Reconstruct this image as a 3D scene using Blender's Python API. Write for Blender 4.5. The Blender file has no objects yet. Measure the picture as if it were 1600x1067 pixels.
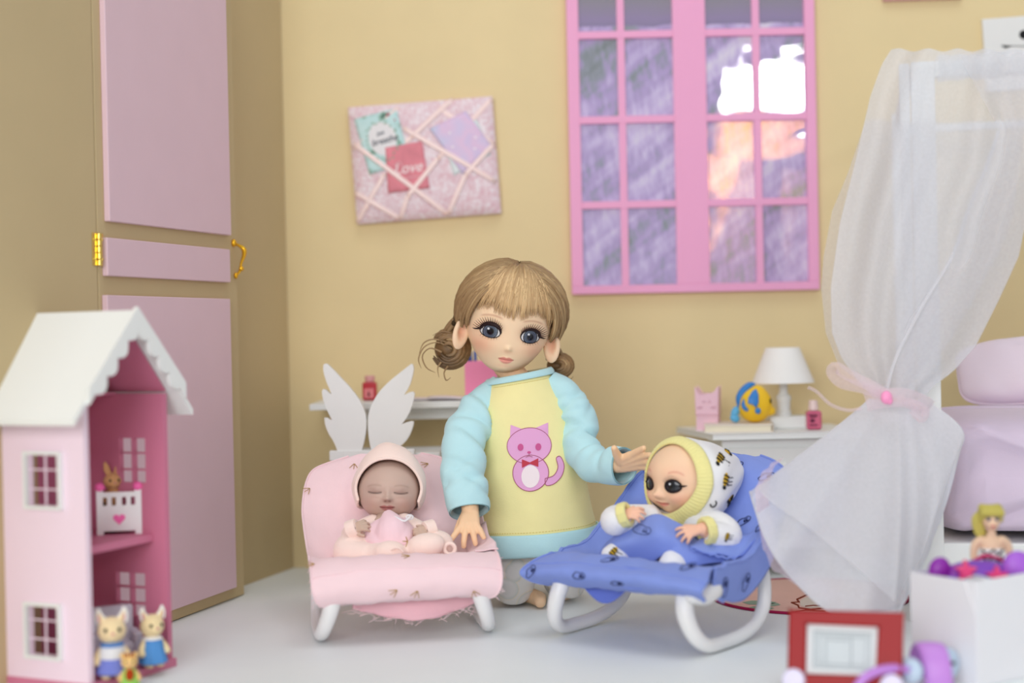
import bpy, bmesh, math, random
import numpy as np
from mathutils import Vector, Matrix
from mathutils.geometry import delaunay_2d_cdt, tessellate_polygon

S = 0.01          # everything below is written in centimetres; the scene is in metres
PI = math.pi
random.seed(7)
SC = bpy.context.scene
COL = SC.collection

# ------------------------------------------------------------------ camera
F_PX = 2300.0
CAM_Z = 19.6
ROLL = 0.0218
PITCH = math.atan((533.5 - 519.0) / F_PX)
FW = Vector((0, math.cos(PITCH), -math.sin(PITCH)))
U0 = Vector((0, math.sin(PITCH), math.cos(PITCH)))
R0 = Vector((1, 0, 0))
RV = R0 * math.cos(ROLL) - U0 * math.sin(ROLL)
UV = R0 * math.sin(ROLL) + U0 * math.cos(ROLL)
CP = Vector((0, 0, CAM_Z))
cam_d = bpy.data.cameras.new('camera')
cam = bpy.data.objects.new('camera', cam_d)
COL.objects.link(cam)
m = Matrix((RV, UV, -FW)).transposed().to_4x4()
m.translation = CP * S
cam.matrix_world = m
cam_d.sensor_width = 36
cam_d.lens = 36 * F_PX / 1600
cam_d.clip_start = 0.02
cam_d.dof.use_dof = True
cam_d.dof.focus_distance = 1.02
cam_d.dof.aperture_fstop = 3.0
SC.camera = cam

# ------------------------------------------------------------------ light
SC.view_settings.view_transform = 'Standard'
SC.view_settings.look = 'None'
SC.view_settings.gamma = 1
SC.view_settings.use_curve_mapping = False
SC.view_settings.exposure = -0.46
w = bpy.data.worlds.new('world')
SC.world = w
w.use_nodes = True
w.node_tree.nodes['Background'].inputs[0].default_value = (0.92, 0.96, 1.0, 1)
w.node_tree.nodes['Background'].inputs[1].default_value = 0.66


def area(name, loc, target, sx, sy, power, color=(1, 1, 1)):
    d = bpy.data.lights.new(name, 'AREA')
    d.shape = 'RECTANGLE'
    d.size, d.size_y = sx * S, sy * S
    d.energy = power
    d.color = color
    o = bpy.data.objects.new(name, d)
    COL.objects.link(o)
    o.location = Vector(loc) * S
    o.rotation_euler = (Vector(target) - Vector(loc)).to_track_quat('-Z', 'Y').to_euler()
    return o


area('daylight_window', (-50, -86, 62), (6, 115, 14), 100, 80, 21, (0.98, 0.99, 1.0))
area('added_top_light', (12, 40, 165), (12, 62, 0), 90, 70, 8, (0.97, 0.985, 1.0))  # added overhead fill that brightens the floor, no real fixture
area('far_window', (60, -98, 76), (20, 100, 15), 19, 12, 2.5, (1, 1, 1))
area('added_cupboard_light', (34, -66, 72), (60, -106, 60), 16, 16, 13, (1, 0.93, 0.84))  # added light that brightens the cupboard for its reflection in the panes


# ------------------------------------------------------------------ pixel -> place
def ray(px, py):
    return FW + RV * ((px - 800) / F_PX) - UV * ((py - 533.5) / F_PX)


def at(px, py, d):
    return CP + ray(px, py) * d


def on_z(px, py, z=0.0):
    r = ray(px, py)
    return CP + r * ((z - CAM_Z) / r.z)


def on_y(px, py, y):
    r = ray(px, py)
    return CP + r * (y / r.y)


def on_plane(px, py, p, n):
    r = ray(px, py)
    return CP + r * ((p - CP).dot(n) / r.dot(n))


# ------------------------------------------------------------------ materials
def lin(c):
    out = []
    for x in c[:3]:
        x = x / 255.0
        out.append(x / 12.92 if x <= 0.04045 else ((x + 0.055) / 1.055) ** 2.4)
    return tuple(out) + (1.0,)


def mat(name, rgb, rough=0.55, spec=0.35, var=0.0, vscale=40, bump=0.0, bscale=400, weave=0.0, wscale=1500,
        sheen=0.0, sss=0.0, coat=0.0, metal=0.0, vcol=False, trans=0.0, alpha=1.0):
    M = bpy.data.materials.new(name)
    M.use_nodes = True
    nt = M.node_tree
    N, L = nt.nodes, nt.links
    b = N['Principled BSDF']
    b.inputs['Base Color'].default_value = lin(rgb)
    b.inputs['Roughness'].default_value = rough
    b.inputs['Specular IOR Level'].default_value = spec
    b.inputs['Metallic'].default_value = metal
    b.inputs['Coat Weight'].default_value = coat
    b.inputs['Coat Roughness'].default_value = 0.1
    b.inputs['Transmission Weight'].default_value = trans
    b.inputs['Alpha'].default_value = alpha
    if sheen:
        b.inputs['Sheen Weight'].default_value = sheen
        b.inputs['Sheen Roughness'].default_value = 0.5
    if sss:
        b.inputs['Subsurface Weight'].default_value = sss
        b.inputs['Subsurface Radius'].default_value = (0.006, 0.003, 0.002)
        b.inputs['Subsurface Scale'].default_value = 0.5
    tc = N.new('ShaderNodeTexCoord')
    src = None
    if vcol:
        a = N.new('ShaderNodeAttribute')
        a.attribute_name = 'Col'
        src = a.outputs['Color']
    if var:
        n = N.new('ShaderNodeTexNoise')
        n.inputs['Scale'].default_value = vscale
        n.inputs['Detail'].default_value = 4
        L.new(tc.outputs['Object'], n.inputs['Vector'])
        mr = N.new('ShaderNodeMapRange')
        mr.inputs[1].default_value = 0.3
        mr.inputs[2].default_value = 0.7
        mr.inputs[3].default_value = 1 - var
        mr.inputs[4].default_value = 1 + var
        L.new(n.outputs[0], mr.inputs[0])
        mx = N.new('ShaderNodeMix')
        mx.data_type = 'RGBA'
        mx.blend_type = 'MULTIPLY'
        mx.inputs[0].default_value = 1
        mx.inputs[6].default_value = lin(rgb)
        if src:
            L.new(src, mx.inputs[6])
        L.new(mr.outputs[0], mx.inputs[7])
        src = mx.outputs[2]
    if src:
        L.new(src, b.inputs['Base Color'])
    if bump or weave:
        n = N.new('ShaderNodeTexNoise')
        n.inputs['Scale'].default_value = bscale
        n.inputs['Detail'].default_value = 3
        L.new(tc.outputs['Object'], n.inputs['Vector'])
        bp = N.new('ShaderNodeBump')
        bp.inputs['Strength'].default_value = bump
        bp.inputs['Distance'].default_value = 0.001
        L.new(n.outputs[0], bp.inputs['Height'])
        out = bp.outputs[0]
        if weave:
            wv = N.new('ShaderNodeTexNoise')
            wv.inputs['Scale'].default_value = wscale
            wv.inputs['Detail'].default_value = 1
            L.new(tc.outputs['Object'], wv.inputs['Vector'])
            b2 = N.new('ShaderNodeBump')
            b2.inputs['Strength'].default_value = weave
            b2.inputs['Distance'].default_value = 0.0005
            L.new(wv.outputs[0], b2.inputs['Height'])
            L.new(out, b2.inputs['Normal'])
            out = b2.outputs[0]
        L.new(out, b.inputs['Normal'])
    return M


def sheer(name, rgb, opac):
    M = bpy.data.materials.new(name)
    M.use_nodes = True
    N, L = M.node_tree.nodes, M.node_tree.links
    N.remove(N['Principled BSDF'])
    out = N['Material Output']
    tr = N.new('ShaderNodeBsdfTransparent')
    df = N.new('ShaderNodeBsdfDiffuse')
    df.inputs[0].default_value = lin(rgb)
    tl = N.new('ShaderNodeBsdfTranslucent')
    tl.inputs[0].default_value = lin(rgb)
    m1 = N.new('ShaderNodeMixShader')
    m1.inputs[0].default_value = 0.42
    L.new(df.outputs[0], m1.inputs[1])
    L.new(tl.outputs[0], m1.inputs[2])
    tc = N.new('ShaderNodeTexCoord')
    nz = N.new('ShaderNodeTexNoise')
    nz.inputs['Scale'].default_value = 500
    L.new(tc.outputs['Object'], nz.inputs['Vector'])
    mr = N.new('ShaderNodeMapRange')
    mr.inputs[3].default_value = opac - 0.05
    mr.inputs[4].default_value = opac + 0.05
    L.new(nz.outputs[0], mr.inputs[0])
    m2 = N.new('ShaderNodeMixShader')
    L.new(mr.outputs[0], m2.inputs[0])
    L.new(tr.outputs[0], m2.inputs[1])
    L.new(m1.outputs[0], m2.inputs[2])
    L.new(m2.outputs[0], out.inputs[0])
    return M


M_WALL_SHADED = mat('wall_paint_shaded', (200, 180, 140), 0.75, 0.15, var=0.02, vscale=14, bump=0.1, bscale=60)  # wall colour darkened and greyed; the left side's shade is put into it
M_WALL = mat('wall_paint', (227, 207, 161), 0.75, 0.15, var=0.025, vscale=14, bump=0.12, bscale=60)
M_FLOOR = mat('floor_white', (240, 245, 246), 0.5, 0.25, var=0.012, vscale=20, bump=0.06, bscale=200)
M_DOORPANEL = mat('door_panel_pink', (226, 196, 206), 0.6, 0.25, var=0.01)
M_WHITE = mat('painted_white', (236, 238, 236), 0.5, 0.3)
M_WHITEW = mat('white_wood', (232, 232, 230), 0.5, 0.3, var=0.01)
M_FRAME = mat('window_pink', (238, 168, 206), 0.5, 0.3)
M_BRASS = mat('brass', (236, 214, 120), 0.22, 0.5, metal=1.0)
M_GOLD = mat('gold_plate', (240, 186, 50), 0.25, 0.5, metal=0.9)
M_HOUSE = mat('house_pink', (242, 220, 234), 0.55, 0.25)
M_HOUSE_IN = mat('house_inner_pink', (208, 124, 152), 0.55, 0.25)
M_BLACK = mat('black_ink', (25, 24, 26), 0.6, 0.2)
M_DARK = mat('dark_line', (60, 52, 48), 0.7, 0.1)
M_VC = mat('painted_vinyl', (200, 200, 200), 0.45, 0.35, vcol=True)
M_SKIN = mat('doll_skin', (245, 205, 170), 0.5, 0.3, vcol=True, sss=0.12)
M_HAIR = mat('doll_hair', (170, 135, 90), 0.48, 0.45, vcol=True, bump=0.15, bscale=900)
M_EYE = mat('doll_eye', (80, 90, 110), 0.12, 0.4, vcol=True, coat=0.35)
M_YEL = mat('yellow_jersey', (246, 236, 172), 0.85, 0.1, sheen=0.25, var=0.02, vscale=60, bump=0.1, bscale=250, weave=0.25, wscale=1800)
M_AQUA = mat('aqua_jersey', (190, 230, 236), 0.85, 0.1, sheen=0.25, var=0.02, vscale=60, bump=0.1, bscale=250, weave=0.25, wscale=1800)
M_PFAB = mat('pale_pink_cotton', (247, 217, 222), 0.85, 0.1, sheen=0.2, var=0.015, vscale=50, bump=0.25, bscale=120, weave=0.2, wscale=1800)
M_PFAB2 = mat('blanket_pink', (248, 214, 222), 0.85, 0.1, sheen=0.2, bump=0.25, bscale=140, weave=0.2)
M_PEACH = mat('peach_fleece', (252, 228, 218), 0.9, 0.08, sheen=0.4, bump=0.15, bscale=300, weave=0.3)
M_BFAB = mat('blue_cotton', (134, 154, 224), 0.85, 0.1, sheen=0.1, var=0.03, vscale=50, bump=0.3, bscale=110, weave=0.2, wscale=1800)
M_WJER = mat('white_jersey', (240, 240, 242), 0.85, 0.1, sheen=0.2, bump=0.12, bscale=200, weave=0.25)
M_LEMON = mat('lemon_rib', (240, 232, 160), 0.85, 0.1, sheen=0.2, bump=0.1, bscale=300, weave=0.3)
M_PLASTIC = mat('white_plastic', (236, 236, 236), 0.35, 0.45)
M_LILAC = mat('lilac_cotton', (216, 200, 219), 0.85, 0.1, sheen=0.2, var=0.02, bump=0.25, bscale=90, weave=0.15)
M_SHEER = sheer('sheer_white', (238, 240, 246), 0.64)
M_SHEER2 = sheer('sheer_hem', (240, 242, 248), 0.86)
M_ORG = sheer('organza_pink', (246, 226, 234), 0.5)
M_PINKBEAD = mat('pink_knot', (255, 160, 205), 0.4, 0.4)


# ------------------------------------------------------------------ mesh builder
def frame_from(z, up=Vector((0, 0, 1))):
    z = z.normalized()
    x = up.cross(z)
    if x.length < 1e-4:
        x = Vector((1, 0, 0)).cross(z)
    x.normalize()
    y = z.cross(x)
    return x, y, z


def catmull(pts, n):
    """n points along a smooth curve through tuples of any length"""
    P = np.array([list(p) for p in pts], float)
    k = len(P)
    out = []
    for i in range(n):
        t = i / (n - 1) * (k - 1)
        j = min(int(t), k - 2)
        u = t - j
        p0, p1, p2, p3 = P[max(j - 1, 0)], P[j], P[j + 1], P[min(j + 2, k - 1)]
        out.append(0.5 * ((2 * p1) + (-p0 + p2) * u + (2 * p0 - 5 * p1 + 4 * p2 - p3) * u * u + (-p0 + 3 * p1 - 3 * p2 + p3) * u ** 3))
    return out


class MB:
    def __init__(self):
        self.v, self.f, self.c = [], [], []
        self.cur = (1, 1, 1, 1)

    def color(self, rgb):
        self.cur = lin(rgb)
        return self

    def add(self, vs, fs, cols=None):
        b = len(self.v)
        self.v.extend([tuple(x) for x in vs])
        self.f.extend([tuple(b + i for i in f) for f in fs])
        self.c.extend(cols if cols is not None else [self.cur] * len(vs))
        return self

    def merge(self, o):
        return self.add(o.v, o.f, o.c)

    def xform(self, M):
        self.v = [tuple(M @ Vector(p)) for p in self.v]
        return self

    def box(self, c, s, rot=None, bev=0.04):
        hx, hy, hz = s[0] / 2, s[1] / 2, s[2] / 2
        b = min(bev, hx * .45, hy * .45, hz * .45)
        vs, idx = [], {}
        for sx in (-1, 1):
            for sy in (-1, 1):
                for sz in (-1, 1):
                    for a in range(3):
                        h = [hx - b, hy - b, hz - b]
                        h[a] += b
                        idx[(sx, sy, sz, a)] = len(vs)
                        vs.append(Vector((sx * h[0], sy * h[1], sz * h[2])))
        fs = []

        def face(ids):
            p = [vs[i] for i in ids]
            n = (p[1] - p[0]).cross(p[2] - p[0])
            cen = sum(p, Vector()) / len(p)
            fs.append(ids if n.dot(cen) > 0 else ids[::-1])
        for a in range(3):
            o1, o2 = [(1, 2), (0, 2), (0, 1)][a]
            for s0 in (-1, 1):
                ids = []
                for p, q in ((-1, -1), (1, -1), (1, 1), (-1, 1)):
                    k = [0, 0, 0]
                    k[a], k[o1], k[o2] = s0, p, q
                    ids.append(idx[(*k, a)])
                face(ids)
        for a in range(3):
            o1, o2 = [(1, 2), (0, 2), (0, 1)][a]
            for p in (-1, 1):
                for q in (-1, 1):
                    k1, k2 = [0, 0, 0], [0, 0, 0]
                    k1[a], k2[a] = -1, 1
                    for k in (k1, k2):
                        k[o1], k[o2] = p, q
                    face([idx[(*k1, o1)], idx[(*k2, o1)], idx[(*k2, o2)], idx[(*k1, o2)]])
        for sx in (-1, 1):
            for sy in (-1, 1):
                for sz in (-1, 1):
                    face([idx[(sx, sy, sz, a)] for a in range(3)])
        R = rot.to_3x3() if rot is not None else Matrix.Identity(3)
        C = Vector(c)
        return self.add([R @ p + C for p in vs], fs)

    def tube(self, pts, rad, n=10, up=None, flat=1.0, smooth=0, caps=True, loop=False, cols=None):
        pts = [Vector(p) for p in pts]
        if not hasattr(rad, '__len__'):
            rad = [rad] * len(pts)
        if smooth:
            q = catmull([(*p, r) for p, r in zip(pts, rad)], smooth)
            pts = [Vector(a[:3]) for a in q]
            rad = [max(a[3], 1e-3) for a in q]
            if cols is not None:
                cols = [cols[min(int(i / (smooth - 1) * (len(cols) - 1) + .5), len(cols) - 1)] for i in range(smooth)]
        k = len(pts)
        vs, cc = [], []
        prev = None
        for i in range(k):
            if loop:
                t = pts[(i + 1) % k] - pts[i - 1]
            else:
                t = pts[min(i + 1, k - 1)] - pts[max(i - 1, 0)]
            if t.length < 1e-9:
                t = Vector((0, 0, 1))
            t.normalize()
            if prev is None or up is not None:
                u = up if up is not None else (Vector((0, 0, 1)) if abs(t.z) < .9 else Vector((0, 1, 0)))
                x = u.cross(t)
                if x.length < 1e-5:
                    x = Vector((1, 0, 0)).cross(t)
                x.normalize()
            else:
                x = prev - t * prev.dot(t)
                x.normalize()
            prev = x
            y = t.cross(x)
            for j in range(n):
                a = 2 * PI * j / n
                vs.append(pts[i] + (x * math.cos(a) + y * math.sin(a) * flat) * rad[i])
                cc.append(cols[i] if cols is not None else self.cur)
        fs = []
        for i in range(k if loop else k - 1):
            for j in range(n):
                a, b2 = i * n + j, i * n + (j + 1) % n
                c2, d = ((i + 1) % k) * n + (j + 1) % n, ((i + 1) % k) * n + j
                fs.append((a, b2, c2, d))
        if caps and not loop:
            for e, s in ((0, -1), (k - 1, 1)):
                t = (pts[e] - pts[e - s if 0 <= e - s < k else e])
                t = t.normalized() if t.length > 1e-9 else Vector((0, 0, 1))
                b0 = e * n
                ring = [b0 + j for j in range(n)]
                vs.append(pts[e] + t * rad[e] * .55)
                mid = []
                for j in range(n):
                    mid.append(len(vs))
                    vs.append(pts[e] + (vs[b0 + j] - pts[e]) * .72 + t * rad[e] * .4)
                tip = mid[0] - 1
                cc.extend([cc[b0]] * (n + 1))
                for j in range(n):
                    q = (ring[j], mid[j], mid[(j + 1) % n], ring[(j + 1) % n])
                    r = (mid[j], tip, mid[(j + 1) % n])
                    fs.append(q if s < 0 else q[::-1])
                    fs.append(r if s < 0 else r[::-1])
        # orient outward
        return self.add(vs, [f[::-1] for f in fs] if False else fs, cc)

    def ball(self, c, r, rot=None, nu=20, nv=12):
        if not hasattr(r, '__len__'):
            r = (r, r, r)
        R = rot.to_3x3() if rot is not None else Matrix.Identity(3)
        C = Vector(c)
        vs = [C + R @ Vector((0, 0, r[2]))]
        for i in range(1, nv):
            a = PI * i / nv
            for j in range(nu):
                b = 2 * PI * j / nu
                vs.append(C + R @ Vector((r[0] * math.sin(a) * math.cos(b), r[1] * math.sin(a) * math.sin(b), r[2] * math.cos(a))))
        vs.append(C + R @ Vector((0, 0, -r[2])))
        fs = []
        for j in range(nu):
            fs.append((0, 1 + j, 1 + (j + 1) % nu))
            e = 1 + (nv - 2) * nu
            fs.append((len(vs) - 1, e + (j + 1) % nu, e + j))
        for i in range(nv - 2):
            for j in range(nu):
                a = 1 + i * nu
                fs.append((a + j, a + nu + j, a + nu + (j + 1) % nu, a + (j + 1) % nu))
        return self.add(vs, fs)

    def lathe(self, prof, c=(0, 0, 0), n=28, rot=None, sx=1.0, sy=1.0, caps=True):
        R = rot.to_3x3() if rot is not None else Matrix.Identity(3)
        C = Vector(c)
        vs, fs = [], []
        for r, z in prof:
            for j in range(n):
                a = 2 * PI * j / n
                vs.append(C + R @ Vector((r * sx * math.cos(a), r * sy * math.sin(a), z)))
        k = len(prof)
        for i in range(k - 1):
            for j in range(n):
                fs.append((i * n + j, i * n + (j + 1) % n, (i + 1) * n + (j + 1) % n, (i + 1) * n + j))
        if caps:
            fs.append(tuple(range(n))[::-1])
            fs.append(tuple((k - 1) * n + j for j in range(n)))
        return self.add(vs, fs)

    def grid(self, fn, nu, nv, closeu=False, closev=False, colfn=None):
        vs, cc = [], []
        for i in range(nu):
            for j in range(nv):
                u = i / (nu if closeu else nu - 1)
                v = j / (nv if closev else nv - 1)
                vs.append(Vector(fn(u, v)))
                cc.append(colfn(u, v) if colfn else self.cur)
        fs = []
        for i in range(nu if closeu else nu - 1):
            for j in range(nv if closev else nv - 1):
                a = i * nv + j
                b = ((i + 1) % nu) * nv + j
                c = ((i + 1) % nu) * nv + (j + 1) % nv
                d = i * nv + (j + 1) % nv
                fs.append((a, b, c, d))
        return self.add(vs, fs, cc)

    def prism(self, poly, thick, M, holes=()):
        """2-D outline (with holes) in the x,z plane of M, from y=0 to y=thick"""
        loops = [[Vector((x, 0, z)) for x, z in poly]] + [[Vector((x, 0, z)) for x, z in h] for h in holes]
        flat = [p for l in loops for p in l]
        tri = tessellate_polygon([[Vector((p.x, p.z, 0)) for p in l] for l in loops])
        n = len(flat)
        vs = [M @ p for p in flat] + [M @ (p + Vector((0, thick, 0))) for p in flat]
        fs = []
        for t in tri:
            a, b, c = (flat[i] for i in t)
            nrm = (b - a).cross(c - a).y
            t = tuple(t) if nrm < 0 else tuple(t)[::-1]
            fs.append(t)
            fs.append(tuple(n + i for i in t[::-1]))
        o = 0
        for li, l in enumerate(loops):
            k = len(l)
            area2 = sum(l[i].x * l[(i + 1) % k].z - l[(i + 1) % k].x * l[i].z for i in range(k))
            for i in range(k):
                a, b = o + i, o + (i + 1) % k
                q = (a, a + n, b + n, b)
                ccw = area2 > 0
                if li:
                    ccw = not ccw
                fs.append(q if not ccw else q[::-1])
            o += k
        if M.determinant() < 0:
            fs = [f[::-1] for f in fs]
        return self.add(vs, fs)


BASE = {}


def world_of(o):
    M = Matrix.Identity(4)
    while o is not None:
        if o.name in BASE:
            M = BASE[o.name] @ M
        o = o.parent
    return M


def tag(o, label=None, cat=None, group=None, kind=None):
    if label:
        o['label'] = label
    if cat:
        o['category'] = cat
    if group:
        o['group'] = group
    if kind:
        o['kind'] = kind
    return o


def thing(name, label, cat, loc=(0, 0, 0), rz=0.0, group=None, kind=None):
    o = bpy.data.objects.new(name, None)
    COL.objects.link(o)
    o.empty_display_size = 0.01
    o.location = Vector(loc) * S
    o.rotation_euler = (0, 0, rz)
    BASE[o.name] = Matrix.Translation(Vector(loc)) @ Matrix.Rotation(rz, 4, 'Z')
    return tag(o, label, cat, group, kind)


def obj(name, mb, material, parent=None, local=False, smooth=35, mods=(), label=None, kind=None, keepcol=None):
    """one mesh object from a builder; world coordinates unless local"""
    vs = np.array(mb.v, float)
    if parent is not None and not local:
        Mi = np.array(world_of(parent).inverted())
        vs = vs @ Mi[:3, :3].T + Mi[:3, 3]
    base = None
    if parent is None:
        base = (vs.min(axis=0) + vs.max(axis=0)) / 2
        base[2] = vs[:, 2].min()
        vs = vs - base
    me = bpy.data.meshes.new(name)
    me.from_pydata((vs * S).tolist(), [], mb.f)
    if any(c != mb.c[0] for c in mb.c) or keepcol or material in (M_VC, M_SKIN, M_HAIR, M_EYE):
        a = me.color_attributes.new('Col', 'FLOAT_COLOR', 'POINT')
        a.data.foreach_set('color', np.array(mb.c, np.float32).ravel())
    o = bpy.data.objects.new(name, me)
    COL.objects.link(o)
    if base is not None:
        o.location = base * S
        BASE[o.name] = Matrix.Translation(Vector(base))
    if parent is not None:
        o.parent = parent
    me.materials.append(material)
    for md in mods:
        t = o.modifiers.new(md[0], md[0])
        for k, v in md[1].items():
            setattr(t, k, v)
    if smooth is not None:
        me.polygons.foreach_set('use_smooth', [True] * len(me.polygons))
        if smooth < 180:
            me.set_sharp_from_angle(angle=math.radians(smooth))
    me.validate()
    if label:
        o['label'] = label
    if kind:
        o['kind'] = kind
    return o


def remeshed(mb, voxel, smooth_it=4, col=None):
    """union of the builder's closed shapes as one continuous surface"""
    me = bpy.data.meshes.new('tmp')
    me.from_pydata([tuple(Vector(p) * S) for p in mb.v], [], mb.f)
    bm = bmesh.new()
    bm.from_mesh(me)
    bmesh.ops.recalc_face_normals(bm, faces=bm.faces)
    bm.to_mesh(me)
    bm.free()
    o = bpy.data.objects.new('tmp', me)
    COL.objects.link(o)
    r = o.modifiers.new('r', 'REMESH')
    r.mode = 'VOXEL'
    r.voxel_size = voxel * S
    if smooth_it:
        s = o.modifiers.new('s', 'SMOOTH')
        s.iterations = smooth_it
        s.factor = 0.5
    dg = bpy.context.evaluated_depsgraph_get()
    dg.update()
    ev = o.evaluated_get(dg)
    m2 = ev.to_mesh()
    out = MB()
    if col is not None:
        out.color(col)
    out.add([v.co / S for v in m2.vertices], [tuple(p.vertices) for p in m2.polygons])
    ev.to_mesh_clear()
    bpy.data.objects.remove(o)
    bpy.data.meshes.remove(me)
    return out


def text_into(mb, body, size, M, shear=0.0, extrude=0.02, bold=0.0):
    c = bpy.data.curves.new('t', 'FONT')
    c.body = body
    c.size = size
    c.align_x = 'CENTER'
    c.align_y = 'CENTER'
    c.shear = shear
    c.extrude = extrude
    c.offset = bold
    c.resolution_u = 4
    o = bpy.data.objects.new('t', c)
    COL.objects.link(o)
    dg = bpy.context.evaluated_depsgraph_get()
    dg.update()
    ev = o.evaluated_get(dg)
    me = ev.to_mesh()
    mb.add([M @ v.co for v in me.vertices], [tuple(p.vertices) for p in me.polygons])
    ev.to_mesh_clear()
    bpy.data.objects.remove(o)
    bpy.data.curves.remove(c)


def axes(o, x, z):
    """matrix with local x along x, local z along z (re-orthogonalised), y = z cross x"""
    x = Vector(x).normalized()
    z = Vector(z)
    y = z.cross(x).normalized()
    z = x.cross(y)
    M = Matrix((x, y, z)).transposed().to_4x4()
    M.translation = Vector(o)
    return M


def rz(a):
    return Matrix.Rotation(a, 4, 'Z')


def euler(x, y, z):
    return Matrix.Rotation(z, 4, 'Z') @ Matrix.Rotation(y, 4, 'Y') @ Matrix.Rotation(x, 4, 'X')


def fill2d(outline, step, holes=()):
    """triangulated 2-D region with inner points"""
    xs = [p[0] for p in outline]
    ys = [p[1] for p in outline]

    def inside(x, y):
        c = False
        j = len(outline) - 1
        for i in range(len(outline)):
            xi, yi = outline[i]
            xj, yj = outline[j]
            if (yi > y) != (yj > y) and x < (xj - xi) * (y - yi) / (yj - yi) + xi:
                c = not c
            j = i
        return c
    pts = [Vector(p) for p in outline]
    n = len(pts)
    x = min(xs) + step / 2
    while x < max(xs):
        y = min(ys) + step / 2
        while y < max(ys):
            if inside(x, y):
                pts.append(Vector((x, y)))
            y += step
        x += step
    r = delaunay_2d_cdt(pts, [(i, (i + 1) % n) for i in range(n)], [], 1, 1e-6)
    return r[0], r[2]


def ell(cx, cy, a, b, n=24, rot=0.0, t0=0, t1=2 * PI):
    out = []
    for i in range(n):
        t = t0 + (t1 - t0) * i / n
        x, y = a * math.cos(t), b * math.sin(t)
        out.append((cx + x * math.cos(rot) - y * math.sin(rot), cy + x * math.sin(rot) + y * math.cos(rot)))
    return out


def struct(name, mb, m, parent=None, **k):
    o = obj(name, mb, m, parent, **k)
    if parent is None:
        o['kind'] = 'structure'
    return o


# ================================================================== ROOM
YB = 125.0
fl = MB()
fl.box((10, 0, -0.5), (200, 270, 1.0), bev=0)
struct('floor', fl, M_FLOOR, smooth=None)

E = Vector((-0.31, -1, 0)).normalized()       # along the left wall, towards the camera
NL = Vector((1, -0.31, 0)).normalized()       # left wall normal, into the room
K = on_y(455, 700, YB)
K.z = 0
wb = MB()
wb.box(((K.x + 70) / 2 - 0.5, YB + 0.5, 31), (70 - K.x + 1.0, 1.0, 62), bev=0)
struct('wall_back', wb, M_WALL, smooth=None)


def wall_box(mb, t0, t1, off0, off1, z0, z1, bev=0.03):
    """box on the left wall: t along E from the corner, off along its normal"""
    c = K + E * ((t0 + t1) / 2) + NL * ((off0 + off1) / 2)
    c.z = (z0 + z1) / 2
    mb.box(c, (abs(t1 - t0), abs(off1 - off0), z1 - z0), Matrix((E, NL, Vector((0, 0, 1)))).transposed() if E.cross(NL).z > 0 else Matrix((-E, NL, Vector((0, 0, 1)))).transposed(), bev)


def wall_t(px, py, off):
    p = on_plane(px, py, K + NL * off, NL)
    return (p - K).dot(E), p.z


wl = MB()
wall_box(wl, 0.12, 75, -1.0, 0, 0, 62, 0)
struct('wall_left', wl, M_WALL_SHADED, smooth=None)
OFF = max(0.8, min(2.0, (on_z(380, 937) - K).dot(NL)))
tr_, _ = wall_t(379, 800, OFF)
th, _ = wall_t(150, 300, OFF)
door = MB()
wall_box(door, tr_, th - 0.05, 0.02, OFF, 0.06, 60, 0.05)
d1 = struct('door_1', door, M_WALL_SHADED, smooth=None)
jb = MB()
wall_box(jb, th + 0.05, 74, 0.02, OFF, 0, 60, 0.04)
struct('trim_1', jb, M_WALL_SHADED, smooth=None)
PT = 0.42
for (pl, pr, top, bot) in (((168, 200), (358, 200), None, ((166, 345), (358, 367))),
                           ((168, 400), (360, 410), ((168, 373), (359, 388)), ((168, 432), (361, 440))),
                           ((171, 600), (363, 600), ((171, 461), (363, 467)), ((275, 951), (374, 917)))):
    o2 = OFF + PT
    t1 = wall_t(*pl, o2)[0]
    t0 = wall_t(*pr, o2)[0]
    zt = 58 if top is None else (wall_t(*top[0], o2)[1] + wall_t(*top[1], o2)[1]) / 2
    zb = (wall_t(*bot[0], o2)[1] + wall_t(*bot[1], o2)[1]) / 2
    p = MB()
    wall_box(p, t0, t1, OFF, o2, zb, zt, 0.05)
    obj('panel', p, M_DOORPANEL, d1, smooth=None)
h = MB()
tl_, zl = wall_t(151, 415, OFF)
_, zh = wall_t(151, 364, OFF)
wall_box(h, th - 0.62, th + 0.62, OFF, OFF + 0.06, zl, zh, 0.02)
hinge = obj('hinge', h, M_BRASS, d1, smooth=None, label='brass butt hinge')
kn = MB()
for i in range(5):
    a = zl + (zh - zl) * i / 5
    b_ = zl + (zh - zl) * (i + .94) / 5
    q = K + E * th + NL * (OFF + 0.16)
    kn.lathe([(0.14, a), (0.17, a + .03), (0.17, b_ - .03), (0.14, b_)], (q.x, q.y, 0), 12)
obj('hinge_barrel', kn, M_BRASS, d1)
sc = MB()
for s_ in (-.42, .42):
    for zz in (0.2, 0.8):
        q = K + E * (th + s_) + NL * (OFF + 0.08)
        sc.ball((q.x, q.y, zl + (zh - zl) * zz), 0.09, nu=8, nv=6)
obj('hinge_screws', sc, M_BRASS, d1)
hd = MB()
tq, zq1 = wall_t(366, 380, OFF + 0.4)
_, zq0 = wall_t(366, 430, OFF + 0.4)
tq -= 0.02


def hp(t, off, z):
    q = K + E * t + NL * off
    return (q.x, q.y, z)


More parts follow.
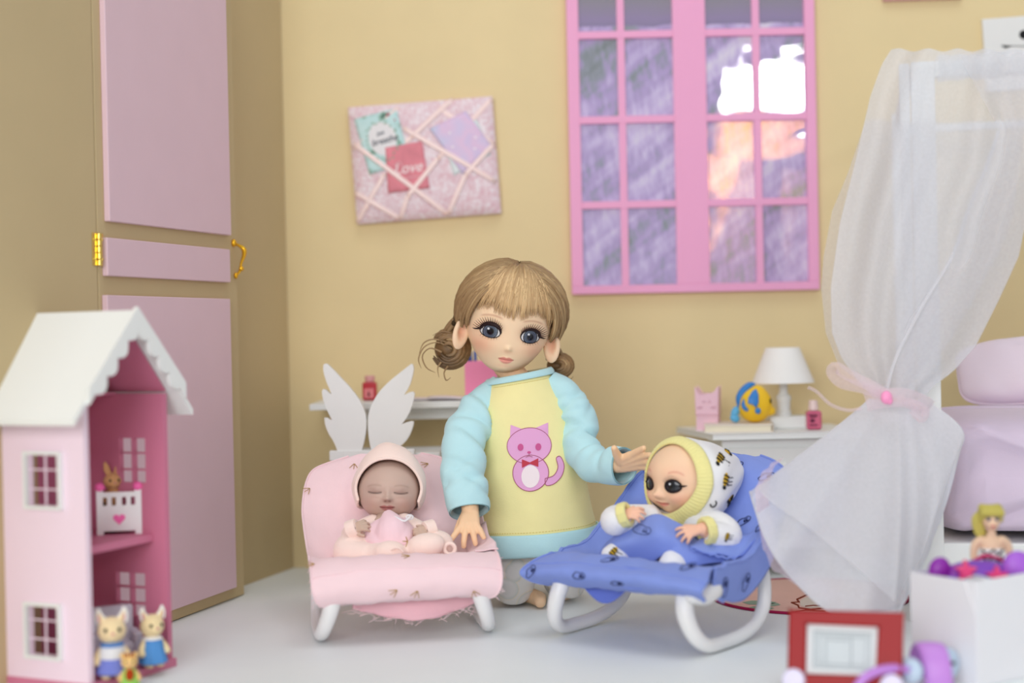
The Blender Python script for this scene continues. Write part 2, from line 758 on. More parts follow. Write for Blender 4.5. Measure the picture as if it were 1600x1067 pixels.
tq2 = tr_ + 0.35
hd.ball(hp(tq2 + 0.3, OFF + .12, zq1 + .05), (0.22, 0.22, 0.3), nu=12, nv=8)
hd.tube([hp(tq2 + .25, OFF + .1, zq1), hp(tq2 + .2, OFF + .5, zq1 - .15), hp(tq2 + .1, OFF + .85, zq1 - .45), hp(tq2, OFF + .8, zq1 - .9), hp(tq2, OFF + .55, zq1 - 1.5), hp(tq2, OFF + .45, zq0 + .4), hp(tq2 + .05, OFF + .15, zq0)], [.1, .12, .19, .16, .1, .12, .08], 10, smooth=22)
hd.ball(hp(tq2, OFF + .55, zq1 - 1.9), .2, nu=12, nv=8)
hd.ball(hp(tq2 + .08, OFF + .12, zq0), (0.17, 0.17, 0.24), nu=12, nv=8)
obj('door_handle', hd, M_GOLD, d1, label='gold ornate pull handle')


# ================================================================== WINDOW (lavender view behind panes)
def lavender():
    M = bpy.data.materials.new('lavender_print')
    M.use_nodes = True
    N, L = M.node_tree.nodes, M.node_tree.links
    b = N['Principled BSDF']
    tc = N.new('ShaderNodeTexCoord')
    sep = N.new('ShaderNodeSeparateXYZ')
    L.new(tc.outputs['Object'], sep.inputs[0])

    def ramp(stops, inp):
        r = N.new('ShaderNodeValToRGB')
        e = r.color_ramp.elements
        e[0].position, e[0].color = stops[0][0], lin(stops[0][1])
        e[1].position, e[1].color = stops[-1][0], lin(stops[-1][1])
        for p_, c_ in stops[1:-1]:
            q_ = e.new(p_)
            q_.color = lin(c_)
        L.new(inp, r.inputs[0])
        return r.outputs[0]

    def noise(scale, sc3, detail=5, rot=(0, 0, 0)):
        mp = N.new('ShaderNodeMapping')
        mp.inputs['Scale'].default_value = sc3
        m0 = N.new('ShaderNodeMapping')
        m0.inputs['Rotation'].default_value = rot
        L.new(tc.outputs['Object'], m0.inputs[0])
        L.new(m0.outputs[0], mp.inputs[0])
        n = N.new('ShaderNodeTexNoise')
        n.inputs['Scale'].default_value = scale
        n.inputs['Detail'].default_value = detail
        n.inputs['Roughness'].default_value = 0.65
        L.new(mp.outputs[0], n.inputs['Vector'])
        return n.outputs[0]

    def math_(op, a, bb):
        n = N.new('ShaderNodeMath')
        n.operation = op
        for i, x in enumerate((a, bb)):
            if isinstance(x, (int, float)):
                n.inputs[i].default_value = x
            else:
                L.new(x, n.inputs[i])
        return n.outputs[0]

    def mix(fac, a, c):
        n = N.new('ShaderNodeMix')
        n.data_type = 'RGBA'
        if isinstance(fac, (int, float)):
            n.inputs[0].default_value = fac
        else:
            L.new(fac, n.inputs[0])
        L.new(a, n.inputs[6])
        L.new(c, n.inputs[7])
        return n.outputs[2]
    # slanting rows of flowers in broad bands, spikes standing in them
    rows = noise(9, (0.55, 1, 3.4), 3, (0, 0.62, 0))
    spike = noise(100, (1.8, 1, 0.45), 4, (0, 0.12, 0))
    k = math_('ADD', math_('MULTIPLY', rows, 0.85), math_('MULTIPLY', spike, 0.45))
    field = ramp([(0.44, (92, 106, 110)), (0.53, (128, 134, 152)), (0.62, (176, 146, 214)), (0.73, (214, 192, 244)), (0.84, (238, 228, 250))], k)
    hz = math_('ADD', math_('MULTIPLY', sep.outputs[2], 2.0), math_('MULTIPLY', noise(30, (1, 1, 1)), 0.02))
    # object origin at the sill: z 0 .. 0.30 m
    top = ramp([(0.0, (116, 92, 150)), (0.012, (130, 100, 160)), (0.05, (120, 110, 120)), (0.065, (96, 100, 110)), (0.10, (138, 148, 178)), (0.3, (190, 200, 220))], math_('SUBTRACT', hz, 0.462))
    sel = math_('GREATER_THAN', hz, 0.462)
    L.new(mix(sel, field, top), b.inputs['Base Color'])
    b.inputs['Roughness'].default_value = 0.5
    # the glossy film over the print
    wav = N.new('ShaderNodeTexNoise')
    wav.inputs['Scale'].default_value = 16
    wav.inputs['Detail'].default_value = 2
    L.new(tc.outputs['Object'], wav.inputs['Vector'])
    bp = N.new('ShaderNodeBump')
    bp.inputs['Strength'].default_value = 0.16
    bp.inputs['Distance'].default_value = 0.004
    L.new(wav.outputs[0], bp.inputs['Height'])
    g = N.new('ShaderNodeBsdfGlossy')
    g.inputs['Roughness'].default_value = 0.02
    L.new(bp.outputs[0], g.inputs['Normal'])
    ms = N.new('ShaderNodeMixShader')
    ms.inputs[0].default_value = 0.36
    L.new(b.outputs[0], ms.inputs[1])
    L.new(g.outputs[0], ms.inputs[2])
    L.new(ms.outputs[0], N['Material Output'].inputs[0])
    return M


M_LAV = lavender()
YW = YB - 0.75
wl0, wr0 = on_y(894, 460, YW), on_y(1281, 452, YW)
W_W = (wr0 - wl0).length
ang = math.atan2(wr0.z - wl0.z, wr0.x - wl0.x)
WM = Matrix.Translation(wl0) @ Matrix.Rotation(-ang, 4, 'Y')   # x along the sill, z up


def wx(px, py):
    p = WM.inverted() @ on_y(px, py, YW)
    return p.x, p.z


win = bpy.data.objects.new('window_1', None)
COL.objects.link(win)
win.location = wl0 * S
win.rotation_euler = (0, -ang, 0)
BASE['window_1'] = WM
win['kind'] = 'structure'
xl1 = wx(911, 400)[0]
xm0, xm1 = wx(1056, 300)[0], wx(1107, 300)[0]
xr0 = wx(1264, 400)[0]
zb0 = wx(900, 447)[1]
zrow = [zb0, wx(900, 321)[1], wx(900, 188)[1], wx(900, 55)[1]]
pitch = (zrow[3] - zrow[1]) / 2
zrow.append(zrow[3] + pitch)
ZT = zrow[4] + 0.9
FT = 0.7     # frame thickness, front face at local y = 0


def wbox(x0, x1, z0, z1, y0=0.0, y1=FT, bev=0.03):
    b = MB()
    b.box(((x0 + x1) / 2, (y0 + y1) / 2, (z0 + z1) / 2), (x1 - x0, y1 - y0, z1 - z0), bev=bev)
    return b


for nm, a in (('sill_rail', (0, W_W, 0, zb0)), ('head_rail', (0, W_W, zrow[4], ZT)), ('side_stile', (0, xl1, zb0, zrow[4])),
              ('side_stile', (xr0, W_W, zb0, zrow[4])), ('centre_stile', (xm0, xm1, zb0, zrow[4]))):
    obj(nm, wbox(*a), M_FRAME, win, local=True, smooth=None)
MU = 0.6
for (xa, xb, xm) in ((xl1, xm0, wx(975, 300)[0]), (xm1, xr0, wx(1186, 300)[0])):
    obj('muntin', wbox(xm - MU / 2, xm + MU / 2, zb0, zrow[4], 0.06), M_FRAME, win, local=True, smooth=None)
    for zz in zrow[1:4]:
        obj('muntin', wbox(xa, xb, zz - MU / 2, zz + MU / 2, 0.03), M_FRAME, win, local=True, smooth=None)
    for (x0, x1) in ((xa, xm), (xm, xb)):
        for r in range(4):
            g = wbox(x0, x1, zrow[r] + .02, zrow[r + 1] - .02, 0.45, 0.6, 0)
            obj('pane', g, M_LAV, win, local=True, smooth=None)

# the wooden cupboard behind the photographer that the panes reflect
cb = thing('cupboard', 'tall orange wooden cupboard mirrored in the right window panes', 'cupboard', (68, -112, 0))
M_OAK = mat('orange_oak', (236, 176, 116), 0.5, 0.3, var=0.08, vscale=8)
q = MB()
q.box((68, -112, 36), (36, 14, 66), bev=.4)
obj('carcass', q, M_OAK, cb, smooth=None)
q = MB()
q.box((59.2, -104.6, 36), (17, 0.8, 62), bev=.3)
obj('door', q, M_OAK, cb, smooth=None)
q = MB()
q.box((76.8, -104.6, 36), (17, 0.8, 62), bev=.3)
obj('door', q, M_OAK, cb, smooth=None)

# ================================================================== ON THE BACK WALL
def wall_frame(px, py, y):
    """frame on the back wall: x right along the picture's own tilt"""
    return on_y(px, py, y)


# fabric memo board
YM = YB - 0.62
tl, tr, br, bl = (on_y(*p, YM) for p in ((545, 168), (772, 150), (780, 333), (557, 350)))
mc = (tl + tr + br + bl) / 4
mx_ = ((tr - tl) + (br - bl)).normalized()
mz_ = ((tl - bl) + (tr - br)).normalized()
MW = ((tr - tl).length + (br - bl).length) / 2
MHH = ((tl - bl).length + (tr - br).length) / 2
MM = axes(mc, mx_, mz_)          # y of this frame points away from the camera


def board_y(x, z):
    """front of the padded board (local y, negative towards the camera)"""
    u, v = abs(2 * x / MW), abs(2 * z / MHH)
    e = (1 - min(u, 1) ** 6) * (1 - min(v, 1) ** 6)
    return -0.62 * max(e, 0) ** 0.5 - 0.12 * (1 - u * u) * (1 - v * v) if u < 1 and v < 1 else 0.0


def memo_mat():
    M = mat('memo_lace_fabric', (222, 186, 192), 0.6, 0.3, bump=0.2, bscale=200)
    N, L = M.node_tree.nodes, M.node_tree.links
    b = N['Principled BSDF']
    tc = N.new('ShaderNodeTexCoord')
    vo = N.new('ShaderNodeTexNoise')
    vo.inputs['Scale'].default_value = 170
    vo.inputs['Detail'].default_value = 5
    vo.inputs['Distortion'].default_value = 2.0
    L.new(tc.outputs['Object'], vo.inputs['Vector'])
    r = N.new('ShaderNodeValToRGB')
    e = r.color_ramp.elements
    e[0].position, e[0].color = 0.36, lin((222, 184, 194))
    e[1].position, e[1].color = 0.66, lin((240, 230, 235))
    e.new(0.5).color = lin((230, 207, 214))
    L.new(vo.outputs[0], r.inputs[0])
    L.new(r.outputs[0], b.inputs['Base Color'])
    return M


memo = thing('memo_board', 'pink lace padded memo board with crossed ribbons on the wall', 'memo board', mc)
b = MB()
b.grid(lambda u, v: MM @ Vector(((u - .5) * MW, board_y((u - .5) * MW * .999, (v - .5) * MHH * .999), (v - .5) * MHH)), 40, 34)
b.grid(lambda u, v: MM @ Vector(((.5 - u) * MW, 0.58, (v - .5) * MHH)), 2, 2)
for (a, c) in (((-.5, -.5), (.5, -.5)), ((.5, -.5), (.5, .5)), ((.5, .5), (-.5, .5)), ((-.5, .5), (-.5, -.5))):
    P0 = Vector((a[0] * MW, 0, a[1] * MHH))
    P1 = Vector((c[0] * MW, 0, c[1] * MHH))
    b.add([MM @ p for p in (P0, P1, P1 + Vector((0, .58, 0)), P0 + Vector((0, .58, 0)))], [(3, 2, 1, 0)])
obj('cushion', b, memo_mat(), memo, smooth=60)


def memo_xy(zx, zy):
    """point of the 1200-px enlargement of the board -> board x, z"""
    p = MM.inverted() @ on_y(530 + zx * 270 / 1200, 130 + zy * 270 / 1200, YM)
    return p.x, p.z


M_RIB = mat('satin_ribbon_pink', (248, 222, 218), 0.35, 0.5)
for (a, c) in (((420, 175), (100, 470)), ((100, 420), (760, 915)), ((110, 760), (420, 940)), ((790, 100), (520, 370)), ((690, 180), (1080, 430)),
               ((450, 320), (1090, 690)), ((520, 370), (215, 640)), ((1060, 110), (690, 530)), ((690, 530), (480, 790)), ((480, 790), (430, 940)), ((320, 640), (120, 970)),
               ((1070, 430), (880, 640)), ((880, 640), (760, 910))):
    (x0, z0), (x1, z1) = memo_xy(*a), memo_xy(*c)
    lim = lambda x, h: max(-h * .497, min(h * .497, x))
    x0, x1, z0, z1 = lim(x0, MW), lim(x1, MW), lim(z0, MHH), lim(z1, MHH)
    d = Vector((x1 - x0, 0, z1 - z0))
    n_ = Vector((-d.z, 0, d.x)).normalized() * 0.2
    lift_ = .015 if a in ((420, 175), (690, 180), (1060, 110)) or a == (520, 370) else .10

    def rf(u, v, x0=x0, z0=z0, d=d, n_=n_, lift_=lift_):
        x, z = x0 + d.x * u, z0 + d.z * u
        s_ = (v - .5) * 2
        return MM @ Vector((x + n_.x * s_, board_y(x, z) - lift_ - .02 * (1 - s_ * s_), z + n_.z * s_))
    r_ = MB()
    r_.grid(rf, 14, 5)
    obj('ribbon', r_, M_RIB, memo, smooth=80, mods=[('SOLIDIFY', {'thickness': 0.0003})])
bb = MB()
for p_ in ((205, 865), (490, 795), (745, 905), (890, 650), (700, 530), (510, 380), (325, 640)):
    x, z = memo_xy(*p_)
    bb.ball(MM @ Vector((x, board_y(x, z) - .14, z)), .12, nu=10, nv=8)
obj('ribbon_studs', bb, mat('pearl_pink', (250, 222, 214), .3, .5), memo, kind='stuff')


def card(name, label, pts, material, lift, decos=()):
    """flat card on the board; decos: list of (child name, builder function, material)"""
    q = [memo_xy(*p) for p in pts]
    o = thing(name, label, 'card', mc + Vector((0, -0.8, 0)), group='greeting cards on the memo board')

    def P(u, v, dy=0.0):
        x = (q[0][0] * (1 - u) + q[1][0] * u) * (1 - v) + (q[3][0] * (1 - u) + q[2][0] * u) * v
        z = (q[0][1] * (1 - u) + q[1][1] * u) * (1 - v) + (q[3][1] * (1 - u) + q[2][1] * u) * v
        return MM @ Vector((x, board_y(x, z) - lift - dy, z))
    c = MB()
    c.grid(lambda u, v: P(u, 1 - v), 14, 14)
    obj('sheet', c, material, o, smooth=80, mods=[('SOLIDIFY', {'thickness': 0.0002})])
    for nm, fn, mm in decos:
        d = MB()
        fn(d, P)
        obj(nm, d, mm, o, smooth=80)
    return o


def floral(M0, rgb):
    M = mat(M0, rgb, .6, .3)
    N, L = M.node_tree.nodes, M.node_tree.links
    tc = N.new('ShaderNodeTexCoord')
    v = N.new('ShaderNodeTexNoise')
    v.inputs['Scale'].default_value = 110
    v.inputs['Detail'].default_value = 3
    L.new(tc.outputs['Object'], v.inputs['Vector'])
    r = N.new('ShaderNodeValToRGB')
    e = r.color_ramp.elements
    e[0].position, e[0].color = 0.30, lin((90, 120, 110))
    e[1].position, e[1].color = 0.62, lin((200, 228, 228))
    e.new(0.38).color = lin((140, 180, 160))
    e.new(0.44).color = lin(rgb)
    L.new(v.outputs[0], r.inputs[0])
    L.new(r.outputs[0], N['Principled BSDF'].inputs['Base Color'])
    return M


def disc_on(P, cu, cv, ru, rv, dy):
    def fn(mb, P=P):
        vs = [P(cu, cv, dy)] + [P(cu + ru * math.cos(a * PI / 14), cv - rv * math.sin(a * PI / 14), dy) for a in range(28)]
        mb.add(vs, [(0, 1 + (i + 1) % 28, 1 + i) for i in range(28)][0:] and [(0, 1 + i, 1 + (i + 1) % 28) for i in range(28)])
    return fn


def card_text(body, u, v, size, shear, dy=0.03):
    def fn(mb, P):
        o = P(u, v, dy)
        X = (P(u + .1, v, dy) - P(u - .1, v, dy)).normalized()
        Z = (P(u, v - .1, dy) - P(u, v + .1, dy)).normalized()
        Y = Z.cross(X)
        M = Matrix((X, Z, X.cross(Z))).transposed().to_4x4()
        M.translation = o
        text_into(mb, body, size, M, shear, .004, .012)
    return fn


def wreath(mb, P):
    random.seed(4)
    for i in range(26):
        a = i / 26 * 2 * PI
        p = P(.5 + .37 * math.cos(a) + random.uniform(-.03, .03), .5 - .33 * math.sin(a) + random.uniform(-.03, .03), .03)
        mb.ball(p, (.12, .04, .07), rot=euler(0, random.uniform(0, 3), 0), nu=6, nv=4)


card('greeting_card', 'mint floral card with a round white centre on the memo board', ((105, 255), (400, 180), (500, 560), (215, 640)), floral('mint_floral', (190, 222, 222)), 0.04,
     [('round_panel', lambda mb, P: disc_on(P, .52, .46, .32, .30, .02)(mb), mat('card_white', (232, 230, 232), .6, .2)),
      ('leaf_wreath', wreath, mat('wreath_green', (140, 176, 150), .6, .2)),
      ('berry', lambda mb, P: [mb.ball(P(.78, .07, .04), .16, nu=8, nv=6), mb.ball(P(.9, .2, .04), .08, nu=8, nv=6)], mat('berry_red', (176, 96, 110), .5, .3)),
      ('lettering', lambda mb, P: (card_text('just', .50, .36, .42, .25)(mb, P), card_text('breathe', .55, .50, .72, .3)(mb, P)), mat('ink_grey', (96, 102, 112), .6, .2))])
card('greeting_card', 'red watercolour card with white lettering on the memo board', ((325, 455), (580, 410), (632, 735), (345, 770)), mat('red_watercolour', (222, 136, 148), .6, .25, var=.12, vscale=90), 0.065,
     [('lettering', card_text('Love', .53, .52, 1.25, .35), mat('ink_white', (246, 226, 228), .6, .2)),
      ('flourish', lambda mb, P: mb.tube([P(.2, .42, .03), P(.35, .36, .03), P(.42, .5, .03)], .025, 6, smooth=10).tube([P(.3, .78, .03), P(.6, .72, .03), P(.95, .74, .03)], .025, 6, smooth=10), mat('ink_white2', (240, 206, 210), .6, .2))])


def pastel():
    M = mat('pastel_sky', (200, 196, 226), .6, .25)
    N, L = M.node_tree.nodes, M.node_tree.links
    tc = N.new('ShaderNodeTexCoord')
    mp = N.new('ShaderNodeMapping')
    mp.inputs['Rotation'].default_value = (0, .8, 0)
    L.new(tc.outputs['Object'], mp.inputs[0])
    v = N.new('ShaderNodeTexNoise')
    v.inputs['Scale'].default_value = 26
    L.new(mp.outputs[0], v.inputs['Vector'])
    r = N.new('ShaderNodeValToRGB')
    e = r.color_ramp.elements
    e[0].position, e[0].color = 0.34, lin((190, 216, 232))
    e[1].position, e[1].color = 0.68, lin((200, 196, 232))
    e.new(0.44).color = lin((210, 200, 230))
    e.new(0.55).color = lin((226, 196, 224))
    L.new(v.outputs[0], r.inputs[0])
    L.new(r.outputs[0], N['Principled BSDF'].inputs['Base Color'])
    return M


card('greeting_card', 'plain white card behind the pastel card on the memo board', ((700, 330), (960, 260), (1055, 500), (800, 650)), mat('card_plain', (222, 230, 232), .6, .2), 0.03)
card('greeting_card', 'pastel lilac card with pale dots on the memo board', ((630, 325), (880, 200), (1060, 440), (860, 640)), pastel(), 0.06,
     [('pale_dots', lambda mb, P: [mb.ball(P(u, v, .02), (.11, .03, .11), nu=8, nv=6) for u, v in ((.35, .25), (.62, .8), (.8, .62), (.2, .5))], mat('dot_white', (240, 232, 240), .6, .2))])

# canvas and frame at the upper right
cv = thing('wall_canvas', 'white canvas print with black shapes behind the bed canopy', 'picture', on_y(1580, 78, YB))
b = MB()
p0, p1 = on_y(1536, 31, YB - .5), on_y(1536, 90, YB - .5)
M0 = axes(p0, (1, 0, .055), (0.0, 0, 1))
b.prism([(0, 0), (0, -6.0), (8, -6.0), (8, 0)], 0.45, M0)
obj('panel', b, M_WHITEW, cv, smooth=None, mods=[('BEVEL', {'width': .0006, 'segments': 2})])
b = MB()
c_ = M0.inverted() @ on_y(1600, 57, YB - .5)
b.ball(M0 @ Vector((c_.x + .02, -.01, c_.z + .15)), (.42, .05, .4), nu=18, nv=10)
obj('black_dot', b, M_BLACK, cv)
b = MB()
sq = [on_y(*p, YB - .53) for p in ((1565, 71), (1571, 73), (1581, 72), (1590, 72), (1612, 72))]
b.tube(sq, [.03, .12, .03, .025, .03], 8)
obj('ink_line', b, M_BLACK, cv)
pf = thing('picture_frame', 'small dusky pink frame just entering at the top edge', 'picture', on_y(1440, -20, YB))
b = MB()
a0, a1 = on_y(1381, 1, YB - .5), on_y(1503, -3, YB - .5)
Mf = axes(a0, a1 - a0, (0, 0, 1))
L_ = (a1 - a0).length
M_DUSK = mat('dusky_pink', (206, 150, 150), .55, .3)
b.prism([(0, 0), (L_, 0), (L_, 5), (0, 5)], .45, Mf, holes=[[(.5, .5), (L_ - .5, .5), (L_ - .5, 4.5), (.5, 4.5)]])
obj('border', b, M_DUSK, pf, smooth=None)
b = MB()
b.prism([(.5, .5), (L_ - .5, .5), (L_ - .5, 4.5), (.5, 4.5)], .2, Mf @ Matrix.Translation((0, .2, 0)))
obj('picture', b, M_WHITE, pf, smooth=None)

# ================================================================== WALL SHELF AND WHAT IS ON IT
ZS = on_y(560, 621, YB).z
s0 = on_y(483, 627, 116.5)
xs0, xs1 = s0.x, 4.3
YF = 116.5
zs = ZS - .35
sh = thing('wall_shelf', 'white shelf on the wall behind the girl doll', 'shelf', ((xs0 + xs1) / 2, 121, zs - 1))
b = MB()
b.box(((xs0 + xs1) / 2, (YF + YB) / 2, zs), (xs1 - xs0, YB - YF, .5), bev=.05)
obj('board', b, M_WHITE, sh, smooth=None)
b = MB()
b.box((xs0 + 1.6 + (xs1 - xs0 - 2) / 2, YF + 2.4, zs - .75), (xs1 - xs0 - 3.4, .5, 1.0), bev=.03)
obj('apron', b, M_WHITE, sh, smooth=None)
b = MB()
b.box((xs0 + 2.0, YB - 3.3, zs - .75), (.5, 6.5, 1.0), bev=.03)
obj('bracket', b, M_WHITE, sh, smooth=None)
b = MB()
b.box((xs1 - 1.6, YB - 3.3, zs - .75), (.5, 6.5, 1.0), bev=.03)
obj('bracket', b, M_WHITE, sh, smooth=None)
zt = zs + .25
# red jar
j = on_y(578, 600, 121)
jar = thing('scent_bottle', 'small red square bottle on the shelf behind the wings', 'bottle', (j.x, 121, zt))
M_RGL = mat('red_glass', (190, 44, 60), .15, .5, coat=.6)
b = MB()
b.box((j.x, 121, zt + .78), (1.16, 1.1, 1.5), bev=.12)
obj('body', b, M_RGL, jar, smooth=None)
b = MB()
b.lathe([(.36, 1.5), (.36, 1.62), (.42, 1.64), (.42, 2.0), (.38, 2.05)], (j.x, 121, zt), 20)
obj('cap', b, mat('cap_rose', (220, 160, 160), .3, .4), jar)
b = MB()
b.box((j.x - .04, 120.42, zt + .62), (.78, .03, .78), bev=.01)
obj('label', b, mat('label_rose', (226, 130, 136), .5, .3), jar, smooth=None)
b = MB()
b.ball((j.x - .06, 120.4, zt + .5), (.12, .02, .12), nu=10, nv=6)
b.ball((j.x - .06, 120.4, zt + .72), (.07, .02, .07), nu=10, nv=6)
obj('label_mark', b, mat('mark_maroon', (110, 30, 36), .5, .3), jar)
# loose papers
M_PAPER = mat('paper_pinkish', (238, 222, 228), .6, .2, var=.03, vscale=60)
for (pa, pb, yy, lift, lab) in ((640, 712, 119.2, 0, 'thin pale pink booklet lying left on the shelf'), (668, 770, 118.4, .12, 'thin white booklet with curled edge beside the girl doll')):
    xa, xb = on_y(pa, 612, yy).x, on_y(pb, 612, yy).x
    o = thing('booklet', lab, 'booklet', ((xa + xb) / 2, yy, zt + lift), group='booklets on the wall shelf')
    for k_, nm in enumerate(('cover', 'page', 'page')):
        b = MB()
        b.grid(lambda u, v: (xa + (xb - xa) * u + .15 * v, yy - 1.2 + 2.6 * v, zt + lift + .09 + .06 * k_ + .14 * math.sin(u * 5 + 1 + k_ * .3) * u * (1 + .2 * k_) * (1 if lift else .3)), 14, 6)
        obj(nm, b, M_PAPER if k_ != 1 else M_WHITE, o, smooth=80, mods=[('SOLIDIFY', {'thickness': 0.0004})])
# pink cup with blue tuft
pc = on_y(752, 590, 118.5)
cup = thing('pencil_cup', 'bright pink square cup behind the girl doll', 'cup', (pc.x, 119.2, zt))
M_HOTP = mat('hot_pink', (255, 150, 190), .5, .3)
xw = on_y(777, 590, 118.5).x - on_y(726, 590, 118.5).x
b = MB()
zc = on_y(752, 564, 118.2).z
for (cx, cy, sx_, sy_) in ((pc.x, 118.2, xw, .2), (pc.x, 120.2, xw, .2), (pc.x - xw / 2 + .1, 119.2, .2, 2.0), (pc.x + xw / 2 - .1, 119.2, .2, 2.0)):
    b.box((cx, cy, (zt + zc) / 2), (sx_, sy_, zc - zt), bev=.03)
b.box((pc.x, 119.2, zt + .1), (xw, 2.0, .2), bev=.02)
obj('body', b, M_HOTP, cup, smooth=None)
for k_, (dx, dy, lean, col) in enumerate(((-.75, 0, -.3, (60, 90, 160)), (-.55, .3, .15, (70, 110, 190)), (-.9, .2, -.6, (40, 60, 120)))):
    o = thing('pencil', ('dark blue pencil leaning left in the pink cup', 'mid blue pencil upright in the pink cup', 'navy pencil tilted furthest left in the pink cup')[k_], 'pencil', (pc.x + dx, 119.2 + dy, zt + .2), group='pencils in the pink cup')
    b = MB()
    b.tube([(pc.x + dx * .8, 119.2 + dy, zt + .25), (pc.x + dx + lean * .45, 119.2 + dy, zc + .75)], .13, 6)
    obj('shaft', b, mat('pencil_blue', col, .45, .4), o, smooth=None)
    b = MB()
    b.tube([(pc.x + dx + lean * .45, 119.2 + dy, zc + .72), (pc.x + dx + lean * .52, 119.2 + dy, zc + .95)], [.13, .03], 6)
    obj('tip', b, mat('pencil_wood', (214, 180, 140), .6, .2), o, smooth=None)

# ================================================================== WING CHAIR
ch = thing('wing_chair', 'white chair with an angel wing backrest behind the pink cradle', 'chair', (on_y(575, 700, 113).x, 112, 0))
YC = 111.5


def wing_pts(L):
    return [(lambda p: (p.x, p.z))(on_y(470 + x * 310 / 1600, 550 + y * 310 / 1600, YC)) for x, y in L]


LW = [(183, 100), (198, 93), (216, 97), (270, 150), (330, 215), (390, 278), (440, 340), (475, 390), (503, 445), (522, 500), (530, 555), (529, 610), (522, 665), (508, 730), (492, 790), (480, 830),
      (310, 830), (292, 790), (280, 755), (255, 705), (228, 665), (207, 620), (195, 580), (190, 530), (215, 530), (235, 545), (252, 548), (232, 510), (212, 470), (195, 430), (182, 390), (172, 345), (170, 315),
      (180, 298), (205, 305), (225, 325), (248, 343), (232, 300), (208, 245), (190, 190), (180, 140)]
RW = [(905, 100), (888, 96), (868, 112), (800, 165), (740, 213), (690, 258), (645, 305), (610, 352), (580, 405), (557, 455), (544, 510), (540, 560), (541, 620), (548, 690), (558, 750), (572, 800), (590, 835),
      (690, 835), (745, 795), (790, 770), (825, 740), (855, 708), (878, 670), (895, 630), (906, 595), (911, 562), (890, 558), (850, 568), (815, 582), (850, 535), (880, 480), (900, 425), (913, 375), (918, 335),
      (905, 318), (875, 325), (832, 346), (862, 300), (885, 250), (902, 190), (911, 140)]
for W_ in (LW, RW):
    b = MB()
    b.prism(wing_pts(W_), .55, Matrix.Translation((0, YC, 0)))
    obj('wing', b, M_WHITEW, ch, smooth=30)
q0, q1 = on_y(515, 712, YC), on_y(690, 711, YC)
zs_ = q0.z
b = MB()
b.box(((q0.x + on_y(648, 711, YC).x) / 2, YC + .3, zs_), (on_y(648, 711, YC).x - q0.x, .9, .75), bev=.05)
obj('back_rail', b, M_WHITEW, ch, smooth=None)
b = MB()
xR = on_y(690, 711, 114).x
b.box(((q0.x + .2 + xR) / 2, 115, zs_ - .2), (xR - q0.x - .2, 6.2, .5), bev=.08)
obj('seat', b, M_WHITEW, ch, smooth=None)
for xx in (q0.x + .8, xR - .5):
    for yy in (112.4, 117.5):
        b = MB()
        b.tube([(xx, yy, zs_ - .4), (xx, yy, 0.0)], [.34, .25], 12, caps=False)
        obj('leg', b, M_WHITEW, ch)

# ================================================================== NIGHTSTAND
nsA = on_y(1114, 679, 114.5)
ZN = nsA.z
NR = math.radians(4)
ns = thing('nightstand', 'white bedside table in front of the wall between cradle and curtain', 'table', (nsA.x + 5.5, 119, 0))
Mn = Matrix.Translation((nsA.x, 114.5, 0)) @ rz(0)
b = MB()
b.prism([(0, 0), (11.5, .0), (11.2, 9.8), (-1.7, 9.8)], .42, Mn @ Matrix.Translation((0, 0, ZN - .42)) @ Matrix.Rotation(PI / 2, 4, 'X') @ Matrix.Scale(-1, 4, (0, 0, 1)) @ Matrix.Scale(-1, 4, (0, 1, 0)) if False else
        Mn @ Matrix(((1, 0, 0, 0), (0, 0, 1, 0), (0, 1, 0, ZN - .42), (0, 0, 0, 1))))
obj('top', b, M_WHITE, ns, smooth=None, mods=[('BEVEL', {'width': .0008, 'segments': 2})])
b = MB()
b.box((nsA.x + 5.6, 119.6, (ZN - .42 + 2.2) / 2 + .0), (9.6, 8.6, ZN - .42 - 2.2), bev=.08)
obj('body', b, M_WHITE, ns, smooth=None)
for zz in (ZN - 2.6, ZN - 6.0):
    b = MB()
    b.box((nsA.x + 5.6, 115.2, zz), (8.8, .3, 2.9), bev=.06)
    dr = obj('drawer', b, M_WHITE, ns, smooth=None)
    b = MB()
    b.ball((nsA.x + 5.6, 114.85, zz), .3, nu=12, nv=8)
    obj('knob', b, M_WHITE, dr)
for xx in (1.2, 10.0):
    for yy in (115.8, 123.4):
        b = MB()
        b.box((nsA.x + xx, yy, 1.2), (.8, .8, 2.4), bev=.06)
        obj('leg', b, M_WHITE, ns, smooth=None)

# cat shaped pink block figure
c0 = on_y(1087, 664, 119.5)
c0.z = ZN
cx0, cx1 = on_y(1087, 640, 119.5).x, on_y(1122, 640, 119.5).x
M_CATP = mat('pink_resin', (238, 196, 210), .4, .4)
M_CATP2 = mat('pink_resin_face', (236, 190, 206), .4, .4)
cw = cx1 - cx0
cat = thing('cat_figurine', 'pale pink blocky cat ear figurine at left of the bedside table', 'figurine', (cx0 + cw / 2, 120.2, ZN))
Hc = on_y(1087, 606, 119.5).z - ZN
Mc = Matrix.Translation((cx0 + cw / 2, 119.4, ZN)) @ rz(math.radians(-14))
b = MB()
b.prism([(-cw * .46, 0), (cw * .46, 0), (cw * .46, Hc * .36), (-cw * .46, Hc * .36)], 1.6, Mc)
obj('body', b, M_CATP, cat, smooth=None, mods=[('BEVEL', {'width': .0006, 'segments': 2})])
b = MB()
b.prism([(-cw * .5, Hc * .38), (cw * .5, Hc * .38), (cw * .5, Hc), (cw * .36, Hc * .9), (cw * .26, Hc * .86), (-cw * .26, Hc * .86), (-cw * .36, Hc * .9), (-cw * .5, Hc)], 1.9, Mc @ Matrix.Translation((0, -.12, 0)))
obj('head', b, M_CATP, cat, smooth=None, mods=[('BEVEL', {'width': .0006, 'segments': 2})])
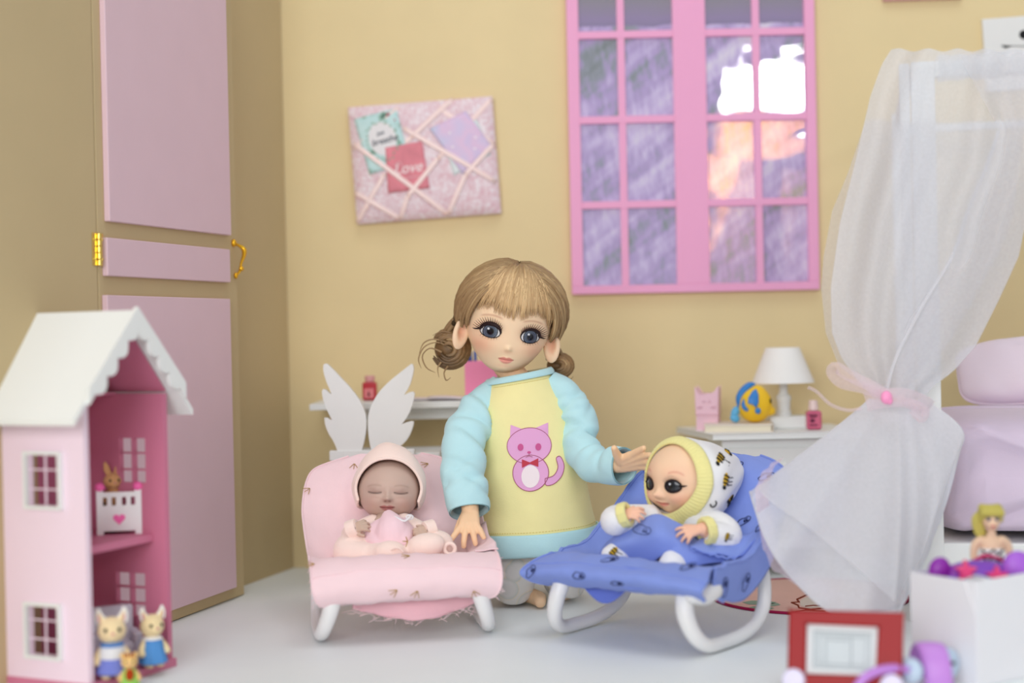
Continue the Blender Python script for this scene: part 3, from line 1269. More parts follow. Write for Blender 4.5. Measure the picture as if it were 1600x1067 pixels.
b = MB()
for sx_ in (-1, 1):
    b.tube([Mc @ Vector((sx_ * cw * .12 - .1, -.15, Hc * .66)), Mc @ Vector((sx_ * cw * .12, -.15, Hc * .69)), Mc @ Vector((sx_ * cw * .12 + .1, -.15, Hc * .66))], .025, 6)
    b.tube([Mc @ Vector((sx_ * cw * .3 - .18, -.15, Hc * .53)), Mc @ Vector((sx_ * cw * .3 + .18, -.15, Hc * .545))], .04, 6)
obj('face', b, mat('cat_face_line', (196, 140, 160), .5, .2), cat)

# book under the fish
bk = thing('book', 'pale cream closed book under the yellow toy fish', 'book', (on_y(1150, 668, 117).x, 117.5, ZN))
pA, pB_ = on_y(1098, 667, 117.5), on_y(1200, 672, 115.6)
lx = 6.0
Mk = Matrix.Translation((pA.x, 116.6, ZN)) @ rz(math.radians(-8))
bw, bd, bh = 5.4, 4.6, .62
M_PAGES = mat('book_pages', (236, 228, 206), .7, .15, bump=.2, bscale=600)
M_COVER = mat('book_cover_cream', (232, 222, 208), .55, .3)
for z_ in (.05, bh - .05):
    b = MB()
    b.box((0, 0, 0), (bw, bd, .1), bev=.02)
    b.xform(Mk @ Matrix.Translation((bw / 2, bd / 2, z_)))
    obj('cover', b, M_COVER, bk, smooth=None)
b = MB()
b.box((0, 0, 0), (bw - .2, bd - .2, bh - .2), bev=.01)
b.xform(Mk @ Matrix.Translation((bw / 2 - .05, bd / 2, bh / 2)))
obj('pages', b, M_PAGES, bk, smooth=None)
b = MB()
b.box((0, 0, 0), (.12, bd, bh), bev=.03)
b.xform(Mk @ Matrix.Translation((bw - .04, bd / 2, bh / 2)))
obj('spine', b, mat('spine_tan', (206, 190, 172), .6, .2), bk, smooth=None)

# toy fish (generic)
fc = on_y(1180, 634, 118)
Mfi = Matrix.Translation((fc.x, 118.2, ZN + bh + 1.46)) @ rz(math.radians(6))
fish = thing('toy_fish', 'round yellow toy fish with blue fins on the cream book', 'toy', (fc.x, 118.2, ZN + bh))
M_FY = mat('toy_yellow', (248, 200, 40), .4, .4)
M_FB = mat('toy_blue', (50, 130, 205), .4, .4)
M_FB2 = mat('toy_light_blue', (100, 180, 225), .4, .4)
b = MB()
b.ball((0, 0, 0), (1.42, 1.0, 1.46), nu=32, nv=20)
b.ball((1.2, 0, -.55), (.5, .5, .42), nu=16, nv=10)
b.ball((.1, 0, .95), (.85, .6, .62), nu=20, nv=12)
b = remeshed(b, .1, 6)
obj('body', b.xform(Mfi), M_FY, fish, smooth=180)
b = MB()
b.ball((-1.6, 0, -.55), (.34, .25, .5), rot=euler(0, .5, 0), nu=16, nv=10)
b.ball((-1.65, 0, -1.05), (.42, .25, .34), rot=euler(0, .5, 0), nu=16, nv=10)
obj('tail', b.xform(Mfi), M_FB2, fish)
b = MB()
b.tube([(-1.25, -.12, -.1), (-1.3, -.1, .5), (-.95, -.08, 1.1), (-.4, -.05, 1.52), (.0, 0, 1.6)], [.2, .28, .32, .3, .15], 12, smooth=20, flat=1)
obj('top_fin', b.xform(Mfi), M_FB, fish)


def fish_y(x, z):
    t = 1 - (x / 1.44) ** 2 - (z / 1.48) ** 2
    return -1.0 * math.sqrt(max(t, .02))


for nm, poly, mm in (('side_stripe', [(-.05, 1.25), (-.35, 1.1), (-.75, .55), (-.8, .15), (-.45, .05), (-.2, -.2), (0, .2), (.05, .8)], M_FB), ('side_stripe', [(-1.05, .55), (-1.25, .1), (-1.15, -.3), (-.85, -.5), (-.75, -.35), (-1.0, .0)], M_FB)):
    V, Fc = fill2d(poly, .2)
    b = MB()
    b.add([(p[0], fish_y(p[0], p[1]) - .09, p[1]) for p in V], [f[::-1] for f in Fc])
    obj(nm, b.xform(Mfi), mm, fish, smooth=80, mods=[('SOLIDIFY', {'thickness': .0008})])
b = MB()
b.ball((-.05, fish_y(0, -.45) - .12, -.45), (.24, .16, .26), nu=14, nv=8)
obj('side_fin', b.xform(Mfi), M_FB, fish)
b = MB()
b.ball((1.12, -.66, .28), (.07, .06, .22), nu=12, nv=8)
obj('eye', b.xform(Mfi), M_BLACK, fish)

# lamp
lc = on_y(1226, 640, 120)
lamp = thing('table_lamp', 'white table lamp with a cone shade on the bedside table', 'lamp', (lc.x, 120.4, ZN))
yl = 120.4
zl0 = on_y(1226, 598, 120).z
zl1 = on_y(1226, 543, 120).z
r0 = (on_y(1275, 598, 120).x - on_y(1178, 598, 120).x) / 2
r1 = (on_y(1254, 543, 120).x - on_y(1201, 543, 120).x) / 2
b = MB()
b.lathe([(r0, zl0), (r1, zl1), (r1 - .08, zl1), (r0 - .08, zl0 + .02), (r0, zl0)], (lc.x, yl, 0), 48, caps=False)
obj('lamp_shade', b, mat('shade_white', (244, 242, 238), .7, .2), lamp, smooth=50)
b = MB()
b.box((lc.x + .3, yl, ZN + .5), (3.3, 2.4, 1.0), bev=.1)
obj('base', b, M_WHITE, lamp, smooth=None)
b = MB()
b.lathe([(.62, 1.0), (.62, 1.35), (.52, 1.45), (.55, 2.2), (.62, 2.35), (.6, 2.6), (.42, 2.75), (.34, 2.95), (.33, 4.5), (.3, zl0 - ZN + .3), (.12, zl0 - ZN + .5), (.1, zl1 - ZN - .5)], (lc.x, yl, ZN), 24)
obj('stem', b, M_WHITE, lamp)
b = MB()
zsp = zl1 - .55
for a in range(3):
    t = a * 2 * PI / 3
    b.tube([(lc.x, yl, zsp), (lc.x + (r1 + .08) * math.cos(t), yl + (r1 + .08) * math.sin(t), zsp)], .05, 6)
obj('shade_holder', b, M_WHITE, lamp)

# pink bottle by the lamp
pb = on_y(1271, 650, 117.5)
bt = thing('scent_bottle', 'small pink bottle with a clear cap right of the lamp', 'bottle', (pb.x, 117.5, ZN))
b = MB()
b.box((pb.x, 117.5, ZN + .78), (1.2, .9, 1.5), bev=.15)
obj('body', b, mat('pink_glass', (206, 96, 130), .15, .5, coat=.5), bt, smooth=None)
b = MB()
b.lathe([(.3, 1.5), (.3, 1.6), (.42, 1.62), (.34, 2.3), (.26, 2.36)], (pb.x, 117.5, ZN), 20)
obj('cap', b, mat('cap_pale', (236, 210, 206), .3, .4), bt)
b = MB()
for k_, (ww, zz) in enumerate(((.7, 1.2), (.5, 1.05), (.62, .4))):
    b.box((pb.x - .1, 117.03, ZN + zz), (ww, .03, .1), bev=.005)
b.ball((pb.x - .18, 117.03, ZN + .75), (.2, .02, .16), nu=10, nv=6)
obj('label_mark', b, mat('mark_plum', (110, 40, 70), .5, .3), bt)

# ================================================================== RUG
rc = on_z(1264, 932)
rug = thing('round_rug', 'round salmon rug with crimson edge under the bedside table', 'rug', (rc.x, rc.y, 0))
RR = 7.0
b = MB()
b.lathe([(RR - .12, 0.0), (RR - .12, .12)], (rc.x, rc.y, 0), 64)
M_RUG = mat('rug_salmon', (232, 190, 176), .9, .1, var=.02, bump=.3, bscale=500)
obj('pile', b, M_RUG, rug)
b = MB()
b.tube([(rc.x + RR * math.cos(a * PI / 36), rc.y + RR * math.sin(a * PI / 36), .1) for a in range(72)], .1, 8, loop=True)
obj('rug_edge', b, mat('rug_crimson', (176, 40, 84), .8, .1), rug)


def rugp(px, py):
    p = on_z(px, py, .14)
    return Vector((p.x, p.y, .135))


def flat_shape(mb, outline, z=.135, step=.5):
    mb.add([(p.x, p.y, z) for p in outline], [tuple(range(len(outline)))])


b = MB()
zr = lambda X, Y: rugp(1080 + X * 220 / 1304, 820 + Y * 220 / 1304)
for pts in ([(470, 715), (560, 700), (700, 702), (790, 715), (760, 730), (640, 738), (530, 735)], [(600, 742), (700, 725), (800, 722), (830, 740), (760, 752), (660, 755)], [(510, 770), (580, 752), (700, 755), (770, 768), (730, 784), (600, 788)]):
    o_ = [zr(*p) for p in pts]
    ar = sum(o_[i].x * o_[(i + 1) % len(o_)].y - o_[(i + 1) % len(o_)].x * o_[i].y for i in range(len(o_)))
    flat_shape(b, o_ if ar > 0 else o_[::-1])
obj('green_leaf_motif', b, mat('rug_green', (150, 170, 150), .9, .1), rug, smooth=None)
b = MB()
o_ = [zr(*p) for p in [(1010, 700), (1060, 668), (1150, 665), (1230, 690), (1260, 730), (1200, 760), (1080, 768), (1010, 745)]]
ar = sum(o_[i].x * o_[(i + 1) % len(o_)].y - o_[(i + 1) % len(o_)].x * o_[i].y for i in range(len(o_)))
flat_shape(b, o_ if ar > 0 else o_[::-1])
obj('cream_motif', b, mat('rug_cream', (226, 214, 200), .9, .1), rug, smooth=None)
b = MB()
for ln in ([(1060, 610), (1085, 640), (1035, 665), (980, 690), (1000, 715), (930, 720), (990, 745), (1000, 770), (1110, 785), (1200, 775), (1260, 775)], [(1060, 755), (1130, 748), (1230, 752)], [(900, 815), (1060, 790), (1240, 800)]):
    b.tube([zr(*p) for p in ln], .07, 6)
obj('outline_motif', b, mat('rug_brown', (140, 70, 50), .9, .1), rug)

# ================================================================== BED
bo = Vector((25.9, 96.6, 0))
BR = math.radians(-13)
bed = thing('canopy_bed', 'white wooden canopy bed frame behind the sheer curtain', 'bed', bo, BR)
ZTOP = at(1500, 92, 95.5).z


def bpart(name, c, s_, bev=.06, m_=None):
    b_ = MB()
    b_.box(c, s_, bev=bev)
    return obj(name, b_, m_ or M_WHITE, bed, local=True, smooth=None)


BL, BWd = 25.0, 25.0
bpart('post', (1.35, .4, ZTOP / 2), (1.5, .8, ZTOP))
bpart('post', (.18, .4, ZTOP / 2), (.66, .7, ZTOP - .1))
bpart('post', (BWd - .6, .4, ZTOP / 2), (1.2, .8, ZTOP))
bpart('post', (.6, BL - .6, ZTOP / 2), (1.2, 1.2, ZTOP))
bpart('post', (BWd - .6, BL - .6, ZTOP / 2), (1.2, 1.2, ZTOP))
bpart('canopy_rail', (BWd / 2 + .5, .4, ZTOP - .5), (BWd - 3.2, .6, 1.0))
bpart('canopy_rail', (BWd / 2, BL - .6, ZTOP - 1.3), (BWd - 2.4, .5, .6))
bpart('canopy_rail', (.6, BL / 2, ZTOP - .5), (.6, BL - 2.2, .9))
zm = at(1530, 849, 96).z
bpart('footboard', (BWd / 2, .5, zm / 2 + .2), (BWd - 2.4, .7, zm - .4), .1)
bpart('side_rail', (.6, BL / 2, zm / 2 + .5), (.6, BL - 2.4, zm - 1.0))
bpart('slat_base', (BWd / 2, BL / 2, zm - .45), (BWd - 2.2, BL - 1.6, .5))


def pillow(name, label, c, size, rot, m_, cat='pillow', sag=.12, e=(.38, .5)):
    o = thing(name, label, cat, c)
    M = Matrix.Translation(Vector(c)) @ rot
    b_ = MB()

    def sgn(x, e):
        return math.copysign(abs(x) ** e, x)

    def fn(u, v):
        a, b2 = u * 2 * PI, (v - .5) * PI
        e1, e2 = e
        x = size[0] / 2 * sgn(math.cos(b2), e2) * sgn(math.cos(a), e1)
        z = size[2] / 2 * sgn(math.cos(b2), e2) * sgn(math.sin(a), e1)
        y = size[1] / 2 * sgn(math.sin(b2), .8)
        k_ = 1 + sag * .5 * math.sin(3 * a + c[0]) * math.cos(b2) * .12
        y *= 1 + .1 * math.sin(2.3 * x + c[2]) * math.sin(1.1 * z)
        return M @ Vector((x * k_, y, z * k_))
    b_.grid(fn, 48, 25, closeu=True)
    obj('cushion', b_, m_, o, smooth=180)
    pp = MB()
    pp.tube([M @ Vector((size[0] / 2 * sgn(math.cos(a_ * PI / 40), e[0]), 0, size[2] / 2 * sgn(math.sin(a_ * PI / 40), e[0]))) for a_ in range(80)], .12, 6, loop=True)
    obj('piping', pp, m_, o)
    return o


RB = rz(BR)
mcen = bo + RB @ Vector((12.3, 10.7, 0))
pillow('mattress_cushion', 'large lilac block cushion filling the canopy bed', (mcen.x, mcen.y, zm + .05 + 4.1), (22.2, 18.0, 8.2), RB, M_LILAC, 'cushion', e=(.2, .2))
pc2 = bo + RB @ Vector((13.6, 16.5, 0))
pillow('bed_pillow', 'pale lilac pillow leaning on top of the lilac cushion', (pc2.x, pc2.y, zm + 8.4 + 2.6), (18.6, 3.0, 5.4), RB @ euler(-.5, -0.07, 0), mat('lilac_pale', (236, 222, 234), .85, .1, sheen=.2, bump=.25, bscale=90), 'pillow')

# ================================================================== CURTAIN
cur = thing('bed_curtain', 'sheer white bed curtain tied with a pink ribbon', 'curtain', (24.5, 94, 0))


def interp(tab, y):
    return float(np.interp(y, [t[0] for t in tab], [t[1] for t in tab]))


Lc = [(78, 1392), (100, 1378), (150, 1360), (250, 1337), (350, 1312), (450, 1298), (520, 1300), (560, 1315), (600, 1345), (622, 1366)]
Rc = [(78, 1640), (250, 1640), (330, 1606), (400, 1592), (470, 1560), (540, 1525), (580, 1490), (605, 1456), (622, 1444)]
Lb = [(190, 1352), (270, 1325), (330, 1300), (400, 1287), (450, 1283), (520, 1290), (570, 1310), (622, 1372)]
Rb = [(190, 1600), (330, 1585), (400, 1560), (470, 1520), (540, 1480), (622, 1402)]


def top_panel(Lt, Rt, y0, y1, d0, seed, amp, nf, nu=80, nv=60):
    rn = random.Random(seed)
    ph = [rn.uniform(0, 6.3) for _ in range(6)]

    def fn(u, v):
        y = y0 + (y1 - y0) * v
        l, r = interp(Lt, y), interp(Rt, y)
        uu = u + .02 * math.sin(5 * v + ph[0]) * math.sin(PI * u)
        x = l + (r - l) * uu
        gath = v ** 3
        f = math.sin(2 * PI * nf * u + ph[1] + 1.3 * v) * .5 + .35 * math.sin(2 * PI * (nf * 1.7) * u + ph[2] - 2 * v) + .5 * math.sin(2 * PI * 1.3 * u + ph[3] + 2 * v)
        d = d0 - .011 * max(0, x - 1390) * (1 - v) + amp * f * (.35 + .65 * math.sin(PI * min(v * .9 + .1, 1))) - 1.0 * math.sin(PI * u) * math.sin(PI * v)
        if v < .02 or y < 84:
            y -= 2.5 * math.sin(2 * PI * nf * 2 * u)
        return at(x, y, d)
    b_ = MB()
    b_.grid(fn, nu, nv)
    return b_


obj('curtain_panel', top_panel(Lc, Rc, 78, 622, 94.6, 3, .8, 2.8), M_SHEER, cur, smooth=180)
obj('curtain_panel', top_panel(Lb, Rb, 190, 622, 95.6, 5, .3, 1.6), sheer('sheer_back', (226, 224, 228), .45), cur, smooth=180)
# front swag: second fold of cloth from the rail to the tie
Ls = [(90, 1500), (200, 1560), (260, 1540), (400, 1490), (500, 1420), (622, 1374)]
obj('curtain_panel', top_panel(Ls, Rc, 85, 622, 93.7, 9, .25, 1.7), sheer('sheer_swag', (234, 232, 236), .38), cur, smooth=180)
# edge hem cords of the swag
b = MB()
b.tube([at(x, y, 93.3) for x, y in ((1560, 205), (1540, 262), (1512, 330), (1488, 400), (1440, 480), (1400, 560), (1384, 618))], .10, 6, smooth=30)
obj('hem', b, sheer('hem_white', (240, 240, 243), .7), cur)
# header sleeve wrapped over the rail
b = MB()


def head_fn(u, v):
    a = v * 2 * PI
    p = bo + RB @ Vector((2.25 + u * 20, .4, ZTOP - .45))
    r = .82 + .05 * math.sin(u * 110) + .04 * math.sin(u * 47)
    return p + Vector((0, math.cos(a) * .68, math.sin(a) * r))


b.grid(head_fn, 90, 14, closev=True)
obj('header', b, sheer('sheer_header', (236, 238, 242), .55), cur, smooth=180)

hem = [(1172, 768), (1180, 795), (1200, 850), (1235, 900), (1292, 952), (1345, 957), (1392, 960), (1400, 962), (1420, 925), (1442, 880), (1457, 835), (1466, 730)]
hemd = [92.6, 91.6, 90.4, 89.6, 89.2, 89.0, 89.2, 90.0, 91.5, 92.5, 93.5, 94.5]


def skirt(hem, hemd, y0, back, amp, nf, seed):
    rn = random.Random(seed)
    ph = rn.uniform(0, 6)
    hp_ = catmull([(x, y, d) for (x, y), d in zip(hem, hemd)], 90)

    def fn(u, v):
        i = u * (len(hp_) - 1)
        j = min(int(i), len(hp_) - 2)
        h_ = hp_[j] + (hp_[j + 1] - hp_[j]) * (i - j)
        tx, ty, td = 1358 + 86 * u, y0 + 4 * math.sin(PI * u), 94.0 + back * .3
        vv = v
        x = tx + (h_[0] - tx) * vv
        y = ty + (h_[1] - ty) * (vv ** .93)
        # the right edge bellies out before falling
        x += 52 * math.sin(PI * min(v, 1)) * u ** 3
        f = math.sin(2 * PI * nf * u + ph) + .5 * math.sin(2 * PI * nf * 2.1 * u + ph * 2)
        d = td + (h_[2] + back - td) * vv + amp * f * (vv * .8 + .1) - 1.2 * math.sin(PI * u) * math.sin(PI * vv * .8)
        return at(x, y, d)
    b_ = MB()
    b_.grid(fn, 90, 40)
    return b_, fn


b, sk = skirt(hem, hemd, 622, 0.0, .38, 4, 2)
obj('curtain_skirt', b, M_SHEER2, cur, smooth=180)
hem2 = [(1182, 760), (1205, 785), (1260, 822), (1330, 880), (1392, 935), (1400, 940), (1420, 900), (1440, 870), (1452, 820), (1462, 730)]
b, _ = skirt(hem2, [92.4, 91.2, 89.8, 88.9, 88.6, 89.2, 90.4, 91.6, 92.6, 93.6], 622, -1.0, .3, 3, 8)
obj('curtain_skirt', b, sheer('sheer_over', (238, 238, 242), .55), cur, smooth=180)
b = MB()
b.tube([sk(i / 60, 1.0) + Vector((0, -.03, 0)) for i in range(61)], .07, 6)
obj('hem', b, sheer('hem_white2', (242, 242, 245), .8), cur)
# pale pink frill peeping along the left hem
b = MB()
fr = [(1212, 724), (1196, 745), (1188, 772), (1196, 835), (1204, 865), (1222, 895), (1262, 915), (1300, 935)]
fp = catmull([(x, y) for x, y in fr], 60)
b.grid(lambda u, v: at(fp[int(u * 59)][0] + 20 * v - 8, fp[int(u * 59)][1] - 10 * v + 3 * math.sin(u * 40), 92.4 - 3.2 * u + .25 * math.sin(u * 55) * v), 60, 5)
obj('frill', b, M_ORG, cur, smooth=180)
# ribbon
b = MB()


def band(pts, wdt, mb, n=30):
    q = catmull(pts, n)
    V = [at(*p[:3]) for p in q]
    for i in range(n):
        pass

    def fn(u, v):
        i = u * (n - 1)
        j = min(int(i), n - 2)
        p = V[j].lerp(V[j + 1], i - j)
        t = (V[j + 1] - V[j]).normalized()
        nn = t.cross(Vector((0, 1, 0))).normalized()
        return p + nn * (v - .5) * wdt + Vector((0, -.12 * math.sin(v * PI), 0))
    mb.grid(fn, n, 6)


band([(1392, 621, 92.2), (1366, 606, 92.2), (1330, 588, 92.6), (1306, 574, 93), (1300, 582, 93.4), (1316, 598, 93.2), (1350, 606, 92.6), (1385, 620, 92.2)], .75, b)
band([(1346, 638, 92.6), (1325, 641, 93), (1298, 632, 93.4), (1276, 612, 93.8), (1262, 605, 94)], .22, b)
band([(1352, 628, 92.8), (1385, 622, 92.0), (1415, 622, 92.0), (1446, 634, 93.0), (1452, 640, 94)], 1.2, b)
band([(1388, 622, 92.1), (1420, 628, 92), (1445, 640, 92.4), (1440, 655, 92.4), (1424, 640, 92.2)], .5, b)
obj('tie_ribbon', b, M_ORG, cur, smooth=180)
b = MB()
b.ball(at(1385, 621, 91.7), (.36, .3, .42), nu=14, nv=10)
b.ball(at(1390, 626, 91.7), (.2, .25, .25), nu=10, nv=8)
obj('ribbon_knot', b, M_PINKBEAD, cur)

# ================================================================== PAPER BOX WITH DOLL
bc = at(1525, 930, 79.0)
bc0 = Vector((bc.x, bc.y, 0))
lft = at(1424, 930, 83.0)
box_dirL = Vector((lft.x - bc.x, lft.y - bc.y, 0))
LL = box_dirL.length
box_dirR = Vector((-box_dirL.y, box_dirL.x, 0)).normalized()
if box_dirR.x < 0:
    box_dirR = -box_dirR
ZB = at(1424, 893, 83).z
pb_ = thing('paper_box', 'open white folded paper box at lower right edge', 'box', bc0)
M_BOX = mat('box_card', (238, 238, 242), .45, .35, var=.01)


def quad_panel(name, pts, th_=.0012):
    b_ = MB()
    b_.add(pts, [(0, 1, 2, 3)])
    return obj(name, b_, M_BOX, pb_, smooth=None, mods=[('SOLIDIFY', {'thickness': th_, 'offset': 0})])


dL = box_dirL.normalized()
A = bc0
Bp = bc0 + dL * LL
Cc = bc0 + box_dirR * 7.2
D = Bp + box_dirR * 7.2
up = Vector((0, 0, 1))
quad_panel('side_panel', [Bp + up * .06, A + up * .06, A + up * (ZB + .05), Bp + up * (ZB + .0)])
quad_panel('side_panel', [A + up * .06, Cc + up * .06, Cc + up * (ZB + .2), A + up * (ZB + .05)])
quad_panel('side_panel', [Cc + up * .06, D + up * .06, D + up * ZB, Cc + up * (ZB + .2)])
quad_panel('side_panel', [D + up * .06, Bp + up * .06, Bp + up * ZB, D + up * ZB])
quad_panel('bottom', [A + up * .06, Cc + up * .06, D + up * .06, Bp + up * .06])
b = MB()
k0 = A - dL * -.1
b.add([A + dL * .75 + up * (ZB + .05) - box_dirR * .12, A - box_dirR * .1 + up * (ZB - 1.6), A + box_dirR * 1.1 + up * (ZB + .12) + dL * -.1, A + up * (ZB + .42) - dL * .1], [(0, 1, 2, 3)])
obj('folded_corner', b, M_BOX, pb_, smooth=None, mods=[('SOLIDIFY', {'thickness': .001})])

# purple toy in the box
bcen = bc0 + dL * LL * .45 + box_dirR * 3.3
pt = at(1530, 899, 82.5)
M_PURP = mat('purple_vinyl', (130, 70, 190), .4, .4)
M_PURP2 = mat('purple_light', (170, 100, 215), .4, .4)
toy = thing('purple_toy', 'shiny purple rounded toy with pink star in the paper box', 'toy', (pt.x, pt.y, pt.z - 3))
b = MB()
b.ball(pt - Vector((0, 0, .9)), (3.0, 1.6, 1.75), nu=28, nv=16)
obj('body', b, M_PURP, toy)
b = MB()
pf1 = at(1468, 890, 82)
b.ball(pf1, (.62, .4, .72), rot=euler(0, .3, 0), nu=16, nv=10)
b.ball(pf1 + Vector((.9, 0, -.25)), (.55, .4, .5), nu=16, nv=10)
obj('fin', b, mat('purple_deep', (140, 40, 165), .35, .4), toy)
b = MB()
pf2 = at(1592, 888, 81.6)
b.ball(pf2, (.9, .5, 1.0), rot=euler(0, -.4, 0), nu=16, nv=10)
obj('fin', b, M_PURP2, toy)
for (sx_, sy_) in ((1511, 893), (1560, 902)):
    b = MB()
    c_ = at(sx_, sy_, 80.9)
    st = [(.62 * (1 if i % 2 == 0 else .45) * math.sin(i * PI / 5), .62 * (1 if i % 2 == 0 else .45) * math.cos(i * PI / 5)) for i in range(10)]
    b.prism(st, .5, Matrix.Translation(c_))
    obj('pink_star', b, mat('star_pink', (245, 80, 140), .4, .4), toy, smooth=None)
# ================================================================== DOLLHOUSE
Q0 = at(140, 1080, 82.0)
Q0.z = 0
Qf = on_z(270, 1040)
ha = (Qf - Q0).normalized()
HW = (Qf - Q0).length
HA = math.atan2(ha.y, ha.x)
HM = Matrix.Translation(Q0) @ rz(HA)          # x near -> far along the open front, y into the house, z up
HMi = HM.inverted()
hn = HM.to_3x3()
house = thing('dollhouse', 'pink open dollhouse with white scalloped gable roof', 'dollhouse', Q0, HA)
HD = 6.9
WT = .38


def h_on(px, py, axis, val):
    """point of the picture on the house plane x=val or y=val, in house coordinates"""
    n = hn @ (Vector((1, 0, 0)) if axis == 'x' else Vector((0, 1, 0)))
    p0_ = HM @ (Vector((val, 0, 0)) if axis == 'x' else Vector((0, val, 0)))
    return HMi @ on_plane(px, py, p0_, n)


SIDE = Matrix(((0, 1, 0, 0), (1, 0, 0, 0), (0, 0, 1, 0), (0, 0, 0, 1)))   # outline x -> house y, thickness -> house x


def hsh(x=0.0):
    return Matrix.Translation((x, 0, 0)) @ SIDE


zeave = h_on(116, 656, 'y', -.75)
zapex = h_on(212, 484, 'y', -1.0).z
zwall = h_on(140, 650, 'x', 0).z
zwall = zapex - .75 - (zapex - zeave.z) / (HW / 2 - zeave.x) * (HW / 2)
openings = []
for (x0, y0, x1, y1) in ((37, 705, 97, 797), (38, 940, 97, 1033)):
    a_, b_ = h_on(x0, y0, 'x', -.15), h_on(x1, y1, 'x', -.15)
    openings.append((b_.y, a_.y, b_.z, a_.z))
iz = .18
b = MB()
b.prism([(0, 0), (HD, 0), (HD, zwall), (0, zwall)], WT, hsh(0), holes=[[(y0 + iz, z0 + iz), (y1 - iz, z0 + iz), (y1 - iz, z1 - iz), (y0 + iz, z1 - iz)] for y0, y1, z0, z1 in openings])
obj('side_wall', b, M_HOUSE, house, local=True, smooth=None)
far_open = []
for (x0, y0, x1, y1) in ((186, 683, 228, 756), (181, 892, 228, 965)):
    a_, b_ = h_on(x0, y0, 'x', HW - WT), h_on(x1, y1, 'x', HW - WT)
    far_open.append((b_.y, a_.y, b_.z, a_.z))
holes = []
for (y0, y1, z0, z1) in far_open:
    ym = (y0 + y1) / 2
    zz_ = [z0, z0 + (z1 - z0) * .30, z0 + (z1 - z0) * .66, z1]
    for (ya, yb) in ((y0, ym - .07), (ym + .07, y1)):
        for k in range(3):
            holes.append([(ya, zz_[k] + .05), (yb, zz_[k] + .05), (yb, zz_[k + 1] - .05), (ya, zz_[k + 1] - .05)])
b = MB()
b.prism([(0, 0), (HD, 0), (HD, zwall), (0, zwall)], WT, hsh(HW - WT), holes=holes)
obj('side_wall', b, M_HOUSE_IN, house, local=True, smooth=None)
apex = h_on(212, 484, 'y', -1.0)
xa_, za_ = HW / 2, apex.z
b = MB()
b.prism([(WT, 0), (HW - WT, 0), (HW - WT, zwall), (HW / 2, za_ - .7), (WT, zwall + .3)], .35, Matrix.Translation((0, HD - .35, 0)))
obj('back_wall', b, M_HOUSE_IN, house, local=True, smooth=None)
b = MB()
b.box((HW / 2, HD / 2 - .15, .25), (HW + .1, HD + .3, .5), bev=.05)
obj('base', b, M_HOUSE_IN, house, local=True, smooth=None)
ZMID = h_on(145, 866, 'y', .9).z + .45
b = MB()
b.box((HW / 2, (.9 + HD - .35) / 2, ZMID - .22), (HW - 2 * WT, HD - .35 - .9, .44), bev=.03)
obj('middle_floor', b, M_HOUSE_IN, house, local=True, smooth=None)
b = MB()
b.box((HW / 2, 5.0, zwall + .02), (HW - 2 * WT - .1, 3.0, .14), bev=.02)
obj('attic_floor', b, M_HOUSE_IN, house, local=True, smooth=None)
# window casings on the near wall
for (y0, y1, z0, z1) in openings:
    b = MB()
    b.prism([(y0, z0), (y1, z0), (y1, z1), (y0, z1)], .3, hsh(-.3), holes=[[(y0 + iz, z0 + iz), (y1 - iz, z0 + iz), (y1 - iz, z1 - iz), (y0 + iz, z1 - iz)]])
    fr_ = obj('window_frame', b, M_WHITE, house, local=True, smooth=None)
    b = MB()
    b.box((.1, (y0 + y1) / 2, (z0 + z1) / 2), (.12, .09, z1 - z0 - .3), bev=.02)
    obj('muntin', b, M_HOUSE, fr_, local=True, smooth=None)
    for f_ in (.34, .68):
        b = MB()
        b.box((.1, (y0 + y1) / 2, z0 + (z1 - z0) * f_), (.12, y1 - y0 - .3, .09), bev=.02)
        obj('muntin', b, M_HOUSE, fr_, local=True, smooth=None)
# roof
ev_ = h_on(116, 656, 'y', -.75)
bk_ = h_on(58, 488, 'x', xa_)
YR0, YR1 = -.75, max(HD + .2, bk_.y)
for sgn_ in (-1, 1):
    xe = ev_.x if sgn_ < 0 else HW - ev_.x
    ze = ev_.z
    T_ = .34
    b = MB()
    b.prism([(xa_, za_), (xe, ze), (xe, ze - T_), (xa_, za_ - T_ * 1.6)], YR1 - YR0, Matrix.Translation((0, YR0, 0)))
    obj('roof_slope', b, M_WHITE, house, local=True, smooth=None, mods=[('BEVEL', {'width': .0005, 'segments': 2})])
    xi_ = .05 if sgn_ < 0 else HW - .05
    kz = (za_ - ze) / (xa_ - ev_.x)
    zi_ = za_ - T_ * 1.6 - .02 - kz * (xa_ - .05) * 1.0
    b = MB()
    b.prism([(xa_, za_ - T_ * 1.6 - .05), (xi_, zi_), (xi_, zi_ - .12), (xa_, za_ - T_ * 1.6 - .2)], HD - .5, Matrix.Translation((0, .05, 0)))
    obj('roof_lining', b, M_HOUSE_IN, house, local=True, smooth=None)
# scalloped gable trim
gl = h_on(139, 607, 'y', -1.0)
gl2 = h_on(150, 640, 'y', -1.0)
slope = (za_ + .18 - gl.z) / (xa_ - gl.x)
outer = [(gl.x, gl.z - .9), (gl.x, gl.z), (xa_, za_ + .18), (HW - gl.x, gl.z), (HW - gl.x, gl.z - .9)]
inner = []
NSC = 4
dep = .98
x_end = HW - gl.x - .55


def inz(x):
    return za_ + .18 - slope * abs(x - xa_) - dep


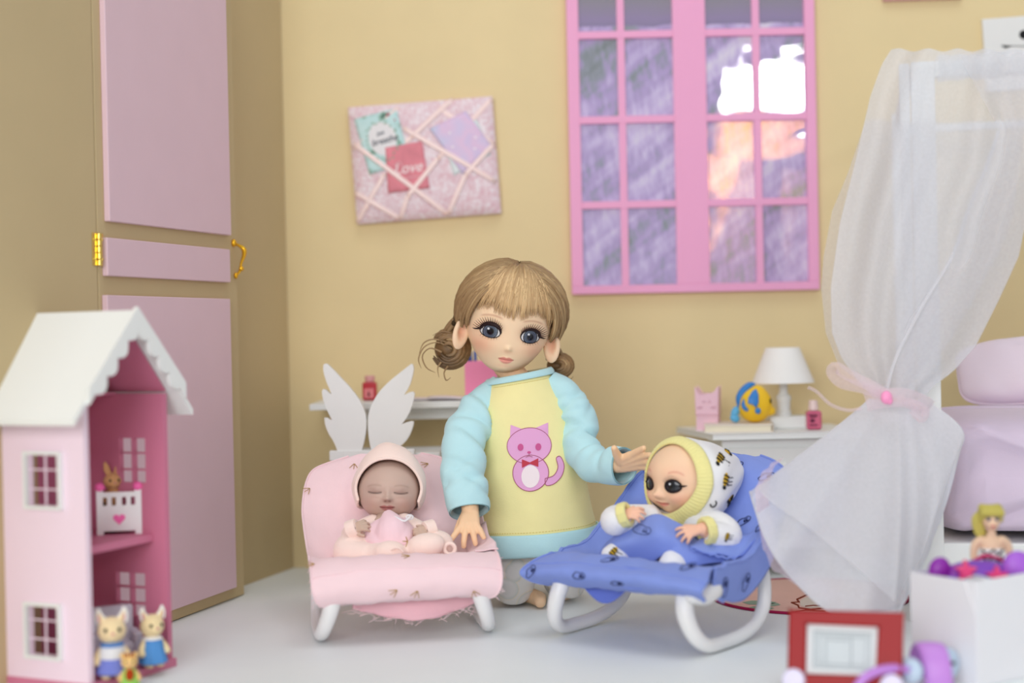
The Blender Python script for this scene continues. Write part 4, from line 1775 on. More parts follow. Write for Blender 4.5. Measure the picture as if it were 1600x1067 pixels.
for side in (1, -1):
    seq = []
    for k in range(NSC):
        f0, f1 = k / NSC, (k + 1) / NSC
        for i in range(9):
            f = f0 + (f1 - f0) * i / 8
            x = xa_ + side * f * (x_end - xa_)
            # scallop bulges below the line between cusps
            bl_ = .42 * math.sin(PI * i / 8)
            nx_, nz_ = -side * slope / math.hypot(slope, 1), -1 / math.hypot(slope, 1)
            seq.append((x + nx_ * bl_, inz(x) + nz_ * bl_ + (.0 if 0 < i < 8 else .1)))
    if side == 1:
        right = seq
    else:
        left = seq
poly = outer + right[::-1] + left[1:]
b = MB()
b.prism(poly, .28, Matrix.Translation((0, -1.03, 0)))
obj('scalloped_gable', b, M_WHITE, house, local=True, smooth=None)


# ---------------- toy animals
def critter(name, label, base, h, yaw, skin, ear_in, dress, skirt=None, ears='cat', collar=None, stripes=None, sit=False, muzzle=(245, 235, 225), belly=None):
    o = thing(name, label, 'toy animal', base, yaw)
    k = h / 4.0
    ms, md = mat(name + '_fur', skin, .8, .1, sheen=.3), mat(name + '_dress', dress, .8, .1)
    b_ = MB()
    # face looks along -y
    b_.ball((0, 0, 2.75 * k), (.82 * k, .74 * k, .78 * k), nu=24, nv=16)
    b_.ball((0, -.5 * k, 2.55 * k), (.42 * k, .38 * k, .34 * k), nu=16, nv=10)
    b_.tube([(0, 0, 2.2 * k), (0, 0, 1.6 * k)], [.4 * k, .5 * k], 12)
    for s_ in (-1, 1):
        b_.tube([(s_ * .5 * k, 0, 1.75 * k), (s_ * .85 * k, -.12 * k, 1.3 * k), (s_ * .9 * k, -.35 * k, .95 * k)], [.24 * k, .22 * k, .25 * k], 10, smooth=8)
        b_.ball((s_ * .38 * k, -.25 * k, .14 * k), (.3 * k, .42 * k, .14 * k), nu=12, nv=8)
        b_.tube([(s_ * .36 * k, 0, 1.0 * k), (s_ * .38 * k, 0, .15 * k)], [.3 * k, .26 * k], 10)
        if ears == 'cat':
            b_.tube([(s_ * .42 * k, 0, 3.2 * k), (s_ * .62 * k, 0, 3.6 * k), (s_ * .72 * k, 0, 3.95 * k)], [.38 * k, .27 * k, .08 * k], 10, flat=.6, smooth=8)
        elif ears == 'rabbit':
            b_.tube([(s_ * .3 * k, 0, 3.3 * k), (s_ * .5 * k, 0, 3.9 * k), (s_ * .68 * k, -.1 * k, 4.5 * k)], [.2 * k, .32 * k, .14 * k], 10, flat=.55, smooth=10)
        else:
            b_.ball((s_ * .62 * k, 0, 3.4 * k), (.28 * k, .2 * k, .28 * k), nu=12, nv=8)
    obj('body', remeshed(b_, .075 * k, 3), ms, o, local=True, smooth=180)
    b_ = MB()
    if skirt:
        b_.lathe([(.48 * k, 2.02 * k), (.74 * k, 1.75 * k), (.78 * k, 1.35 * k), (.72 * k, 1.15 * k)], (0, 0, 0), 24)
        obj('top', b_, md, o, local=True)
        b_ = MB()
        b_.lathe([(.72 * k, 1.2 * k), (.9 * k, .75 * k), (.98 * k, .35 * k), (.9 * k, .35 * k)], (0, 0, 0), 24)
        obj('skirt', b_, mat(name + '_skirt', skirt, .8, .1), o, local=True)
    else:
        b_.grid(lambda u, v: ((lambda r, z, a: ((r + .04 * math.sin(a * 9) * (1 - v)) * math.cos(a), (r + .04 * math.sin(a * 9) * (1 - v)) * math.sin(a) * .95, z))(
            float(np.interp(v, [0, .45, .5, .8, 1], [.98, .76, .72, .7, .46])) * k, (.32 + 1.72 * v) * k, u * 2 * PI)), 40, 12, closeu=True)
        obj('dress', b_, md, o, local=True, smooth=180)
    if collar:
        b_ = MB()
        b_.lathe([(.36 * k, 2.16 * k), (.66 * k, 1.98 * k), (.7 * k, 1.88 * k), (.5 * k, 1.9 * k)], (0, 0, 0), 20)
        obj('collar', b_, mat(name + '_collar', collar, .7, .1), o, local=True)
    b_ = MB()
    for s_ in (-1, 1):
        b_.ball((s_ * .38 * k, -.66 * k, 2.86 * k), (.11 * k, .07 * k, .13 * k), nu=10, nv=8)
    obj('eyes', b_, M_BLACK, o, local=True)
    b_ = MB()
    b_.ball((0, -.84 * k, 2.66 * k), (.12 * k, .08 * k, .08 * k), nu=10, nv=6)
    obj('nose', b_, mat(name + '_nose', (214, 150, 150), .5, .3), o, local=True)
    if ears == 'cat':
        b_ = MB()
        for s_ in (-1, 1):
            b_.ball((s_ * .6 * k, -.17 * k, 3.45 * k), (.17 * k, .07 * k, .26 * k), rot=euler(0, s_ * .28, 0), nu=10, nv=8)
        obj('inner_ears', b_, mat(name + '_earpink', ear_in, .8, .1), o, local=True)
        b_ = MB()
        for s_ in (-1, 1):
            b_.tube([(s_ * .3 * k, -.12 * k, 3.38 * k), (s_ * .56 * k, -.1 * k, 3.7 * k), (s_ * .72 * k, -.06 * k, 4.0 * k), (s_ * .86 * k, -.1 * k, 3.6 * k), (s_ * .8 * k, -.14 * k, 3.2 * k)], .08 * k, 8, smooth=18)
        obj('ear_rims', b_, mat(name + '_white', (240, 236, 230), .8, .1), o, local=True)
    if stripes:
        b_ = MB()
        for sx_ in (-.4, -.15, .15, .4):
            b_.tube([(sx_ * k, -.62 * k * (1 - abs(sx_) * .3), 3.15 * k), (sx_ * 1.02 * k, -.42 * k, 3.38 * k), (sx_ * k, .05 * k, 3.52 * k)], [.02 * k, .09 * k, .1 * k], 8)
        obj('stripes', b_, mat(name + '_stripe', stripes, .8, .1), o, local=True)
    if belly:
        b_ = MB()
        b_.ball((0, -.72 * k, 1.55 * k), (.42 * k, .2 * k, .62 * k), nu=14, nv=10)
        obj('front_tuft', b_, mat(name + '_tuft', belly, .8, .1), o, local=True)
    return o


def hp_world(px, py, z):
    return on_z(px, py, z)


c1 = on_z(176, 1059, .5)
critter('cat_figure', 'cream toy cat in blue collar and white dress before the armchair', c1, 3.95, math.radians(20), (240, 216, 170), (220, 150, 160), (228, 228, 230), skirt=(120, 130, 205), collar=(96, 140, 205))
c2 = on_z(244, 1043, .5)
critter('cat_figure', 'cream toy cat in plain blue dress at the dollhouse edge', c2 + Vector((-.25, .25, 0)), 3.5, math.radians(40), (240, 218, 170), (220, 150, 160), (92, 152, 216), collar=(240, 240, 240))
c3 = on_z(203, 1076, 0)
critter('squirrel_figure', 'small striped orange toy squirrel in green in front of the dollhouse', Vector((c3.x, c3.y, 0)), 2.25, math.radians(16), (240, 200, 130), (180, 90, 50), (150, 205, 100), ears='round', stripes=(170, 80, 36), belly=(176, 66, 26))
# armchair
ac = on_z(178, 1040, .5)
arm = thing('armchair', 'pale grey lilac toy armchair on the ground floor of the dollhouse', 'armchair', ac + Vector((-.1, .6, 0)), math.radians(24))
M_GREY = mat('grey_lilac_plastic', (206, 200, 212), .5, .3)
for nm, c_, s_ in (('seat', (0, 0, .75), (2.2, 1.7, 1.1)), ('backrest', (0, .95, 1.75), (2.5, .5, 3.1)), ('armrest', (-1.25, 0, 1.05), (.5, 1.9, 1.7)), ('armrest', (1.25, 0, 1.05), (.5, 1.9, 1.7))):
    b = MB()
    b.box(c_, s_, bev=.16)
    obj(nm, b, M_GREY, arm, local=True, smooth=None, mods=[('BEVEL', {'width': .0008, 'segments': 2})])
# crib on the middle floor
cb0 = on_z(187, 835, ZMID)
CW = 2.62
crib = thing('toy_crib', 'white toy crib with pink heart and knobs on the middle floor', 'crib', cb0, math.radians(10))
M_CRIB = mat('crib_white', (240, 240, 240), .4, .4)
M_CPINK = mat('crib_pink', (250, 110, 180), .4, .4)
CH = 2.75
slots = [[(x - .13, 1.75), (x + .13, 1.75), (x + .13, 2.25), (x - .13, 2.25)] for x in (-.82, -.3, .3, .82)]
b = MB()
b.prism([(-CW / 2, 0), (-CW / 2 + .38, 0), (-CW / 2 + .38, .22), (CW / 2 - .38, .22), (CW / 2 - .38, 0), (CW / 2, 0), (CW / 2, CH), (CW / 2 - .38, CH), (CW / 2 - .38, 2.55), (-CW / 2 + .38, 2.55), (-CW / 2 + .38, CH), (-CW / 2, CH)], .25, Matrix.Identity(4), holes=slots)
obj('front_panel', b, M_CRIB, crib, local=True, smooth=None)
b = MB()
b.prism([(-CW / 2, 0), (CW / 2, 0), (CW / 2, CH - .2), (-CW / 2, CH - .2)], .2, Matrix.Translation((0, 2.2, 0)))
obj('rear_panel', b, M_CRIB, crib, local=True, smooth=None)
for xx in (-CW / 2 + .1, CW / 2 - .1):
    b = MB()
    b.box((xx, 1.2, 1.35), (.2, 2.0, 2.5), bev=.03)
    obj('end_panel', b, M_CRIB, crib, local=True, smooth=None)
b = MB()
b.box((0, 1.2, .55), (CW - .4, 1.9, .3), bev=.05)
obj('mattress', b, mat('crib_mattress', (200, 170, 150), .8, .1), crib, local=True, smooth=None)
for xx in (-CW / 2 + .2, CW / 2 - .2):
    b = MB()
    b.ball((xx, .12, CH + .12), (.3, .28, .28), nu=14, nv=10)
    obj('knob', b, M_CPINK, crib, local=True)
b = MB()
hp2 = []
for i in range(28):
    t = i / 28 * 2 * PI
    hp2.append((.022 * 16 * math.sin(t) ** 3, .95 + .022 * (13 * math.cos(t) - 5 * math.cos(2 * t) - 2 * math.cos(3 * t) - math.cos(4 * t))))
b.prism(hp2, .1, Matrix.Translation((0, -.08, 0)))
obj('heart', b, M_CPINK, crib, local=True, smooth=None)
rb = cb0 + rz(math.radians(10)) @ Vector((-.45, 1.15, 1.25))
critter('rabbit_figure', 'tan toy rabbit standing in the white toy crib', rb, 2.72, math.radians(30), (222, 172, 118), (200, 140, 120), (220, 170, 120), ears='rabbit')

# ================================================================== FASHION DOLL IN THE BOX
M_DSK = mat('doll_vinyl', (238, 204, 172), .5, .3)
fd = at(1546, 880, 84.6)
fbase = Vector((fd.x, fd.y, .25))
fdoll = thing('fashion_doll', 'small blond ponytail doll in black and white top inside the paper box', 'doll', fbase, math.radians(-8))
Mf2 = Matrix.Translation(fbase) @ rz(math.radians(-8))
Mf2i = Mf2.inverted()


def fz(px, py, dd=0.0):
    return Mf2i @ at(px, py, 84.6 + dd)


hd_ = fz(1549, 812)
sh_ = fz(1549, 838)
wa_ = fz(1548, 872)
b = MB()
b.ball(hd_, (.5, .52, .66), nu=20, nv=14)
b.ball(hd_ + Vector((0, -.38, -.2)), (.3, .2, .3), nu=12, nv=8)
b.tube([hd_ + Vector((0, .05, -.4)), sh_ + Vector((0, 0, .1))], [.23, .26], 10)
b.tube([sh_ + Vector((0, 0, -.1)), sh_ + Vector((0, 0, -.6)), wa_, wa_ + Vector((0, 0, -.8)), Vector((wa_.x, wa_.y, 1.6)), Vector((wa_.x, wa_.y, .25))], [.42, .62, .42, .62, .5, .3], 14, flat=.75, smooth=20)
for s_ in (-1, 1):
    b.tube([sh_ + Vector((s_ * .5, 0, -.18)), sh_ + Vector((s_ * .9, .05, -.5)), sh_ + Vector((s_ * 1.0, 0, -1.3)), sh_ + Vector((s_ * .95, -.25, -2.1))], [.28, .25, .2, .14], 10, smooth=14)
    b.tube([sh_ + Vector((s_ * .95, -.25, -2.1)), sh_ + Vector((s_ * .92, -.35, -2.5))], [.14, .1], 8)
obj('body', remeshed(b, .07, 3), M_DSK, fdoll, local=True, smooth=180)
b = MB()
for i in range(40):
    t = i / 40
    a_ = 2 * PI * t
    st_ = hd_ + Vector((.55 * math.cos(a_), .05 + .5 * math.sin(a_), .3 if math.sin(a_) < 0 else -.1))
    tp_ = hd_ + Vector((-.1, .35, .62))
    b.tube([st_, st_.lerp(tp_, .5) + Vector((.25 * math.cos(a_), .2 * math.sin(a_), .32)), tp_], [.11, .14, .1], 6, smooth=8)
b.ball(hd_ + Vector((0, .1, .22)), (.62, .56, .55), nu=18, nv=12)
for k_ in range(7):
    b.tube([hd_ + Vector((-.2, .4, .5)), hd_ + Vector((-.85 + .05 * k_, .3, .1)), hd_ + Vector((-.8 + .06 * k_, .25, -.7)), hd_ + Vector((-.6 + .05 * k_, .2, -1.1 + .05 * k_))], [.14, .18, .16, .07], 7, smooth=12)
for k_ in range(11):
    x_ = -.5 + k_ * .1
    b.tube([hd_ + Vector((x_ * .6, -.05, .72)), hd_ + Vector((x_ * 1.05, -.5, .55)), hd_ + Vector((x_ * 1.1, -.52, .28))], [.1, .12, .08], 6, smooth=8)
obj('hair', b, mat('doll_blond', (196, 184, 92), .5, .35, bump=.4, bscale=500), fdoll, local=True, smooth=180)
b = MB()
for s_ in (-1, 1):
    b.ball(hd_ + Vector((s_ * .22, -.47, .06)), (.12, .06, .07), nu=10, nv=6)
    b.tube([hd_ + Vector((s_ * .1, -.5, .17)), hd_ + Vector((s_ * .35, -.45, .17))], .03, 6)
obj('eyes', b, mat('doll_eye_dark', (70, 80, 110), .3, .4), fdoll, local=True)
b = MB()
b.ball(hd_ + Vector((0, -.58, -.3)), (.12, .05, .05), nu=10, nv=6)
obj('lips', b, mat('doll_lips', (210, 70, 90), .4, .3), fdoll, local=True)
b = MB()
b.lathe([(.5, -.62), (.66, -.7), (.66, -.95), (.5, -1.45), (.47, -1.75), (.62, -2.2)], sh_, 24, sy=.78)
obj('bodice', b, mat('bodice_white', (240, 240, 240), .7, .2), fdoll, local=True)
b = MB()
for s_ in (0, 1):
    for k_ in range(3):
        z_ = -.72 - k_ * .42
        b.tube([sh_ + Vector((-.58, -.3, z_)), sh_ + Vector((-.3, -.5, z_ - .25)), sh_ + Vector((0, -.56, z_ + .05)), sh_ + Vector((.3, -.5, z_ - .25)), sh_ + Vector((.58, -.3, z_))], .055, 6)
obj('chevron_stripes', b, M_BLACK, fdoll, local=True)
b = MB()
b.tube([sh_ + Vector((-1.15, -.6, -1.35)), sh_ + Vector((-.5, -.78, -1.0)), sh_ + Vector((.2, -.78, -1.15)), sh_ + Vector((.8, -.65, -1.5)), sh_ + Vector((1.1, -.5, -1.8))], [.2, .24, .18, .22, .18], 8, smooth=20, flat=.5)
b.tube([sh_ + Vector((-1.3, -.5, -2.1)), sh_ + Vector((-.6, -.7, -1.8)), sh_ + Vector((-.2, -.74, -1.5))], [.18, .2, .15], 8, smooth=12, flat=.5)
obj('magenta_sash', b, mat('magenta_satin', (206, 40, 110), .35, .5), fdoll, local=True)

# ================================================================== RED SKETCH TOY
rt = on_z(1318, 1086)
RTA = math.radians(-20)
red = thing('drawing_toy', 'red framed sketch screen toy standing at the front right', 'toy', rt, RTA)
M_RED = mat('toy_red', (156, 8, 14), .35, .22)
TW, TH, TT = 5.95, 4.35, .75
tilt = euler(math.radians(-16), 0, 0)
b = MB()
b.prism([(-TW / 2, .1), (TW / 2, .1), (TW / 2, TH), (-TW / 2, TH)], TT, tilt, holes=[[(-2.0, 1.0), (1.75, 1.0), (1.75, TH - .72), (-2.0, TH - .72)]])
obj('frame', b, M_RED, red, local=True, smooth=None, mods=[('BEVEL', {'width': .0014, 'segments': 3})])
b = MB()
b.box((-.125, .5, (1.0 + TH - .72) / 2), (3.9, .3, TH - 1.6), bev=.02)
obj('backing', b.xform(tilt), M_RED, red, local=True, smooth=None)
b = MB()
b.prism([(-2.0, 1.0), (1.75, 1.0), (1.75, TH - .72), (-2.0, TH - .72)], .1, tilt @ Matrix.Translation((0, .08, 0)), holes=[[(-1.7, 1.3), (1.45, 1.3), (1.45, TH - 1.0), (-1.7, TH - 1.0)]])
obj('screen_border', b, mat('screen_white', (226, 230, 232), .5, .3), red, local=True, smooth=None)
b = MB()
b.box((-.125, .22, (1.3 + TH - 1.0) / 2), (3.2, .08, TH - 2.2), bev=.01)
obj('screen', b.xform(tilt), mat('screen_grey', (196, 204, 208), .35, .4, var=.03), red, local=True, smooth=None)
b = MB()
zz0, zz1 = 1.38, TH - 1.08
for pts_ in ([(-1.6, zz0), (1.35, zz0), (1.35, zz1), (-1.6, zz1), (-1.6, zz0)], [(-1.35, zz0 + .2), (1.1, zz0 + .2), (1.1, zz1 - .2), (-1.35, zz1 - .2), (-1.35, zz0 + .2)], [(.35, zz0 + .2), (.35, zz1 - .2)], [(-1.0, zz0 + .3), (-1.0, zz1 - .4), (.2, zz1 - .4)]):
    b.tube([(x, .165, z) for x, z in pts_], .018, 4)
obj('drawn_lines', b.xform(tilt), mat('drawn_grey', (140, 148, 154), .6, .2), red, local=True, smooth=None)
for xx in (-2.62, 2.5):
    b = MB()
    b.lathe([(.62, 0), (.62, .25), (.56, .34), (.2, .36)], (0, 0, 0), 24, rot=Matrix.Rotation(PI / 2, 4, 'X'))
    b.xform(tilt @ Matrix.Translation((xx, .0, .32 if False else .62)))
    obj('knob', b, mat('knob_white', (226, 220, 244), .35, .4), red, local=True)
bdp = on_z(1275, 1072)
bead = MB()
bead.ball(Vector((bdp.x, bdp.y - 1.2, .28)), .28, nu=14, nv=10)
tag(obj('bead', bead, mat('bead_orange', (246, 160, 90), .35, .4)), 'tiny orange bead on the floor before the red toy', 'bead')

# ================================================================== TOY HEADPHONES
hb = on_z(1450, 1075)
hph = thing('toy_headphones', 'lilac toy headphones with light blue ear cups in the foreground', 'headphones', hb, math.radians(-10))
M_LIL = mat('lilac_plastic', (200, 140, 224), .4, .4)
M_LBL = mat('light_blue_plastic', (196, 216, 236), .4, .4)
hz_ = at(1460, 1008, 79).z
b = MB()
pts_ = [(math.sin(t) * .9 - .1, math.cos(t) * 1.5 - .6, .3 + (hz_ - .35) * max(math.sin(t * 1.0), 0) if False else 0) for t in (0,)]
arc = []
for i in range(25):
    t = PI * i / 24
    arc.append(Vector((.15 + .35 * math.cos(t), -1.15 * math.cos(t) + .3, .25 + (hz_ - .3) * math.sin(t))))
b.tube(arc, .17, 12, up=Vector((1, .0, 0)), flat=4.2)
obj('headband', b, M_LIL, hph, local=True, smooth=60)
mid_ = at(1421, 1048, 78) - hb
R10 = rz(math.radians(10))
cup1 = R10 @ mid_
b = MB()
b.lathe([(.3, -.35), (.66, -.28), (.72, 0), (.66, .22), (.4, .3), (.1, .32)], cup1, 28, rot=euler(math.radians(80), 0, math.radians(-25)))
obj('ear_cup', b, M_LBL, hph, local=True, smooth=60)
cup2 = R10 @ (at(1482, 1036, 79.4) - hb)
b = MB()
b.lathe([(.3, -.3), (.78, -.25), (.84, 0), (.74, .25), (.4, .3), (.1, .3)], cup2, 28, rot=euler(math.radians(85), 0, math.radians(55)))
e2 = obj('ear_cup', b, M_LBL, hph, local=True, smooth=60)
b = MB()
for k_ in range(9):
    t = k_ * 2 * PI / 9
    b.ball(cup1 + Vector((-.12 + .3 * math.cos(t), -.36, .02 + .26 * math.sin(t))), (.09, .03, .09), nu=8, nv=6)
obj('cup_print', b, mat('cup_print_blue', (170, 186, 226), .5, .3), hph, local=True)
b = MB()
b.ball(R10 @ (at(1489, 1036, 78.5) - hb), (.14, .1, .12), nu=10, nv=8)
obj('eye_print', b, M_BLACK, hph, local=True)
b = MB()
arm_ = [R10 @ (at(x, y, d_) - hb) for x, y, d_ in ((1338, 1074, 77), (1352, 1058, 77), (1375, 1047, 77.2), (1405, 1044, 77.6), (1425, 1048, 78))]
b.tube(arm_, [.22, .24, .24, .24, .2], 10, smooth=20)
obj('side_band', b, M_LIL, hph, local=True)
# ================================================================== ROCKING CRADLES
def cradle_surface(lip=1.0):
    #      y     z     w    raise
    tab = [(-1.3, 2.7, 4.7, 0), (-2.2, 3.0, 5.5, 0), (-2.6, 3.9, 5.9, 0), (-2.0, 4.9, 6.0, 0), (-.6, 5.4, 6.0, .1), (1.2, 4.6, 6.0, .8), (3.4, 4.0, 6.0, 1.5), (5.6, 5.2, 6.1, 1.5),
           (7.4, 6.8, 6.1, 1.0), (9.0, 8.6, 5.8, .6), (10.2, 9.9, 5.2, .2), (11.0, 10.6, 4.0, 0), (11.5, 10.95, 2.6, 0)]
    if lip < 1:
        tab[0] = (-1.2, 3.6, 5.6, 0)
        tab[1] = (-2.0, 3.9, 6.3, 0)
        tab[2] = (-2.9, 4.6, 6.6, 0)
        tab[3] = (-2.0, 5.1, 6.5, 0)
    q = np.array(catmull(tab, 200))

    def Sf(s, t):
        """s 0..1 from lip to top, t -1..1 across"""
        i = max(0, min(s, 1)) * 199
        j = min(int(i), 198)
        y, z, w, r = q[j] + (q[j + 1] - q[j]) * (i - j)
        wr = .08 * math.sin(9 * s + 3 * t) + .06 * math.sin(23 * s - 7 * t) + .05 * math.sin(31 * t + 9 * s) * math.sin(17 * s + 2) + .05 * math.sin(14 * t - 20 * s)
        return Vector((t * w, y + .25 * abs(t) ** 3 * (1 if s > .45 else 0), z + r * abs(t) ** 3.0 + wr * .6 - (.25 * abs(t) ** 6 if s < .4 else 0)))
    return Sf


def normal_of(Sf, s, t):
    a = Sf(s + .01, t) - Sf(s - .01, t)
    b_ = Sf(s, t + .02) - Sf(s, t - .02)
    return b_.cross(a).normalized()


def make_cradle(name, label, base, ang_, fabric, group, lip=1.0):
    o = thing(name, label, 'cradle', base, ang_, group)
    Sf = cradle_surface(lip)
    b_ = MB()
    n1, n2 = 60, 33
    th = 1.0

    def pad(u, v):
        # closed loop over the width: top then underside
        s = u
        if v <= .5:
            t = -1 + 4 * v
            p = Sf(s, t)
            n = normal_of(Sf, min(max(s, .02), .98), t * .97)
            return p + n * .12 * (1 - t * t)
        t = 1 - 4 * (v - .5)
        p = Sf(s, t * .97)
        n = normal_of(Sf, min(max(s, .02), .98), t * .97)
        return p - n * th * (1 - abs(t) ** 6 * .55)
    b_.grid(pad, n1, 64, closev=True)
    # close ends
    for e in (0, n1 - 1):
        ring = [e * 64 + k for k in range(64)]
        b_.f.append(tuple(ring if e == 0 else ring[::-1]))
    obj('padded_seat', b_, fabric, o, local=True, smooth=60)
    # seam piping round the pad
    b_ = MB()
    b_.tube([Sf(i / 80, -1) + Vector((-.04, 0, .03)) for i in range(81)], .07, 6)
    b_.tube([Sf(i / 80, 1) + Vector((.04, 0, .03)) for i in range(81)], .07, 6)
    b_.tube([Sf(.235, -1 + i / 20) + normal_of(Sf, .235, -.97 + i / 20 * .97) * (.10 * (1 - (-1 + i / 20) ** 2) + .02) for i in range(41)], .05, 6)
    obj('piping', b_, fabric, o, local=True)
    for s_ in (-1, 1):
        b_ = MB()
        b_.tube([(s_ * 4.5, -1.2, 3.9), (s_ * 4.75, -1.65, 2.7), (s_ * 5.15, -1.35, 1.4), (s_ * 5.4, -.3, .62), (s_ * 5.45, 1.4, .5), (s_ * 5.45, 3.6, .55), (s_ * 5.4, 5.6, .95), (s_ * 5.3, 6.9, 1.9), (s_ * 5.2, 7.2, 3.4), (s_ * 5.1, 6.8, 5.2)],
                [.56, .55, .5, .46, .44, .44, .44, .46, .46, .44], 14, smooth=44, flat=.95)
        obj('rocker', b_, M_PLASTIC, o, local=True)
    b_ = MB()
    b_.tube([(-5.0, 6.7, 4.2), (5.0, 6.7, 4.2)], .35, 10)
    obj('cross_bar', b_, M_PLASTIC, o, local=True)
    return o, Sf


def floor_mid(a, b):
    p, q = on_z(*a), on_z(*b)
    return (p + q) / 2, math.atan2(q.y - p.y, q.x - p.x)


pm, pa = floor_mid((503, 1003), (760, 988))
pm = pm + rz(pa) @ Vector((0, -.2, 0))
PC, PS = make_cradle('baby_cradle', 'pale pink padded rocking cradle at left with the sleeping baby', pm, pa, M_PFAB, None)
bm_, ba = floor_mid((885, 991), (1112, 1022))
bm_ = bm_ + rz(ba) @ Vector((0, -.2, 0))
BC, BS = make_cradle('baby_cradle', 'blue padded rocking cradle at right with cloud print fabric', bm_, ba, M_BFAB, None, .6)
PW = Matrix.Translation(pm) @ rz(pa)
BW = Matrix.Translation(bm_) @ rz(ba)

# pink cradle: gold sprig prints and hanging cloth
M_GOLDPR = mat('gold_print', (176, 140, 60), .4, .5)
b = MB()
for (s, t, a0) in ((.30, .05, .2), (.13, .1, 1.2), (.14, -.12, .6), (.12, .72, 2.0), (.30, -.95, .3), (.74, -.95, .5), (.99, .0, .9), (.86, .62, .2), (.7, .8, 2.2), (.88, -.5, 1.4)):
    c_, n_ = PS(s, t), normal_of(PS, min(s, .98), t * .97)
    e1 = n_.cross(Vector((0, 0, 1)) if abs(n_.z) < .9 else Vector((0, 1, 0))).normalized()
    e2 = n_.cross(e1)
    b = MB()
    for k in (-.55, 0, .55):
        d = e1 * math.cos(a0 + k) + e2 * math.sin(a0 + k)
        b.tube([c_ + n_ * .15 + d * .06, c_ + d * .58 + n_ * .15], [.024, .02], 5)
    obj('gold_sprig_print', b, M_GOLDPR, PC, local=True)
b = MB()
b.grid(lambda u, v: (-3.4 + 8.3 * u, -.5 + .4 * math.sin(u * 9) * v - .2 * v, 3.2 - v * (1.9 - .9 * (2 * u - 1) ** 2 + .03 * math.sin(u * 31))), 40, 10)
obj('hanging_cloth', b, mat('under_pink', (240, 190, 200), .85, .1, bump=.3, bscale=150), PC, local=True, smooth=80, mods=[('SOLIDIFY', {'thickness': .0006})])
b = MB()
rn = random.Random(11)
for k in range(34):
    u = rn.random()
    p = Vector((-3.4 + 8.3 * u, -.7, 3.2 - (1.9 - .9 * (2 * u - 1) ** 2)))
    b.tube([p, p + Vector((rn.uniform(-.5, .5), rn.uniform(-.2, .1), rn.uniform(-.3, .1))), p + Vector((rn.uniform(-.9, .9), rn.uniform(-.3, .1), rn.uniform(-.5, .2)))], .014, 4, smooth=6)
for k in range(30):
    s_ = rn.choice((-1, 1))
    p = PS(rn.uniform(.05, .4), s_)
    b.tube([p, p + Vector((s_ * rn.uniform(0, .3), rn.uniform(-.2, .2), rn.uniform(-.4, .1)))], .014, 4)
obj('frayed_threads', b, M_PFAB, PC, local=True, kind='stuff')
# a raised cloth corner right of the baby
b = MB()
b.grid(lambda u, v: (PS(.36 + .2 * u, .78 + .24 * v) + Vector((.1 * v, 0, .1 + .25 * math.sin(PI * u) * v))), 16, 10)
obj('cloth_corner', b, M_PFAB, PC, local=True, smooth=80, mods=[('SOLIDIFY', {'thickness': .0008})])

# blue cradle: side skirts, cloud outlines
for s_ in (-1, 1):
    b = MB()

    def sk2(u, v, s_=s_):
        s = .34 + .5 * u
        p = BS(s, s_)
        dz = 2.7 * math.sin(PI * min(u * 1.0 + .12, 1)) ** .5
        return p + Vector((s_ * (.1 + .12 * math.sin(u * 16) * v - .25 * v), 0, -v * dz))
    b.grid(sk2, 40, 12)
    obj('side_skirt', b, M_BFAB, BC, local=True, smooth=80, mods=[('SOLIDIFY', {'thickness': .001})])
    b = MB()
    b.tube([sk2(i / 40, 0) + Vector((s_ * .08, 0, .04 * math.sin(i * 1.7))) for i in range(41)], .09, 6)
    obj('ruffled_seam', b, M_BFAB, BC, local=True)
b = MB()
b.grid(lambda u, v: (-3.0 + 3.2 * u, -.9 - .3 * v, 3.6 - v * (.9 * math.sin(PI * u) + .1)), 16, 6)
obj('hanging_cloth', b, mat('under_blue', (104, 122, 204), .85, .1), BC, local=True, smooth=80, mods=[('SOLIDIFY', {'thickness': .0006})])
b = MB()
b.tube([(5.3, -1.9, 3.9), (5.6, -.9, 3.75), (5.75, .3, 3.9)], [.5, .62, .5], 14, smooth=10)
obj('corner_bracket', b, M_PLASTIC, BC, local=True)
M_NAVY = mat('navy_print', (38, 44, 88), .7, .15)


def cloud_line(mb, P, N_, sc, rot=0.0):
    """outline cloud with two eye dots; P(x,z) point of the cloth, N_ its normal"""
    L = [(-.5, -.18), (-.62, .05), (-.42, .2), (-.25, .36), (.02, .36), (.2, .28), (.42, .3), (.58, .12), (.5, -.1), (.3, -.2), (.0, -.24), (-.3, -.22), (-.5, -.18)]
    cr, sr = math.cos(rot), math.sin(rot)
    R = lambda x, z: ((x * cr - z * sr) * sc, (x * sr + z * cr) * sc)
    q = catmull(L, 30)
    mb.tube([P(*R(*p)) + N_ * .05 for p in q], .026, 5)
    for x in (.1, .26):
        mb.ball(P(*R(x, -.02)) + N_ * .05, (.075, .075, .075), nu=7, nv=5)
    mb.tube([P(*R(.05, .1)) + N_ * .05, P(*R(.2, .16)) + N_ * .05, P(*R(.38, .12)) + N_ * .05], .02, 5)
    mb.tube([P(*R(.3, -.05)) + N_ * .05, P(*R(.45, -.12)) + N_ * .05], .02, 5)


